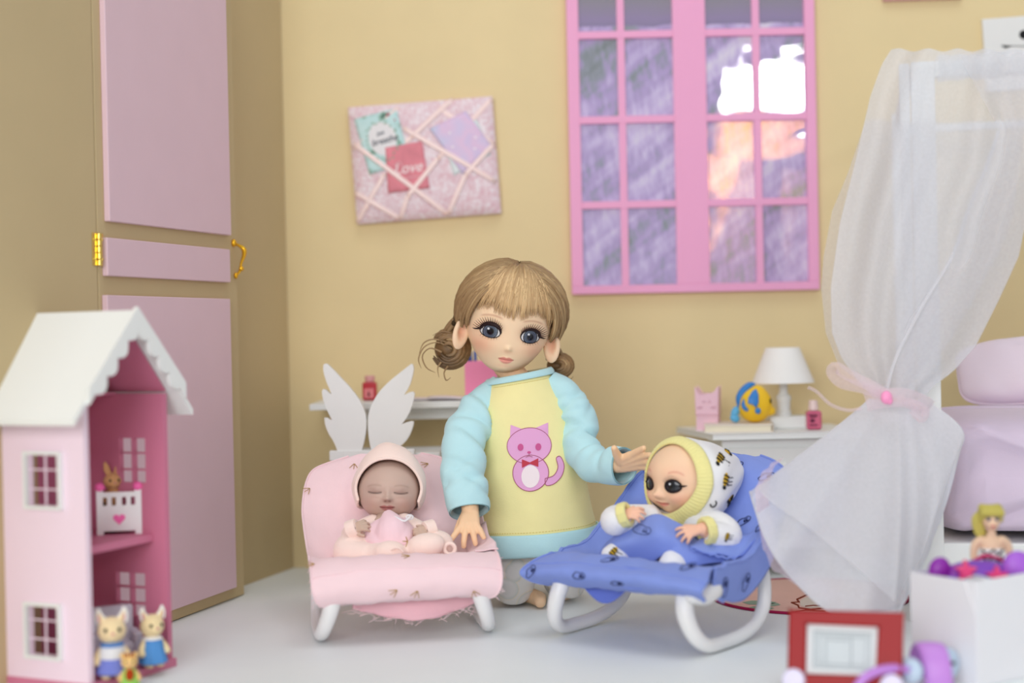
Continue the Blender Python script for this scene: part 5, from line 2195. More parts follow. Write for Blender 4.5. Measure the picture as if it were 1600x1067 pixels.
b = MB()
for (s, t, rot) in ((.17, -.86, .9), (.16, -.3, .1), (.28, -.1, .3), (.30, .78, 1.1), (.13, .1, 0), (.66, .62, .4), (.80, .75, .2), (.62, .9, .9), (.86, .3, .3), (.72, -.5, .2), (.93, -.2, .4)):
    c_, n_ = BS(s, t), normal_of(BS, min(max(s, .03), .97), t * .95)
    if n_.z < 0 and s > .25:
        n_ = -n_
    w_ = BS(s, min(t + .05, 1)) - BS(s, t - .05)
    e1 = w_.normalized()
    e2 = n_.cross(e1)
    if e2.z < 0:
        e2 = -e2
    b = MB()
    cloud_line(b, lambda x, z, c_=c_, e1=e1, e2=e2: c_ + e1 * x + e2 * z, n_ * 2.8, .95 if s > .2 else .8, rot)
    obj('cloud_print', b, M_NAVY, BC, local=True)
for (s, v_, rot) in ((.10, .5, 1.2), (.28, .6, .7), (.62, .35, .5)):
    s2 = .34 + .5 * s
    p = BS(s2, 1) + Vector((.12, 0, -v_ * 2.4))
    e1 = (BS(s2 + .03, 1) - BS(s2 - .03, 1)).normalized()
    b = MB()
    cloud_line(b, lambda x, z, p=p, e1=e1: p + e1 * x + Vector((0, 0, z)), Vector((2.4, 0, 0)), 1.0, rot)
    obj('cloud_print', b, M_NAVY, BC, local=True)


# ================================================================== BODIES
def hand(mb, W, f, n, side, L, curls=(.5, .5, .5, .5), spread=.12, thumb=(.8, .35), lens=(.92, 1.0, .93, .76), rad=1.0):
    """palm and five fingers; W wrist, f towards the finger tips, n out of the back of the hand, side +1/-1 on which the thumb sits"""
    f = f.normalized()
    n = (n - f * n.dot(f)).normalized()
    s = f.cross(n) * side
    pl, fl_ = L * .5, L * .52
    r = L * .078 * rad
    offs = (.165, .055, -.055, -.16)
    for i in range(4):
        k = W + f * pl * (1 - .06 * abs(i - 1.2)) + s * L * offs[i]
        mb.tube([W + s * L * offs[i] * .55 - n * L * .01, k], [L * .115, L * .098], 10)
        d0 = (f + s * spread * (1.4 - i) * .8).normalized()
        a = 0.0
        p = k.copy()
        pts_, rr = [p - d0 * L * .05], [r * 1.12]
        for j, (seg, kk) in enumerate(((.44, .55), (.32, 1.0), (.24, .8))):
            a += curls[i] * kk
            d = d0 * math.cos(a) - n * math.sin(a)
            pts_.append(p.copy())
            rr.append(r * (1.08 - .1 * j))
            p = p + d * fl_ * seg * lens[i]
        pts_.append(p)
        rr.append(r * .78)
        mb.tube(pts_, rr, 10)
    t0 = W + f * L * .12 + s * L * .13 - n * L * .03
    td = (f * math.cos(thumb[0]) + s * math.sin(thumb[0]) - n * .25).normalized()
    t1 = t0 + td * L * .22
    td2 = (td * math.cos(thumb[1]) + f * math.sin(thumb[1]) - n * .2 * thumb[1]).normalized()
    mb.tube([t0 - td * L * .04, t1, t1 + td2 * L * .24], [r * 1.5, r * 1.2, r * .85], 10)


def smooth(a, b_, x):
    t = np.clip((x - a) / (b_ - a), 0, 1)
    return t * t * (3 - 2 * t)


class Head:
    """a sculpted doll head in its own frame: x right, -y the face, z up"""

    def __init__(self, R, bumps, jaw=0.0):
        self.R, self.bumps, self.jaw = R, bumps, jaw

    def push(self, x, z):
        d = 0
        for (x0, z0, sx, sz, a) in self.bumps:
            d = d + a * np.exp(-((x - x0) / sx) ** 2 - ((z - z0) / sz) ** 2)
            if x0:
                d = d + a * np.exp(-((x + x0) / sx) ** 2 - ((z - z0) / sz) ** 2)
        return d

    def surf(self, x, z):
        rx, ry, zu, zd = self.R
        rzz = zu if z > 0 else zd
        jx = x / (1 - self.jaw * smooth(0, 1, -z / zd) if z < 0 else 1)
        t = 1 - (jx / rx) ** 2 - (z / rzz) ** 2
        return -ry * math.sqrt(max(t, .0)) - float(self.push(x, z))

    def mesh(self, sub, colfn):
        bm = bmesh.new()
        bmesh.ops.create_icosphere(bm, subdivisions=sub, radius=1)
        v = np.array([x.co[:] for x in bm.verts])
        f = [tuple(x.index for x in fc.verts) for fc in bm.faces]
        bm.free()
        rx, ry, zu, zd = self.R
        z = np.where(v[:, 2] > 0, v[:, 2] * zu, v[:, 2] * zd)
        jf = 1 - self.jaw * smooth(0, 1, np.clip(-v[:, 2], 0, 1))
        x = v[:, 0] * rx * jf
        y = v[:, 1] * ry
        w_ = smooth(.05, .4, -v[:, 1])
        y = y - self.push(x, z) * w_
        C = colfn(x, y, z, w_)
        mb = MB()
        mb.add(np.stack([x, y, z], 1), f, [tuple(c) + (1,) for c in C])
        return mb


def L3(c):
    return np.array(lin(c)[:3])


def blend(C, m_, col):
    return C * (1 - m_[:, None]) + L3(col)[None, :] * m_[:, None]


def lips(C, x, z, mx, zm, w_, hu, hl, cu, cl, line, curve=0.0):
    xx = (x - mx) / w_
    zc_ = zm + curve * xx * xx
    e = np.clip(1 - xx * xx, 0, 1)
    up_ = hu * e * (1 - .35 * np.exp(-(xx / .22) ** 2))
    lo_ = hl * e ** .8
    s_ = .05
    mu = (np.abs(xx) < 1) * smooth(-s_, s_, z - zc_ + .01) * smooth(-s_, s_, zc_ + up_ - z)
    ml = (np.abs(xx) < 1) * smooth(-s_, s_, zc_ - z) * smooth(-s_, s_, z - zc_ + lo_)
    C = blend(C, mu * .85, cu)
    C = blend(C, ml * .85, cl)
    C = blend(C, (np.abs(xx) < 1.02) * np.exp(-((z - zc_) / .032) ** 2) * .8, line)
    return C


def eye_parts(H, M, x0, z0, a, bu, bl, iris, look, rgb, tilt=0.0, out=1, sclera=(225, 222, 222)):
    """almond eye: painted eyeball patch and its outline (in head coordinates)"""
    ct, st = math.cos(tilt), math.sin(tilt)

    def pos(r, ph, off):
        ex = a * math.cos(ph) * r
        ez = (bu if math.sin(ph) > 0 else bl) * math.sin(ph) * r
        x, z = x0 + ex * ct - ez * st, z0 + ex * st + ez * ct
        return x, z

    def P(u, v):
        r, ph = u, v * 2 * PI
        x, z = pos(r, ph, 0)
        return M @ Vector((x, H.surf(x, z) - .05 - .16 * (1 - r * r), z))

    def colr(u, v):
        x, z = pos(u, v * 2 * PI, 0)
        d = math.hypot(x - x0 - look[0], z - z0 - look[1]) / iris
        if math.hypot(x - x0 - look[0] + iris * .28, z - z0 - look[1] - iris * .34) < iris * .15:
            return lin((225, 228, 235))
        if d < .42:
            return lin((14, 16, 24))
        if d < .5:
            return lin([c * .8 for c in rgb])
        if d < .78:
            k = .85 + .35 * math.sin(math.atan2(z - z0, x - x0) * 18)
            return lin([min(c * (.95 + .2 * k), 255) for c in rgb])
        if d < .86:
            return lin([min(c * 1.5, 255) for c in rgb])
        if d < 1.0:
            return lin([c * .42 for c in rgb])
        return lin(sclera)
    b_ = MB()
    b_.grid(P, 26, 56, closev=True, colfn=colr)
    return b_, pos


# ------------------------------------------------------------------ the girl doll
girl = thing('girl_doll', 'kneeling girl doll with brown pigtails and yellow raglan sweater', 'doll', (at(842, 940, 106.5).x, 106.5, 0))
FACE_D = 102.6
HMg = Matrix.Translation(at(798, 522, FACE_D)) @ rz(math.radians(5)) @ Matrix.Rotation(math.radians(9.6), 4, 'Y') @ Matrix.Rotation(math.radians(2), 4, 'X') @ Matrix.Translation((0, 3.05, 1.0))
GH = Head((3.12, 3.25, 3.4, 3.9), [(1.42, -1.0, .85, .6, -.20), (0, -2.05, .21, .17, .30), (.15, -2.14, .12, .09, .07), (0, -2.74, .36, .1, .14), (0, -3.0, .3, .12, .17),
                                      (0, -2.86, .5, .05, -.08), (1.5, -2.1, 1.0, .8, .2), (0, -3.55, .7, .35, .28), (0, .6, 2, 1.2, .15)], .1)


def girl_paint(x, y, z, w_):
    C = np.tile(L3((252, 220, 184)), (len(x), 1))
    ax = np.abs(x)
    C = blend(C, w_ * .42 * np.exp(-((ax - 1.95) / .95) ** 2 - ((z + 2.05) / .65) ** 2), (238, 150, 120))
    C = blend(C, w_ * .4 * np.exp(-((ax - 1.5) / .9) ** 2 - ((z + 1.0) / .55) ** 2), (236, 170, 140))
    C = blend(C, w_ * .3 * np.exp(-(x / .35) ** 2 - ((z + 2.3) / .12) ** 2), (222, 150, 120))
    C = blend(C, w_ * .35 * np.exp(-(x / .5) ** 2 - ((z + 3.3) / .12) ** 2), (232, 165, 140))
    # brows and upper lid crease
    zb_ = .12 - .16 * ((ax - 1.5) / .8) ** 2
    C = blend(C, w_ * .55 * np.exp(-((z - zb_) / .075) ** 2) * smooth(.6, .9, ax) * (1 - smooth(2.0, 2.35, ax)), (190, 130, 100))
    zl_ = -.36 - .30 * ((ax - 1.42) / .8) ** 2
    C = blend(C, w_ * .45 * np.exp(-((z - zl_) / .05) ** 2) * smooth(.7, .9, ax) * (1 - smooth(2.0, 2.3, ax)), (170, 110, 90))
    C = lips(C, x, z, 0, -2.86, .53, .22, .28, (222, 128, 118), (238, 150, 140), (170, 84, 80), .05)
    return C


SK = (248, 208, 168)
hm = GH.mesh(7, girl_paint)
b = MB()
# ears
for s_ in (-1, 1):
    e_ = MB()
    c_ = Vector((s_ * 3.3, -.25, -1.5))
    rot = euler(0, s_ * -.12, s_ * -.5)
    e_.ball(c_, (.64, .26, 1.2), rot=rot, nu=24, nv=16)
    # hollow of the ear
    for i in range(len(e_.v)):
        p = rot.inverted() @ (Vector(e_.v[i]) - c_)
        if p.y < 0:
            rr = (p.x / .42) ** 2 + ((p.z - .1) / .8) ** 2
            p.y += .34 * max(0, 1 - rr) - .13 * math.exp(-((rr - .38) / .12) ** 2)
        e_.v[i] = tuple(rot @ p + c_)
    cc = []
    for p in e_.v:
        q = rot.inverted() @ (Vector(p) - c_)
        inn = max(0, 1 - (q.x / .42) ** 2 - ((q.z - .1) / .8) ** 2) if q.y < .1 else 0
        cc.append(tuple(L3((248, 214, 180)) * (1 - .6 * inn) + L3((226, 150, 120)) * .6 * inn) + (1,))
    e_.c = cc
    hm.merge(e_)
hm.xform(HMg)
# body
RH = at(735, 798, 100.2)          # viewer's left wrist
LH = at(968, 726, 100.3)          # viewer's right wrist
SHL, SHR = at(772, 622, 105.8), at(884, 612, 105.8)
chest, pelvis = at(826, 680, 106), at(838, 830, 106.4)
kneeL, kneeR = at(801, 921, 105.4), at(882, 914, 106.6)
kneeL.z = kneeR.z = 1.05
b = MB()
nk = HMg @ Vector((0, .5, -3.0))
b.tube([nk, at(806, 592, 106), at(814, 618, 106)], [1.0, 1.0, 1.5], 16)
b.tube([at(818, 622, 106), chest, at(832, 750, 106.2), pelvis], [1.6, 2.1, 2.0, 2.1], 18)
b.tube([SHL, at(722, 700, 103.6), RH], [.7, .75, .6], 12)
b.tube([SHR, at(908, 695, 104.4), at(922, 722, 103.6), LH], [.7, .8, .75, .58], 12)
b.tube([at(818, 625, 106), SHL], [.9, .7], 12)
b.tube([at(830, 622, 106), SHR], [.9, .7], 12)
for kn_, hp_ in ((kneeL, at(808, 836, 106.4)), (kneeR, at(872, 834, 106.6))):
    b.tube([pelvis, hp_, kn_], [1.5, 1.25, 1.0], 14)
    ank = Vector((kn_.x + .2, kn_.y + 5.0, .75))
    b.tube([kn_, ank], [.95, .6], 12)
    b.tube([ank, Vector((ank.x, ank.y + .5, .6)), Vector((ank.x + (.3 if kn_ is kneeL else -.1), ank.y + 1.7, .5))], [.6, .6, .42], 12)
# visible bare foot between the legs
fA = on_z(842, 938, .55)
b.tube([Vector((kneeL.x + .25, kneeL.y + 2, .8)), Vector((fA.x + .05, fA.y + .3, .6)), Vector((fA.x + .1, fA.y - .6, .5))], [.6, .55, .4], 12)
hand(b, RH, at(731, 842, 98.2) - RH, Vector((-.1, -1, .45)), 1, 2.9, curls=(.08, .42, .45, .35), spread=.52, thumb=(.5, .3), rad=1.0)
hand(b, LH, at(1022, 712, 98.2) - LH, Vector((-.15, 1.0, .25)), 1, 3.1, curls=(.05, .12, .2, .3), spread=.2, thumb=(1.2, .1), rad=1.05)
body = remeshed(b, .075, 3, SK)
body.merge(hm)
gb = obj('body', body, M_SKIN, girl, smooth=180)
for s_ in (-1, 1):
    eb, pos = eye_parts(GH, HMg, s_ * 1.42, -1.02, .68, .52, .42, .53, (0, .0), (70, 78, 92), tilt=s_ * .10)
    obj('eye', eb, M_EYE, girl, smooth=180)
    b = MB()
    up_line = [pos(1.04, PI * t / 20, 0) for t in range(21)]
    out0 = 0 if s_ > 0 else 20
    rr = [.05 + .075 * math.sin(PI * (i / 20)) + .05 * ((20 - i) / 20 if s_ > 0 else i / 20) for i in range(21)]
    pts_ = [HMg @ Vector((x, GH.surf(x, z) - .10, z)) for x, z in up_line]
    b.tube(pts_, rr, 8, flat=.6)
    ox, oz = up_line[out0]
    wing = [(ox - s_ * .16, oz + .12), (ox + s_ * .1, oz - .0), (ox + s_ * .34, oz - .05), (ox + s_ * .5, oz - .02)]
    b.tube([HMg @ Vector((x, GH.surf(x, z) - .06, z)) for x, z in wing], [.13, .13, .08, .02], 8, flat=.5)
    lo_line = [pos(1.03, PI + PI * t / 20, 0) for t in range(21)]
    b.tube([HMg @ Vector((x, GH.surf(x, z) - .07, z)) for x, z in lo_line], .028, 6)
    obj('eyeliner', b, mat('eyeliner_dark', (44, 28, 30), .5, .2), girl, smooth=180)
    b = MB()
    for k in range(16):
        ph = PI * (.04 + .80 * k / 15)
        if s_ < 0:
            ph = PI - ph
        x, z = pos(1.06, ph, 0)
        ox_, oz_ = math.cos(ph) * .8 + s_ * .35, math.sin(ph) * .75
        Ln = .5 - .18 * (k / 15)
        p0_ = HMg @ Vector((x, GH.surf(x, z) - .12, z))
        p1_ = HMg @ Vector((x + ox_ * Ln * .5, GH.surf(x, z) - .38, z + oz_ * Ln * .5 + .03))
        p2_ = HMg @ Vector((x + ox_ * Ln, GH.surf(x, z) - .5, z + oz_ * Ln + .14))
        b.tube([p0_, p1_, p2_], [.034, .026, .008], 4, smooth=6)
    for k in range(7):
        ph = PI * (1.25 + .5 * k / 6)
        x, z = pos(1.04, ph, 0)
        b.tube([HMg @ Vector((x, GH.surf(x, z) - .08, z)), HMg @ Vector((x + .12 * math.cos(ph) + s_ * .05, GH.surf(x, z) - .2, z - .16))], [.012, .005], 4)
    obj('eyelashes', b, mat('lash_brown', (80, 52, 44), .6, .2), girl, smooth=180)

# hair
HCt = Vector((0.12, .45, .45))
HR = Vector((3.92, 3.75, 3.75))


def hair_pt(d, k=1.0):
    d = d.normalized()
    return HCt + Vector((d.x * HR.x, d.y * HR.y, d.z * HR.z)) * k


def slerp(a, b_, t):
    a, b_ = a.normalized(), b_.normalized()
    w_ = math.acos(max(-1, min(1, a.dot(b_))))
    if w_ < 1e-4:
        return a
    return (a * math.sin((1 - t) * w_) + b_ * math.sin(t * w_)) / math.sin(w_)


rn = random.Random(5)
HC1, HC2, HC3 = (150, 118, 80), (192, 162, 118), (110, 82, 52)


def hcol(dark=0.0):
    k = rn.random()
    c = [HC1[i] + (HC2[i] - HC1[i]) * k for i in range(3)]
    return [c[i] * (1 - dark) + HC3[i] * dark for i in range(3)]


hair = MB()
# skull cap under the strands (open at the face)
cap = MB()


def cap_fn(u, v):
    a = u * 2 * PI
    top = v
    # from the crown down to a rim that is high in front, low behind
    front = max(0, -math.sin(a))
    rim = math.radians(118 - 62 * front ** .8)
    th_ = .02 + top * rim
    return hair_pt(Vector((math.sin(th_) * math.cos(a), math.sin(th_) * math.sin(a), math.cos(th_))), .93)


cap.color((128, 98, 62))
cap.grid(cap_fn, 60, 24, closeu=True)
hair.merge(cap)
for s_ in (-1, 1):
    gather = Vector((s_ * .93, .30, -.42))
    for k in range(230):
        ph = math.radians(48 + 118 * rn.random())
        st = Vector((s_ * .025 + rn.uniform(-.01, .01), -math.cos(ph), math.sin(ph)))
        g_ = gather + Vector((0, rn.uniform(-.16, .2), rn.uniform(-.14, .14)))
        if rn.random() < .2 and ph < 1.3:
            g_ = Vector((s_ * .95, -.28 + rn.uniform(-.1, .2), -.32 + rn.uniform(-.12, .1)))
        lift = rn.uniform(.985, 1.03)
        c1_, c2_ = hcol(.25), hcol()
        pts_, rr, cc = [], [], []
        for i in range(11):
            t = i / 10
            sag = 1 + .02 * math.sin(PI * t)
            pts_.append(hair_pt(slerp(st, g_, t), lift * sag * (.965 if t == 0 else 1)))
            rr.append(.05 + .10 * math.sin(PI * min(t + .12, 1) * .9))
            sh = max(0, math.sin(PI * min(1, t * 1.35))) ** 2
            cc.append(lin([c1_[j] + (c2_[j] - c1_[j]) * sh for j in range(3)]))
        hair.tube(pts_, rr, 5, cols=cc, caps=False)
# fringe
for k in range(260):
    e = rn.uniform(-1, 1)
    ae = abs(e)
    x_e = 2.75 * e
    z_e = .10 + .50 * min(1, ae * 1.7) ** 1.6 + rn.uniform(-.2, .22) - (.9 * max(0, e - .72) / .28 if e > .72 else 0) - (.5 * max(0, -e - .8) / .2 if e < -.8 else 0)
    st = Vector((e * .16 + rn.uniform(-.05, .05), -.62 + rn.uniform(-.14, .3), .80)).normalized()
    y_e = GH.surf(max(-2.95, min(2.95, x_e)), z_e) - .16
    en = Vector((x_e, y_e, z_e))
    c1_, c2_ = hcol(.1), hcol()
    c2_ = [min(255, c * 1.14 + 10) for c in c2_]
    p0_ = hair_pt(st, rn.uniform(1.0, 1.03))
    edn = Vector(((en.x - HCt.x) / HR.x, (en.y - HCt.y) / HR.y, (en.z - HCt.z) / HR.z))
    k_e = edn.length
    pts_, rr, cc = [], [], []
    for i in range(9):
        t = i / 8
        kk = 1.02 * (1 - t ** 1.6) + k_e * t ** 1.6 + .035 * math.sin(PI * t)
        pts_.append(hair_pt(slerp(st, edn, t), kk))
        rr.append((.05 + .06 * math.sin(PI * min(1, t + .15))) * (1 if t < .7 else (1 - t) * 2.6 + .12))
        sh = math.sin(PI * min(1, t * 1.2)) ** 2 if t < .45 else 1 - .4 * (t - .45)
        cc.append(lin([c1_[j] + (c2_[j] - c1_[j]) * sh for j in range(3)]))
    hair.tube(pts_, rr, 5, cols=cc)
# side locks in front of the ears
for s_ in (-1, 1):
    for k in range(80):
        st = Vector((s_ * rn.uniform(.35, .7), -.72 + rn.uniform(-.1, .1), .62)).normalized()
        p_end = Vector((s_ * (3.1 + rn.uniform(-.1, .2)), -.3 + rn.uniform(-.75, .9), -1.05 + rn.uniform(-.35, .5) + (0.45 if s_ < 0 else .1)))
        edn = Vector(((p_end.x - HCt.x) / HR.x, (p_end.y - HCt.y) / HR.y, (p_end.z - HCt.z) / HR.z))
        k_e = edn.length
        c1_ = hcol(.15)
        pts_ = [hair_pt(slerp(st, edn, i / 8), 1.01 * (1 - (i / 8) ** 2) + k_e * (i / 8) ** 2 + .03 * math.sin(PI * i / 8)) for i in range(9)]
        hair.tube(pts_, [.06, .1, .11, .12, .12, .11, .1, .07, .02], 5, cols=[lin(c1_)] * 9)
for k in range(60):
    s_ = 1 if k < 44 else -1
    st = Vector((s_ * rn.uniform(.3, .6), -.78 + rn.uniform(-.08, .2), .6)).normalized()
    p_end = Vector((s_ * (3.02 + rn.uniform(-.12, .2)), rn.uniform(-1.3, -.3), -.75 + rn.uniform(-.4, .4)))
    edn = Vector(((p_end.x - HCt.x) / HR.x, (p_end.y - HCt.y) / HR.y, (p_end.z - HCt.z) / HR.z))
    k_e = edn.length
    c1_ = hcol(.1)
    pts_ = [hair_pt(slerp(st, edn, i / 8), 1.01 * (1 - (i / 8) ** 2) + k_e * (i / 8) ** 2 + .03 * math.sin(PI * i / 8)) for i in range(9)]
    hair.tube(pts_, [.06, .1, .11, .12, .12, .11, .1, .06, .02], 5, cols=[lin(c1_)] * 9)
hair.xform(HMg)
obj('hair', hair, M_HAIR, girl, smooth=180)


def pigtail(c, r, root, n, seed, wisps):
    rn2 = random.Random(seed)
    t_ = MB()
    t_.color((120, 90, 54))
    t_.ball(c, [x * .8 for x in r], nu=20, nv=14)
    for k in range(n):
        # loops rolled round the bun, all starting at the root
        tiltv = rn2.uniform(-.5, .5)
        off = rn2.uniform(-.98, .4)
        col = hcol(rn2.uniform(.2, .75))
        pts_, cc = [], []
        a0 = rn2.uniform(1.6, 2.6)
        rad_ = math.sqrt(max(.1, 1 - off * off))
        for i in range(12):
            a = a0 - i / 11 * rn2.uniform(4.2, 4.4)
            q = Vector((math.cos(a) * rad_ * r[0], off * r[1] + tiltv * .3 * math.sin(a), math.sin(a) * rad_ * r[2]))
            pts_.append(c + q * rn2.uniform(1.0, 1.02))
            sh = .5 + .5 * math.sin(a * 1.0 + 1)
            cc.append(lin([x * (.75 + .4 * sh) for x in col]))
        t_.tube(pts_, [.06, .14, .16, .17, .17, .17, .17, .17, .16, .15, .12, .05], 6, cols=cc)
    for k in range(14):
        col = hcol(.5)
        q = c + Vector((rn2.uniform(-.5, .5) * r[0], rn2.uniform(-.6, .6), rn2.uniform(-.2, .8) * r[2]))
        t_.tube([root + Vector((rn2.uniform(-.2, .2), 0, rn2.uniform(-.2, .2))), root.lerp(q, .5) + Vector((0, 0, .25)), q], [.16, .18, .1], 6, smooth=8, cols=[lin(col)] * 3)
    for w_ in wisps:
        col = hcol(.3)
        t_.tube([Vector(p) for p in w_], [.09] + [.05] * (len(w_) - 2) + [.015], 5, smooth=16, cols=[lin(col)] * len(w_))
    return t_


DB = 107.6
ws = [[at(706, 545, DB - 1), at(685, 535, DB - 1), at(664, 541, DB - 1), at(654, 560, DB - 1), at(658, 575, DB - 1)],
      [at(700, 535, DB - 1), at(678, 530, DB - 1), at(662, 536, DB - 1), at(655, 552, DB - 1)],
      [at(690, 550, DB - 1.3), at(672, 544, DB - 1.3), at(660, 556, DB - 1.3), at(666, 574, DB - 1.3), at(680, 582, DB - 1.3)],
      [at(690, 565, DB - 1), at(684, 575, DB - 1), at(686, 590, DB - 1)], [at(700, 572, DB - 1), at(694, 582, DB - 1), at(697, 594, DB - 1), at(704, 590, DB - 1)],
      [at(705, 520, DB - 1), at(690, 518, DB - 1), at(676, 524, DB - 1)], [at(720, 478, DB - 3), at(740, 474, DB - 3.5), at(762, 474, DB - 3.6)], [at(722, 473, DB - 3), at(745, 470, DB - 3.4), at(770, 468, DB - 3.5)]]
root = HMg @ Vector((-3.75, 1.2, -.7))
b = pigtail(at(703, 545, DB), (1.42, 1.3, 1.4), root, 90, 3, ws)
pg = obj('pigtail', b, M_HAIR, girl, smooth=180)
b = MB()
b.color((56, 44, 28))
tie = at(717, 502, 106.4)
b.tube([tie + Vector((.34 * math.cos(t * PI / 8), .34 * math.sin(t * PI / 8), .12 * math.cos(t * PI / 8))) for t in range(16)], .22, 8, loop=True)
b.ball(tie + Vector((-.12, -.1, .3)), (.28, .28, .42), nu=12, nv=8)
obj('hair_tie', b, mat('tie_brown', (64, 50, 32), .7, .2), girl)
ws = [[at(885, 575, DB + .5), at(892, 580, DB + .2), at(897, 574, DB), at(894, 566, DB), at(889, 570, DB)], [at(880, 582, DB + .3), at(890, 592, DB + .1), at(896, 588, DB)], [at(870, 585, DB + .3), at(872, 596, DB)]]
root = HMg @ Vector((3.6, 1.4, -1.6))
b = pigtail(at(872, 571, DB + .3), (1.05, 1.0, .85), root, 55, 9, ws)
obj('pigtail', b, M_HAIR, girl, smooth=180)

# ------------------------------------------------------------------ sweater
#        cx   cy   hw  half depth  tilt(px, right lower +)
TOR = [(811, 584, 46, 1.75, -9), (812, 602, 56, 2.0, -8), (815, 625, 66, 2.3, -5), (820, 655, 73, 2.55, -3), (826, 700, 77, 2.75, 0), (833, 750, 82, 2.95, -2), (838, 800, 88, 3.1, -5), (842, 835, 92, 3.25, -6), (843, 858, 92, 3.2, -6)]
TQ = np.array(catmull(TOR, 120))
TD = 106.0


def torso(th_, v, off=0.0):
    """th_ angle (-pi/2 is the front), v 0..1 from neck to hem"""
    i = min(max(v, 0), 1) * 119
    j = min(int(i), 118)
    cx, cy, hw, hd, tl_2 = TQ[j] + (TQ[j + 1] - TQ[j]) * (i - j)
    cs, sn = math.cos(th_), math.sin(th_)
    y_ = cy + tl_2 * cs
    p = at(cx, y_, TD)
    w_ = hw / F_PX * TD
    fold = (.10 * math.sin(th_ * 3 + v * 7) + .07 * math.sin(th_ * 7 - v * 9 + 1) * v + .09 * math.exp(-((v - .62) / .1) ** 2) * math.sin(th_ * 5 + 12 * v)) * smooth(.05, .4, v)
    k = off + float(fold) * .8
    return p + Vector((cs * (w_ + k), sn * (hd + k), 0))


sw = MB()
sw.grid(lambda u, v: torso(u * 2 * PI, v * .88), 96, 60, closeu=True)
sweater = obj('sweater', sw, M_YEL, girl, smooth=180)
b = MB()
b.grid(lambda u, v: torso(u * 2 * PI, .835 + .165 * v, .10 + .08 * math.sin(PI * v) - (.12 if v > .98 else 0)), 96, 12, closeu=True)
obj('hem_band', b, M_AQUA, sweater, smooth=180, mods=[('SOLIDIFY', {'thickness': .001})])
b = MB()
b.grid(lambda u, v: torso(u * 2 * PI, .02 + .05 * v, .08 + .06 * math.sin(PI * v)) + Vector((0, 0, .05 * (1 - v))), 96, 8, closeu=True)
obj('neck_band', b, M_AQUA, sweater, smooth=180, mods=[('SOLIDIFY', {'thickness': .0012})])
b = MB()
for (vv, o_) in ((.822, .0), (.100, .0)):
    for k in range(60):
        a0 = -PI + PI * k / 60
        if vv < .5 and not (-2.45 < a0 < -.65):
            continue
        b.tube([torso(a0, vv, o_), torso(a0 + .03, vv, o_)], .028, 4)
obj('stitching', b, mat('stitch_ochre', (226, 206, 130), .8, .1), sweater, kind='stuff')


def sleeve(path, rad, seed, fa=.12, flat=.92):
    rn3 = random.Random(seed)
    q = catmull([(*p, r) for p, r in zip(path, rad)], 60)
    V = [Vector(a[:3]) for a in q]
    b_ = MB()
    ph = [rn3.uniform(0, 6) for _ in range(4)]
    cr = [(rn3.uniform(.2, .9), rn3.uniform(-.1, .1), rn3.uniform(3.4, 6.0), rn3.uniform(.6, 1.3)) for _ in range(9)]
    fr = []
    prev = None
    for i in range(60):
        t = (V[min(i + 1, 59)] - V[max(i - 1, 0)]).normalized()
        if prev is None:
            x = Vector((0, 1, 0)).cross(t).normalized()
        else:
            x = (prev - t * prev.dot(t)).normalized()
        prev = x
        fr.append((x, t.cross(x)))

    def fn(u, v):
        i = int(u * 59)
        a = v * 2 * PI
        r = q[i][3]
        s = i / 59
        fold = fa * (math.sin(s * 24 + 2.2 * math.sin(a + ph[0])) * .5 + .5 * math.sin(s * 41 + 3 * math.cos(a + ph[1]))) * math.sin(PI * min(1, s * 1.05)) ** 1.2 * (.4 + .6 * math.exp(-((s - .55) / .25) ** 2)) + .05 * math.sin(3 * a + ph[2])
        for s0, sl, ac, am in cr:
            d_ = s - s0 - sl * math.sin(a - ac) * 1.2
            wt_ = max(0, math.cos((a - ac) * .8)) ** .7 if abs(((a - ac + PI) % (2 * PI)) - PI) < 1.9 else 0
            fold += fa * am * wt_ * (-.75 * math.exp(-(d_ / .022) ** 2) + .45 * math.exp(-((d_ - .05) / .035) ** 2))
        k = r + fold
        if s > .93:
            k *= 1 - .06 * (s - .93) / .07
        X, Y = fr[i]
        return V[i] + (X * math.cos(a) + Y * math.sin(a) * flat) * k
    b_.grid(fn, 60, 40, closev=True)
    e = [fn(1, k / 40) for k in range(40)]
    c_ = sum(e, Vector()) / 40
    base_ = len(b_.v)
    ring = [59 * 40 + k for k in range(40)]
    for p in e:
        b_.v.append(tuple(c_ + (p - c_) * .86 + (V[57] - V[59]).normalized() * .3))
        b_.c.append(b_.cur)
    for k in range(40):
        b_.f.append((ring[k], ring[(k + 1) % 40], base_ + (k + 1) % 40, base_ + k))
    return b_


b = sleeve([at(786, 603, 105.8), at(760, 630, 105.6), at(735, 664, 104.6), at(723, 704, 103.3), at(725, 752, 101.8), at(733, 800, 100.6)], [.85, 1.22, 1.38, 1.42, 1.46, 1.4], 4, .2)
obj('sleeve', b, M_AQUA, sweater, smooth=180, mods=[('SOLIDIFY', {'thickness': .001})])
b = sleeve([at(856, 597, 105.8), at(880, 617, 105.6), at(901, 650, 105.2), at(906, 690, 104.4), at(920, 719, 103.2), at(946, 728, 102), at(976, 728, 100.6)], [.85, 1.15, 1.25, 1.2, 1.2, 1.15, 1.32], 8, .2)
obj('sleeve', b, M_AQUA, sweater, smooth=180, mods=[('SOLIDIFY', {'thickness': .001})])


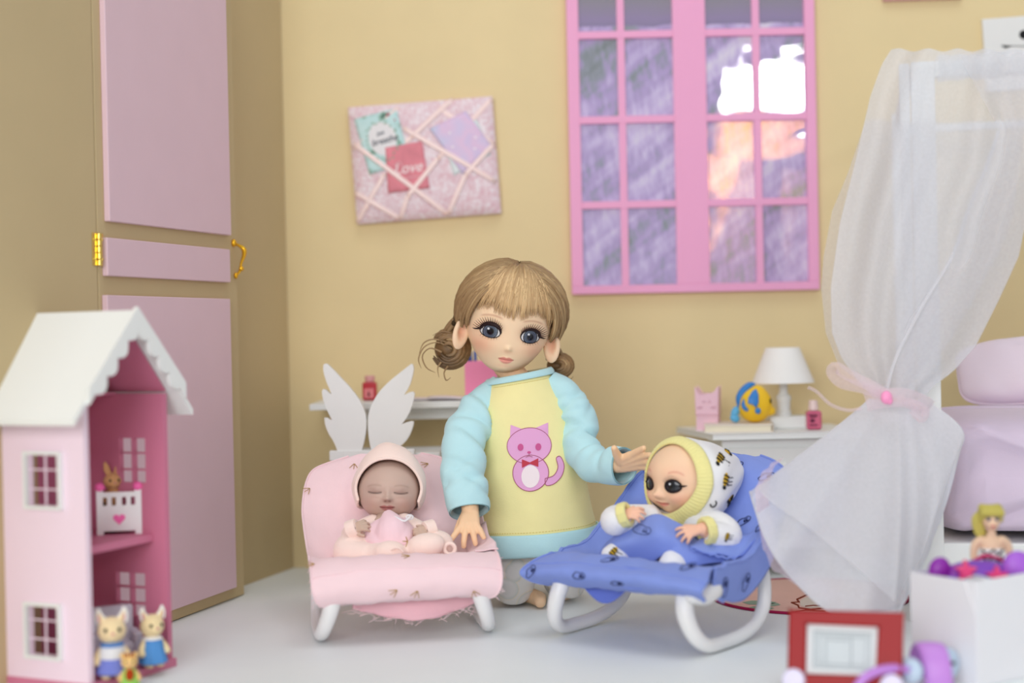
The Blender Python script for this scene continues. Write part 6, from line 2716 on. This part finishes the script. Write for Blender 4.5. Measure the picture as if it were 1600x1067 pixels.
# plain generic kitten print on the front of the sweater
def on_shirt(px, py, off):
    """front surface of the sweater seen at the given place of its print"""
    lo_, hi_ = 0.0, 1.0
    for _ in range(24):
        mid = (lo_ + hi_) / 2
        i_ = mid * 119
        j_ = min(int(i_), 118)
        cy = TQ[j_][1] + (TQ[j_ + 1][1] - TQ[j_][1]) * (i_ - j_)
        if cy < py:
            lo_ = mid
        else:
            hi_ = mid
    v = lo_
    i = v * 119
    j = min(int(i), 118)
    r = TQ[j] + (TQ[j + 1] - TQ[j]) * (i - j)
    c_ = max(-.95, min(.95, (px - r[0]) / r[2]))
    return torso(-math.acos(c_), v, off)


def print_fill(poly, off, step=6):
    V_, F_ = fill2d([(x, -y) for x, y in poly], step)
    b_ = MB()
    b_.add([on_shirt(p[0], -p[1], off) for p in V_], F_)
    return b_


M_PR1 = mat('print_pink', (232, 172, 216), .8, .1)
M_PR2 = mat('print_deep_pink', (206, 96, 150), .8, .1)
M_PR3 = mat('print_red', (196, 70, 84), .8, .1)
M_PR4 = mat('print_line', (176, 104, 130), .8, .1)
M_PR5 = mat('print_cream', (246, 232, 236), .8, .1)
# standing kitten, seen straight on, with upright tail: simple rounded shapes of our own
bodyp = ell(828, 733, 27, 27, 60)
headp = ell(826, 692, 33, 27, 72)
earL = [(797, 684), (798, 659), (820, 668)]
earR = [(832, 667), (855, 659), (855, 685)]
tailp = [(850, 742), (862, 738), (868, 726), (866, 712), (872, 710), (877, 724), (873, 740), (862, 751), (851, 752)]
tailp = [tuple(p) for p in catmull(tailp + [tailp[0]], 50)][:-1]
for k_, (poly, off, mm) in enumerate(((tailp, .04, M_PR1), (bodyp, .05, M_PR1), (earL, .05, M_PR1), (earR, .05, M_PR1), (headp, .06, M_PR1), (ell(828, 738, 14, 17, 20), .075, M_PR5),
                                      (ell(813, 694, 4.5, 5.5, 14), .085, M_PR2), (ell(840, 694, 4.5, 5.5, 14), .085, M_PR2), (ell(826, 702, 3, 2, 10), .085, M_PR2),
                                      ([(815, 712), (827, 717), (840, 711), (840, 724), (827, 719), (815, 725)], .095, M_PR3))):
    obj('kitten_print', print_fill(poly, off, 5), mm, sweater, smooth=180)
b = MB()
for poly in (headp, bodyp[18:] + bodyp[:14] if False else bodyp, tailp):
    q = poly + [poly[0]]
    b.tube([on_shirt(x, y, .055) for x, y in q], .028, 4)
b.tube([on_shirt(x, y, .09) for x, y in ((826, 704), (826, 707), (821, 709))], .02, 4)
b.tube([on_shirt(x, y, .09) for x, y in ((826, 707), (831, 709))], .02, 4)
obj('print_outline', b, M_PR4, sweater)

# ------------------------------------------------------------------ trousers
def pants_mat():
    M = mat('pajama_print', (232, 228, 222), .85, .1, bump=.15, bscale=200, sheen=.2)
    N, L = M.node_tree.nodes, M.node_tree.links
    tc = N.new('ShaderNodeTexCoord')
    v = N.new('ShaderNodeTexVoronoi')
    v.inputs['Scale'].default_value = 62
    L.new(tc.outputs['Object'], v.inputs['Vector'])
    r = N.new('ShaderNodeValToRGB')
    e = r.color_ramp.elements
    e[0].position, e[0].color = .34, lin((238, 234, 230))
    e[1].position, e[1].color = .62, lin((238, 234, 228))
    for p_, c_ in ((.42, (230, 228, 222)), (.47, (220, 222, 216)), (.52, (240, 230, 212)), (.56, (238, 234, 228))):
        q_ = e.new(p_)
        q_.color = lin(c_)
    L.new(v.outputs['Distance'], r.inputs[0])
    L.new(r.outputs[0], N['Principled BSDF'].inputs['Base Color'])
    return M


b = MB()
for kn_, top_, xs_ in ((kneeL, at(808, 838, 106.2), 0), (kneeR, at(878, 836, 106.6), 1)):
    k0_ = Vector((kn_.x, kn_.y, 1.62))
    b.tube([top_, top_.lerp(k0_, .5), k0_, Vector((k0_.x, k0_.y + .25, 1.52)), Vector((k0_.x + .1, k0_.y + 2.2, 1.35)), Vector((k0_.x + .2, k0_.y + 4.4, 1.15))], [1.62, 1.7, 1.62, 1.5, 1.25, 1.1], 20, smooth=26)
b.tube([at(838, 815, 106.2), at(840, 850, 106.2)], [2.2, 1.7], 20)
pm_ = remeshed(b, .14, 6)
obj('pajama_trousers', pm_, pants_mat(), girl, smooth=180)

# ------------------------------------------------------------------ sleeping baby (pink cradle)
PBD = 101.3
pbase = PW @ Vector((0.2, 3.5, 4.0))
baby1 = thing('baby_doll', 'sleeping baby doll in peach hat lying in the pink cradle', 'doll', pbase)
HM1 = Matrix.Translation(at(606, 770, PBD - 1.9)) @ rz(math.radians(2)) @ Matrix.Rotation(math.radians(3), 4, 'Y') @ Matrix.Rotation(math.radians(-6), 4, 'X') @ Matrix.Translation((0, 1.9, .1))
H1 = Head((2.12, 2.1, 2.15, 2.05), [(.86, -.02, .55, .34, -.16), (.86, .06, .38, .2, .22), (.86, -.3, .4, .12, .10), (0, -.25, .17, .34, .16), (0, -.5, .27, .18, .40), (.2, -.55, .13, .1, .1), (0, -1.02, .34, .08, .16), (0, -1.2, .28, .1, .16), (0, -1.11, .4, .04, -.08),
                                       (1.1, -.85, .6, .55, .22), (0, -1.6, .45, .25, .2), (0, .7, 1.2, .6, .1), (.8, .3, .5, .15, .06)], .02)


def baby1_paint(x, y, z, w_):
    C = np.tile(L3((204, 176, 162)), (len(x), 1))
    ax = np.abs(x)
    C = blend(C, w_ * .35 * np.exp(-((ax - .86) / .5) ** 2 - ((z - .02) / .32) ** 2), (150, 118, 112))
    C = blend(C, w_ * .25 * np.exp(-((ax - 1.1) / .5) ** 2 - ((z + .75) / .4) ** 2), (200, 140, 130))
    C = blend(C, w_ * .35 * np.exp(-((ax) / .3) ** 2 - ((z + .62) / .1) ** 2), (140, 96, 90))
    zl_ = -.10 - .03 + .06 * ((ax - .86) / .45) ** 2
    C = blend(C, w_ * .85 * np.exp(-((z - zl_) / .05) ** 2) * smooth(.38, .46, ax) * (1 - smooth(1.3, 1.4, ax)), (70, 50, 46))
    zb_ = .42 - .1 * ((ax - .85) / .5) ** 2
    C = blend(C, w_ * .3 * np.exp(-((z - zb_) / .06) ** 2) * smooth(.35, .5, ax) * (1 - smooth(1.3, 1.5, ax)), (140, 108, 96))
    C = blend(C, w_ * .7 * np.exp(-((ax - .15) / .07) ** 2 - ((z + .66) / .06) ** 2), (84, 50, 46))
    C = lips(C, x, z, -.02, -1.11, .52, .20, .20, (172, 92, 92), (180, 104, 104), (90, 40, 42), .07)
    return C


hm = H1.mesh(6, baby1_paint)
for s_ in (-1, 1):
    hm.color((198, 166, 152))
    hm.ball((s_ * 2.1, .2, -.35), (.2, .32, .5), nu=12, nv=8)
hm.xform(HM1)
SK1 = (202, 176, 158)
b = MB()
b.tube([at(606, 808, PBD - .6), at(606, 825, PBD - 1.6), at(606, 850, PBD - 3)], [.8, 1.2, 1.25], 14)
hL, hR = at(549, 828, PBD - 3.3), at(672, 826, PBD - 3.2)
b.tube([at(590, 822, PBD - 1.2), at(548, 832, PBD - 2.2), hL], [.6, .5, .38], 10)
b.tube([at(624, 822, PBD - 1.2), at(676, 836, PBD - 2.2), hR], [.6, .5, .38], 10)
hand(b, hL, at(574, 817, PBD - 3.5) - hL, Vector((.1, -.75, .6)), 1, 1.6, curls=(.75, .8, .8, .85), spread=.4, thumb=(.9, .5), rad=.88)
hand(b, hR, at(650, 832, PBD - 3.6) - hR, Vector((-.1, -.75, .6)), 1, 1.55, curls=(.8, .85, .85, .9), spread=.4, thumb=(.9, .5), rad=.88)
for s_, kp, fp_ in ((-1, at(548, 858, 98.4), at(605, 866, 97.0)), (1, at(690, 852, 98.2), at(650, 860, 97.0))):
    b.tube([at(606 + s_ * 16, 856, 98.9), kp, fp_], [.75, .62, .42], 10)
bd1 = remeshed(b, .05, 2, SK1)
bd1.merge(hm)
obj('body', bd1, M_SKIN, baby1, smooth=180)
# sleepsuit
b = MB()
b.ball(at(606, 842, 99.2), (1.75, 1.2, 1.5), nu=20, nv=14)
for px_, py_, tx, ty, ex, ey, s_ in ((588, 822, 552, 836, 553, 828, -1), (626, 820, 668, 838, 668, 829, 1)):
    b.tube([at(px_, py_, PBD - 1.3), at(tx, ty, PBD - 2.2), at(ex, ey, PBD - 3.0)], [.9, .8, .62], 14, smooth=12)
b.tube([at(592, 860, 98.9), at(552, 856, 98.5), at(545, 864, 98.0), at(575, 870, 97.4)], [1.15, 1.1, 1.0, .95], 16, smooth=16)
b.tube([at(575, 868, 97.5), at(606, 866, 96.7)], [.8, .85], 14)
b.ball(at(609, 863, 96.6), (1.12, .8, .78), nu=18, nv=12)
b.tube([at(622, 860, 98.9), at(678, 850, 98.3), at(694, 856, 97.9)], [1.1, 1.0, .85], 16, smooth=14)
b.ball(at(664, 853, 97.0), (1.35, .85, .85), rot=euler(0, -.2, 0), nu=18, nv=12)
ss = remeshed(b, .1, 4)
obj('sleepsuit', ss, M_PEACH, baby1, smooth=180)
for c_, f_ in ((at(556, 824, PBD - 3.2), at(574, 817, PBD - 3.4)), (at(666, 828, PBD - 3.15), at(650, 832, PBD - 3.5))):
    d_ = (f_ - c_).normalized()
    x_, y_, z_ = frame_from(d_)
    b = MB()
    b.tube([c_ - d_ * .55, c_ - d_ * .1, c_ + d_ * .12, c_ + d_ * .14, c_ + d_ * .0], [.62, .62, .58, .46, .4], 20, caps=False)
    obj('cuff', b, M_PEACH, baby1)
b = MB()
c_ = at(703, 857, 97.2)
b.tube([c_ + Vector((.34 * math.cos(t * PI / 10), -.1, .36 * math.sin(t * PI / 10))) for t in range(20)], .13, 8, loop=True)
obj('foot_loop', b, M_PEACH, baby1)
b = MB()
b.tube([at(528, 858, 97.6), at(560, 869, 96.9), at(590, 871, 96.3), at(618, 856, 95.8), at(630, 862, 95.8)], .08, 6, smooth=24)
obj('leg_seam', b, M_PEACH, baby1)



def shell(c, R, open_r, zc_, M, n=(90, 26), peak=(0, 0, 0), fold=.05, squash=None, k0=1.0):
    """cap or hood: a round shell with an oval opening to the front (-y). open_r(beta) half opening angle"""
    b_ = MB()

    def fn(u, v):
        be = u * 2 * PI
        a0 = open_r(be)
        a = a0 + (PI - a0) * v
        d = Vector((math.sin(a) * math.cos(be), -math.cos(a), math.sin(a) * math.sin(be)))
        f = 1 + fold * (.5 * math.sin(be * 5 + a * 3) + .5 * math.sin(be * 9 - a * 5)) * math.sin(PI * v)
        p = Vector((d.x * R[0], d.y * R[1], d.z * R[2])) * f * k0
        p += Vector(peak) * max(0, d.z) ** 3
        if squash:
            p = squash(p, d, v)
        return M @ (Vector(c) + p)
    b_.grid(fn, n[0], n[1], closeu=True)
    return b_, fn


def op1(be):
    s, c_ = math.sin(be), math.cos(be)
    k = min(1, max(0, (-s - .35) / .5))
    return math.radians(54 - 8 * max(0, s) + 10 * c_ * c_ + 92 * k * k * (3 - 2 * k))


b, f1 = shell((0, .15, .25), (2.5, 2.4, 2.5), op1, 0, HM1, peak=(-.05, .1, .55), fold=.025)
obj('hat', b, M_PEACH, baby1, smooth=180, mods=[('SOLIDIFY', {'thickness': .0014, 'offset': 0})])
b = MB()
b.tube([f1(i / 80, 0.0) for i in range(80)], .11, 8, loop=True)
obj('hat_brim', b, M_PEACH, baby1)
# bib blanket
b = MB()
b.ball(at(610, 838, 98.5), (1.75, 1.15, 1.35), nu=24, nv=14)
b.tube([at(606, 803, 98.6), at(612, 826, 98.0), at(612, 852, 97.8)], [.42, 1.1, 1.1], 16, smooth=12)
b.tube([at(630, 815, 98.8), at(628, 840, 97.7), at(618, 862, 97.4)], [.4, .7, .5], 12, smooth=12)
b.tube([at(575, 842, 98.2), at(590, 846, 97.6), at(605, 856, 97.1)], [.35, .5, .4], 12, smooth=10)
obj('blanket', remeshed(b, .1, 5), M_PFAB2, baby1, smooth=180)
b = MB()
g0 = at(637, 846, 95.9)
for dx, dz in ((-.32, .04), (-.1, .32), (-.12, -.32)):
    b.tube([g0, g0 + Vector((dx, -.1, dz))], [.04, .03], 5)
obj('gold_sprig_print', b, M_GOLDPR, baby1)
b = MB()
c_ = at(640, 808, 98.2)
b.tube([c_ + Vector((.22 * math.cos(t * PI / 10), 0, .14 * math.sin(t * PI / 10))) for t in range(20)], .06, 6, loop=True)
b.tube([at(604, 804, 98.0), at(618, 808, 97.6), at(632, 814, 97.6), at(642, 806, 98)], .07, 6, smooth=14)
obj('ribbon_loop', b, M_WJER, baby1)

# ------------------------------------------------------------------ awake baby (blue cradle)
BBD = 96.0
baby2 = thing('baby_doll', 'wide eyed baby doll in white bee print hood in the blue cradle', 'doll', BW @ Vector((0, 3.0, 4.2)))
HM2 = Matrix.Translation(at(1071, 751, BBD + .2)) @ rz(math.radians(-52)) @ Matrix.Rotation(math.radians(1), 4, 'Y') @ Matrix.Rotation(math.radians(-4), 4, 'X')
H2 = Head((2.62, 2.45, 2.6, 2.3), [(1.08, -.28, .62, .44, -.2), (0, -.75, .2, .3, .2), (0, -.92, .3, .2, .42), (.26, -.98, .16, .12, .12), (0, -1.38, .45, .07, .12), (0, -1.58, .3, .1, .14), (0, -1.47, .55, .045, -.1),
                                      (1.3, -1.15, .7, .6, .32), (0, -1.95, .5, .25, .22), (0, .9, 1.4, .8, .16)], .02)


def baby2_paint(x, y, z, w_):
    C = np.tile(L3((250, 212, 178)), (len(x), 1))
    ax = np.abs(x)
    C = blend(C, w_ * .5 * np.exp(-((ax - 1.45) / .7) ** 2 - ((z + 1.1) / .5) ** 2), (240, 158, 130))
    C = blend(C, w_ * .45 * np.exp(-((ax - 1.08) / .7) ** 2 - ((z + .15) / .5) ** 2), (240, 176, 150))
    C = blend(C, w_ * .4 * np.exp(-(x / .4) ** 2 - ((z + .95) / .2) ** 2), (240, 168, 140))
    C = blend(C, .3 * np.exp(-((ax - 1.2) / .9) ** 2 - ((z - .7) / .5) ** 2), (244, 180, 150))
    zb_ = .62 + .05 - .18 * ((ax - 1.2) / .5) ** 2
    C = blend(C, w_ * .6 * np.exp(-((z - zb_) / .06) ** 2) * smooth(.7, .85, ax) * (1 - smooth(1.6, 1.8, ax)), (214, 130, 110))
    C = lips(C, x, z, 0, -1.47, .6, .12, .16, (224, 130, 116), (228, 140, 126), (160, 70, 62), .10)
    return C


hm = H2.mesh(6, baby2_paint)
hm.xform(HM2)
SK2 = (248, 196, 168)
b = MB()
b.tube([HM2 @ Vector((0, .5, -1.6)), at(1052, 822, 96.2), at(1030, 858, 94.6)], [.9, 1.0, 1.3], 14)
h2L, h2R = at(970, 806, 93.6), at(1096, 826, 91.9)
b.tube([at(1018, 808, 95.2), at(962, 818, 94.4), h2L], [.7, .6, .45], 10)
b.tube([at(1088, 812, 94.6), at(1128, 842, 93.0), h2R], [.7, .6, .45], 10)
hand(b, h2L, at(1010, 796, 92.9) - h2L, Vector((-.25, -.6, .75)), -1, 1.75, curls=(.55, .6, .65, .7), spread=.4, thumb=(.9, .4), rad=.9)
hand(b, h2R, at(1052, 836, 91.3) - h2R, Vector((-.2, -.7, .65)), 1, 1.75, curls=(.4, .5, .55, .6), spread=.55, thumb=(.75, .2), rad=.9)
f2L, f2R = at(962, 872, 93.8), at(1052, 884, 91.9)
b.tube([at(1020, 858, 94.6), f2L], [.8, .5], 10)
b.tube([at(1040, 862, 94.2), f2R], [.8, .5], 10)
bd2 = remeshed(b, .055, 2, SK2)
bd2.merge(hm)
obj('body', bd2, M_SKIN, baby2, smooth=180)
for s_ in (-1, 1):
    eb, pos = eye_parts(H2, HM2, s_ * 1.08, -.28, .48, .40, .33, .45, (-.02, .01), (30, 30, 36), tilt=s_ * .05, sclera=(150, 138, 132))
    obj('eye', eb, M_EYE, baby2, smooth=180)
    b = MB()
    ring = [pos(1.05, PI * 2 * t / 36, 0) for t in range(36)]
    b.tube([HM2 @ Vector((x, H2.surf(x, z) - .07, z)) for x, z in ring], .07, 6, loop=True)
    ox, oz = ring[0 if s_ > 0 else 18]
    b.tube([HM2 @ Vector((x, H2.surf(x, z) - .05, z)) for x, z in ((ox - s_ * .1, oz + .05), (ox + s_ * .14, oz + .06), (ox + s_ * .3, oz + .1))], [.13, .1, .03], 6, flat=.6)
    obj('eyeliner', b, mat('eyeliner_dark2', (40, 28, 30), .5, .2), baby2, smooth=180)
    b = MB()
    for k in range(12):
        ph = PI * (.08 + .75 * k / 11)
        if s_ < 0:
            ph = PI - ph
        x, z = pos(1.05, ph, 0)
        Ln = .3
        b.tube([HM2 @ Vector((x, H2.surf(x, z) - .1, z)), HM2 @ Vector((x + (math.cos(ph) * .7 + s_ * .3) * Ln, H2.surf(x, z) - .3, z + math.sin(ph) * Ln + .05))], [.016, .005], 4)
    obj('eyelashes', b, mat('lash_dark2', (70, 48, 42), .6, .2), baby2, smooth=180)


def op2(be):
    s, c_ = math.sin(be), math.cos(be)
    return math.radians(57 + 7 * max(0, s) ** 2 - 9 * max(0, -s) + 2 * max(0, -s) ** 8 + 6 * max(0, -c_) ** 2)


def sq2(p, d, v):
    # the hood runs out to a soft point at the back and spreads over the shoulders
    p = p + Vector((.55 * max(0, d.x) ** 2, 2.1 * max(0, d.y) ** 3, .7 * max(0, d.y) ** 3 - .5 * max(0, -d.z) ** 4))
    return p


b, f2 = shell((0, .1, 0), (2.76, 2.62, 2.74), op2, 0, HM2, fold=.035, squash=sq2)
obj('hood', b, M_WJER, baby2, smooth=180, mods=[('SOLIDIFY', {'thickness': .0014, 'offset': 0})])
b = MB()


def rim_fn(u, v):
    be = u
    a = (v - .5)
    p0_, p1_ = f2(be, 0.0), f2(be, .12)
    p0_ = p0_ + (p0_ - p1_) * .25 + (HM2 @ Vector((0, .1, 0)) - p0_).normalized() * .12
    n_ = (p0_ - HM2 @ Vector((0, .1, 0))).normalized()
    return p0_.lerp(p1_, v) + n_ * (.08 + .14 * math.sin(PI * v) + .02 * math.sin(be * 2 * PI * 70))


b.grid(rim_fn, 280, 9, closeu=True)
obj('hood_rim', b, M_LEMON, baby2, smooth=180, mods=[('SOLIDIFY', {'thickness': .0014, 'offset': -1})])
# romper body, sleeves, cuffs, feet
b = MB()
b.tube([at(1052, 822, 96.4), at(1038, 838, 95.2), at(1026, 862, 94.6)], [1.1, 1.6, 1.55], 18)
b.tube([at(1018, 814, 95.4), at(968, 812, 94.6), at(962, 814, 94.0), at(974, 808, 93.6)], [1.1, 1.0, .95, .72], 14, smooth=16)
b.tube([at(1088, 814, 94.9), at(1126, 828, 93.6), at(1134, 840, 92.8), at(1112, 832, 92.2)], [1.15, 1.1, 1.0, .76], 14, smooth=16)
b.tube([at(1006, 812, 96.4), at(1060, 822, 96.8), at(1116, 816, 96.4)], [.85, .9, .9], 14)
rb2 = remeshed(b, .1, 5)
obj('romper', rb2, M_WJER, baby2, smooth=180)
for c_, f_, r_ in ((at(975, 805, 93.55), at(1000, 797, 93.1), .66), (at(1106, 829, 92.1), at(1080, 833, 91.6), .74)):
    b = MB()
    d_ = (f_ - c_).normalized()
    x_, y_, z_ = frame_from(d_)
    for k in range(3):
        b.tube([c_ + d_ * (.16 * k - .1) + (x_ * math.cos(t * PI / 14) + y_ * math.sin(t * PI / 14)) * (r_ + .03 * math.sin(t * 4)) for t in range(28)], .17, 8, loop=True)
    obj('cuff', b, M_LEMON, baby2)
for c_, r_, ro in ((f2L, (1.0, .85, .78), euler(.2, .55, 0)), (f2R, (.95, .85, .9), euler(.3, .45, .2))):
    b = MB()
    b.ball(c_, r_, rot=ro, nu=22, nv=14)
    b.ball(c_ + ro @ Vector((-.3, .2, .35)), (.6, .6, .5), nu=16, nv=10)
    back = c_ + Vector((.5, 1.2, -.1))
    b.tube([c_, back], [.7, .8], 14)
    obj('foot', remeshed(b, .08, 5), M_WJER, baby2, smooth=180)
# blanket over the tummy with a turned flap
bl_ = MB()


def blanket(u, v):
    # u from the left foot to the right flap, v from the chest (0) to the lap (1)
    tops = [(948, 852, 94.6), (985, 826, 94.2), (1030, 806, 93.4), (1062, 822, 93.0), (1090, 846, 92.6), (1118, 856, 92.4)]
    mids = [(940, 862, 94.4), (985, 846, 93.0), (1030, 838, 92.0), (1062, 852, 91.8), (1092, 862, 91.8), (1128, 868, 92.0)]
    bots = [(935, 868, 94.6), (985, 872, 93.6), (1012, 880, 93.0), (1034, 872, 92.2), (1085, 882, 91.6), (1140, 878, 92.2)]
    tq = catmull(tops, 41)
    mq = catmull(mids, 41)
    bq = catmull(bots, 41)
    i = int(u * 40)
    p = catmull([tq[i], mq[i], bq[i]], 21)[int(v * 20)]
    w_ = at(*p)
    return w_ + Vector((0, -.22 * math.sin(u * 17 + v * 2) * (.3 + v * .7) * .6, .08 * math.sin(u * 23)))


bl_.grid(blanket, 41, 21)
obj('blanket', bl_, M_BFAB, baby2, smooth=180, mods=[('SOLIDIFY', {'thickness': .0014})])
b = MB()
ft = catmull([(1096, 846, 92.3), (1130, 842, 92.6), (1165, 836, 93.2), (1196, 822, 94.4)], 30)
fb_ = catmull([(1078, 858, 91.6), (1112, 866, 91.2), (1148, 871, 91.2), (1182, 846, 92.6)], 30)
b.grid(lambda u, v: at(*(ft[int(u * 29)] + (fb_[int(u * 29)] - ft[int(u * 29)]) * v)) + Vector((0, -.15 * math.sin(u * 9) * v, .08 * math.sin(u * 14 + 1))), 30, 8)
obj('blanket_flap', b, M_BFAB, baby2, smooth=180, mods=[('SOLIDIFY', {'thickness': .0016})])
b = MB()
b.tube([at(*p) + Vector((0, -.05, .06 * math.sin(i * 1.9))) for i, p in enumerate(fb_)], .07, 6)
obj('flap_hem', b, M_BFAB, baby2)
b = MB()


def blk(px, py, d_):
    o_ = at(px, py, d_)
    ex, ez = at(px + 10, py, d_) - o_, o_ - at(px, py + 10, d_)
    ex, ez = ex.normalized(), ez.normalized()
    return lambda x, z: o_ + ex * x + ez * z


cloud_line(b, blk(1003, 829, 91.7), Vector((0, -1, .1)) * .5, .95, -.2)
obj('cloud_print', b, M_NAVY, baby2)
b = MB()
cloud_line(b, blk(955, 866, 94.0), Vector((0, -1, .1)) * .5, .6, .4)
obj('cloud_print', b, M_NAVY, baby2)
# bee print on hood and feet
M_BEE = mat('bee_yellow', (206, 168, 50), .7, .15)


def bee(u, v, ang_, sc, P=None):
    by, bk2 = MB(), MB()
    c_ = f2(u, v) if P is None else P
    n_ = (c_ - HM2 @ Vector((0, .1, 0))).normalized() if P is None else Vector((0, -1, .2)).normalized()
    e1 = n_.cross(Vector((0, 0, 1))).normalized()
    e2 = n_.cross(e1)
    d = e1 * math.cos(ang_) + e2 * math.sin(ang_)
    d2 = n_.cross(d)
    o_ = c_ + n_ * .1
    rot = Matrix((d, d2, n_)).transposed()
    by.ball(o_, (.42 * sc, .2 * sc, .06), rot=rot, nu=12, nv=8)
    for k in (-.22, 0, .22):
        bk2.tube([o_ + d * k * sc - d2 * .19 * sc + n_ * .05, o_ + d * k * sc + n_ * .07, o_ + d * k * sc + d2 * .19 * sc + n_ * .05], .05 * sc, 5)
    bk2.ball(o_ + d * .48 * sc, (.14 * sc, .14 * sc, .06), rot=rot, nu=8, nv=6)
    for k in (-.15, .1, .3):
        bk2.tube([o_ + d * k * sc + d2 * .2 * sc, o_ + d * (k - .15) * sc + d2 * .6 * sc], .03 * sc, 4)
    q_ = obj('bee_print', by, M_BEE, baby2)
    obj('bee_stripes', bk2, M_BLACK, q_)


for u, v, a_, s_ in ((.10, .30, .6, 1.3), (.02, .30, 1.2, 1.1), (.93, .52, .3, 1.0), (.16, .6, .2, 1.0)):
    bee(u, v, a_, s_)
bee(0, 0, .8, .9, at(958, 862, 92.9))
bee(0, 0, 1.2, .6, at(1136, 838, 91.7))
b = MB()
c_, n_ = f2(.93, .2), (f2(.93, .2) - HM2 @ Vector((0, .1, 0))).normalized()
e1 = n_.cross(Vector((0, 0, 1))).normalized()
e2 = n_.cross(e1)
b.tube([c_ + n_ * .12 + (e1 * math.cos(t * .28) + e2 * math.sin(t * .28)) * .22 for t in range(16)], .045, 6)
obj('loop_print', b, M_BLACK, baby2)
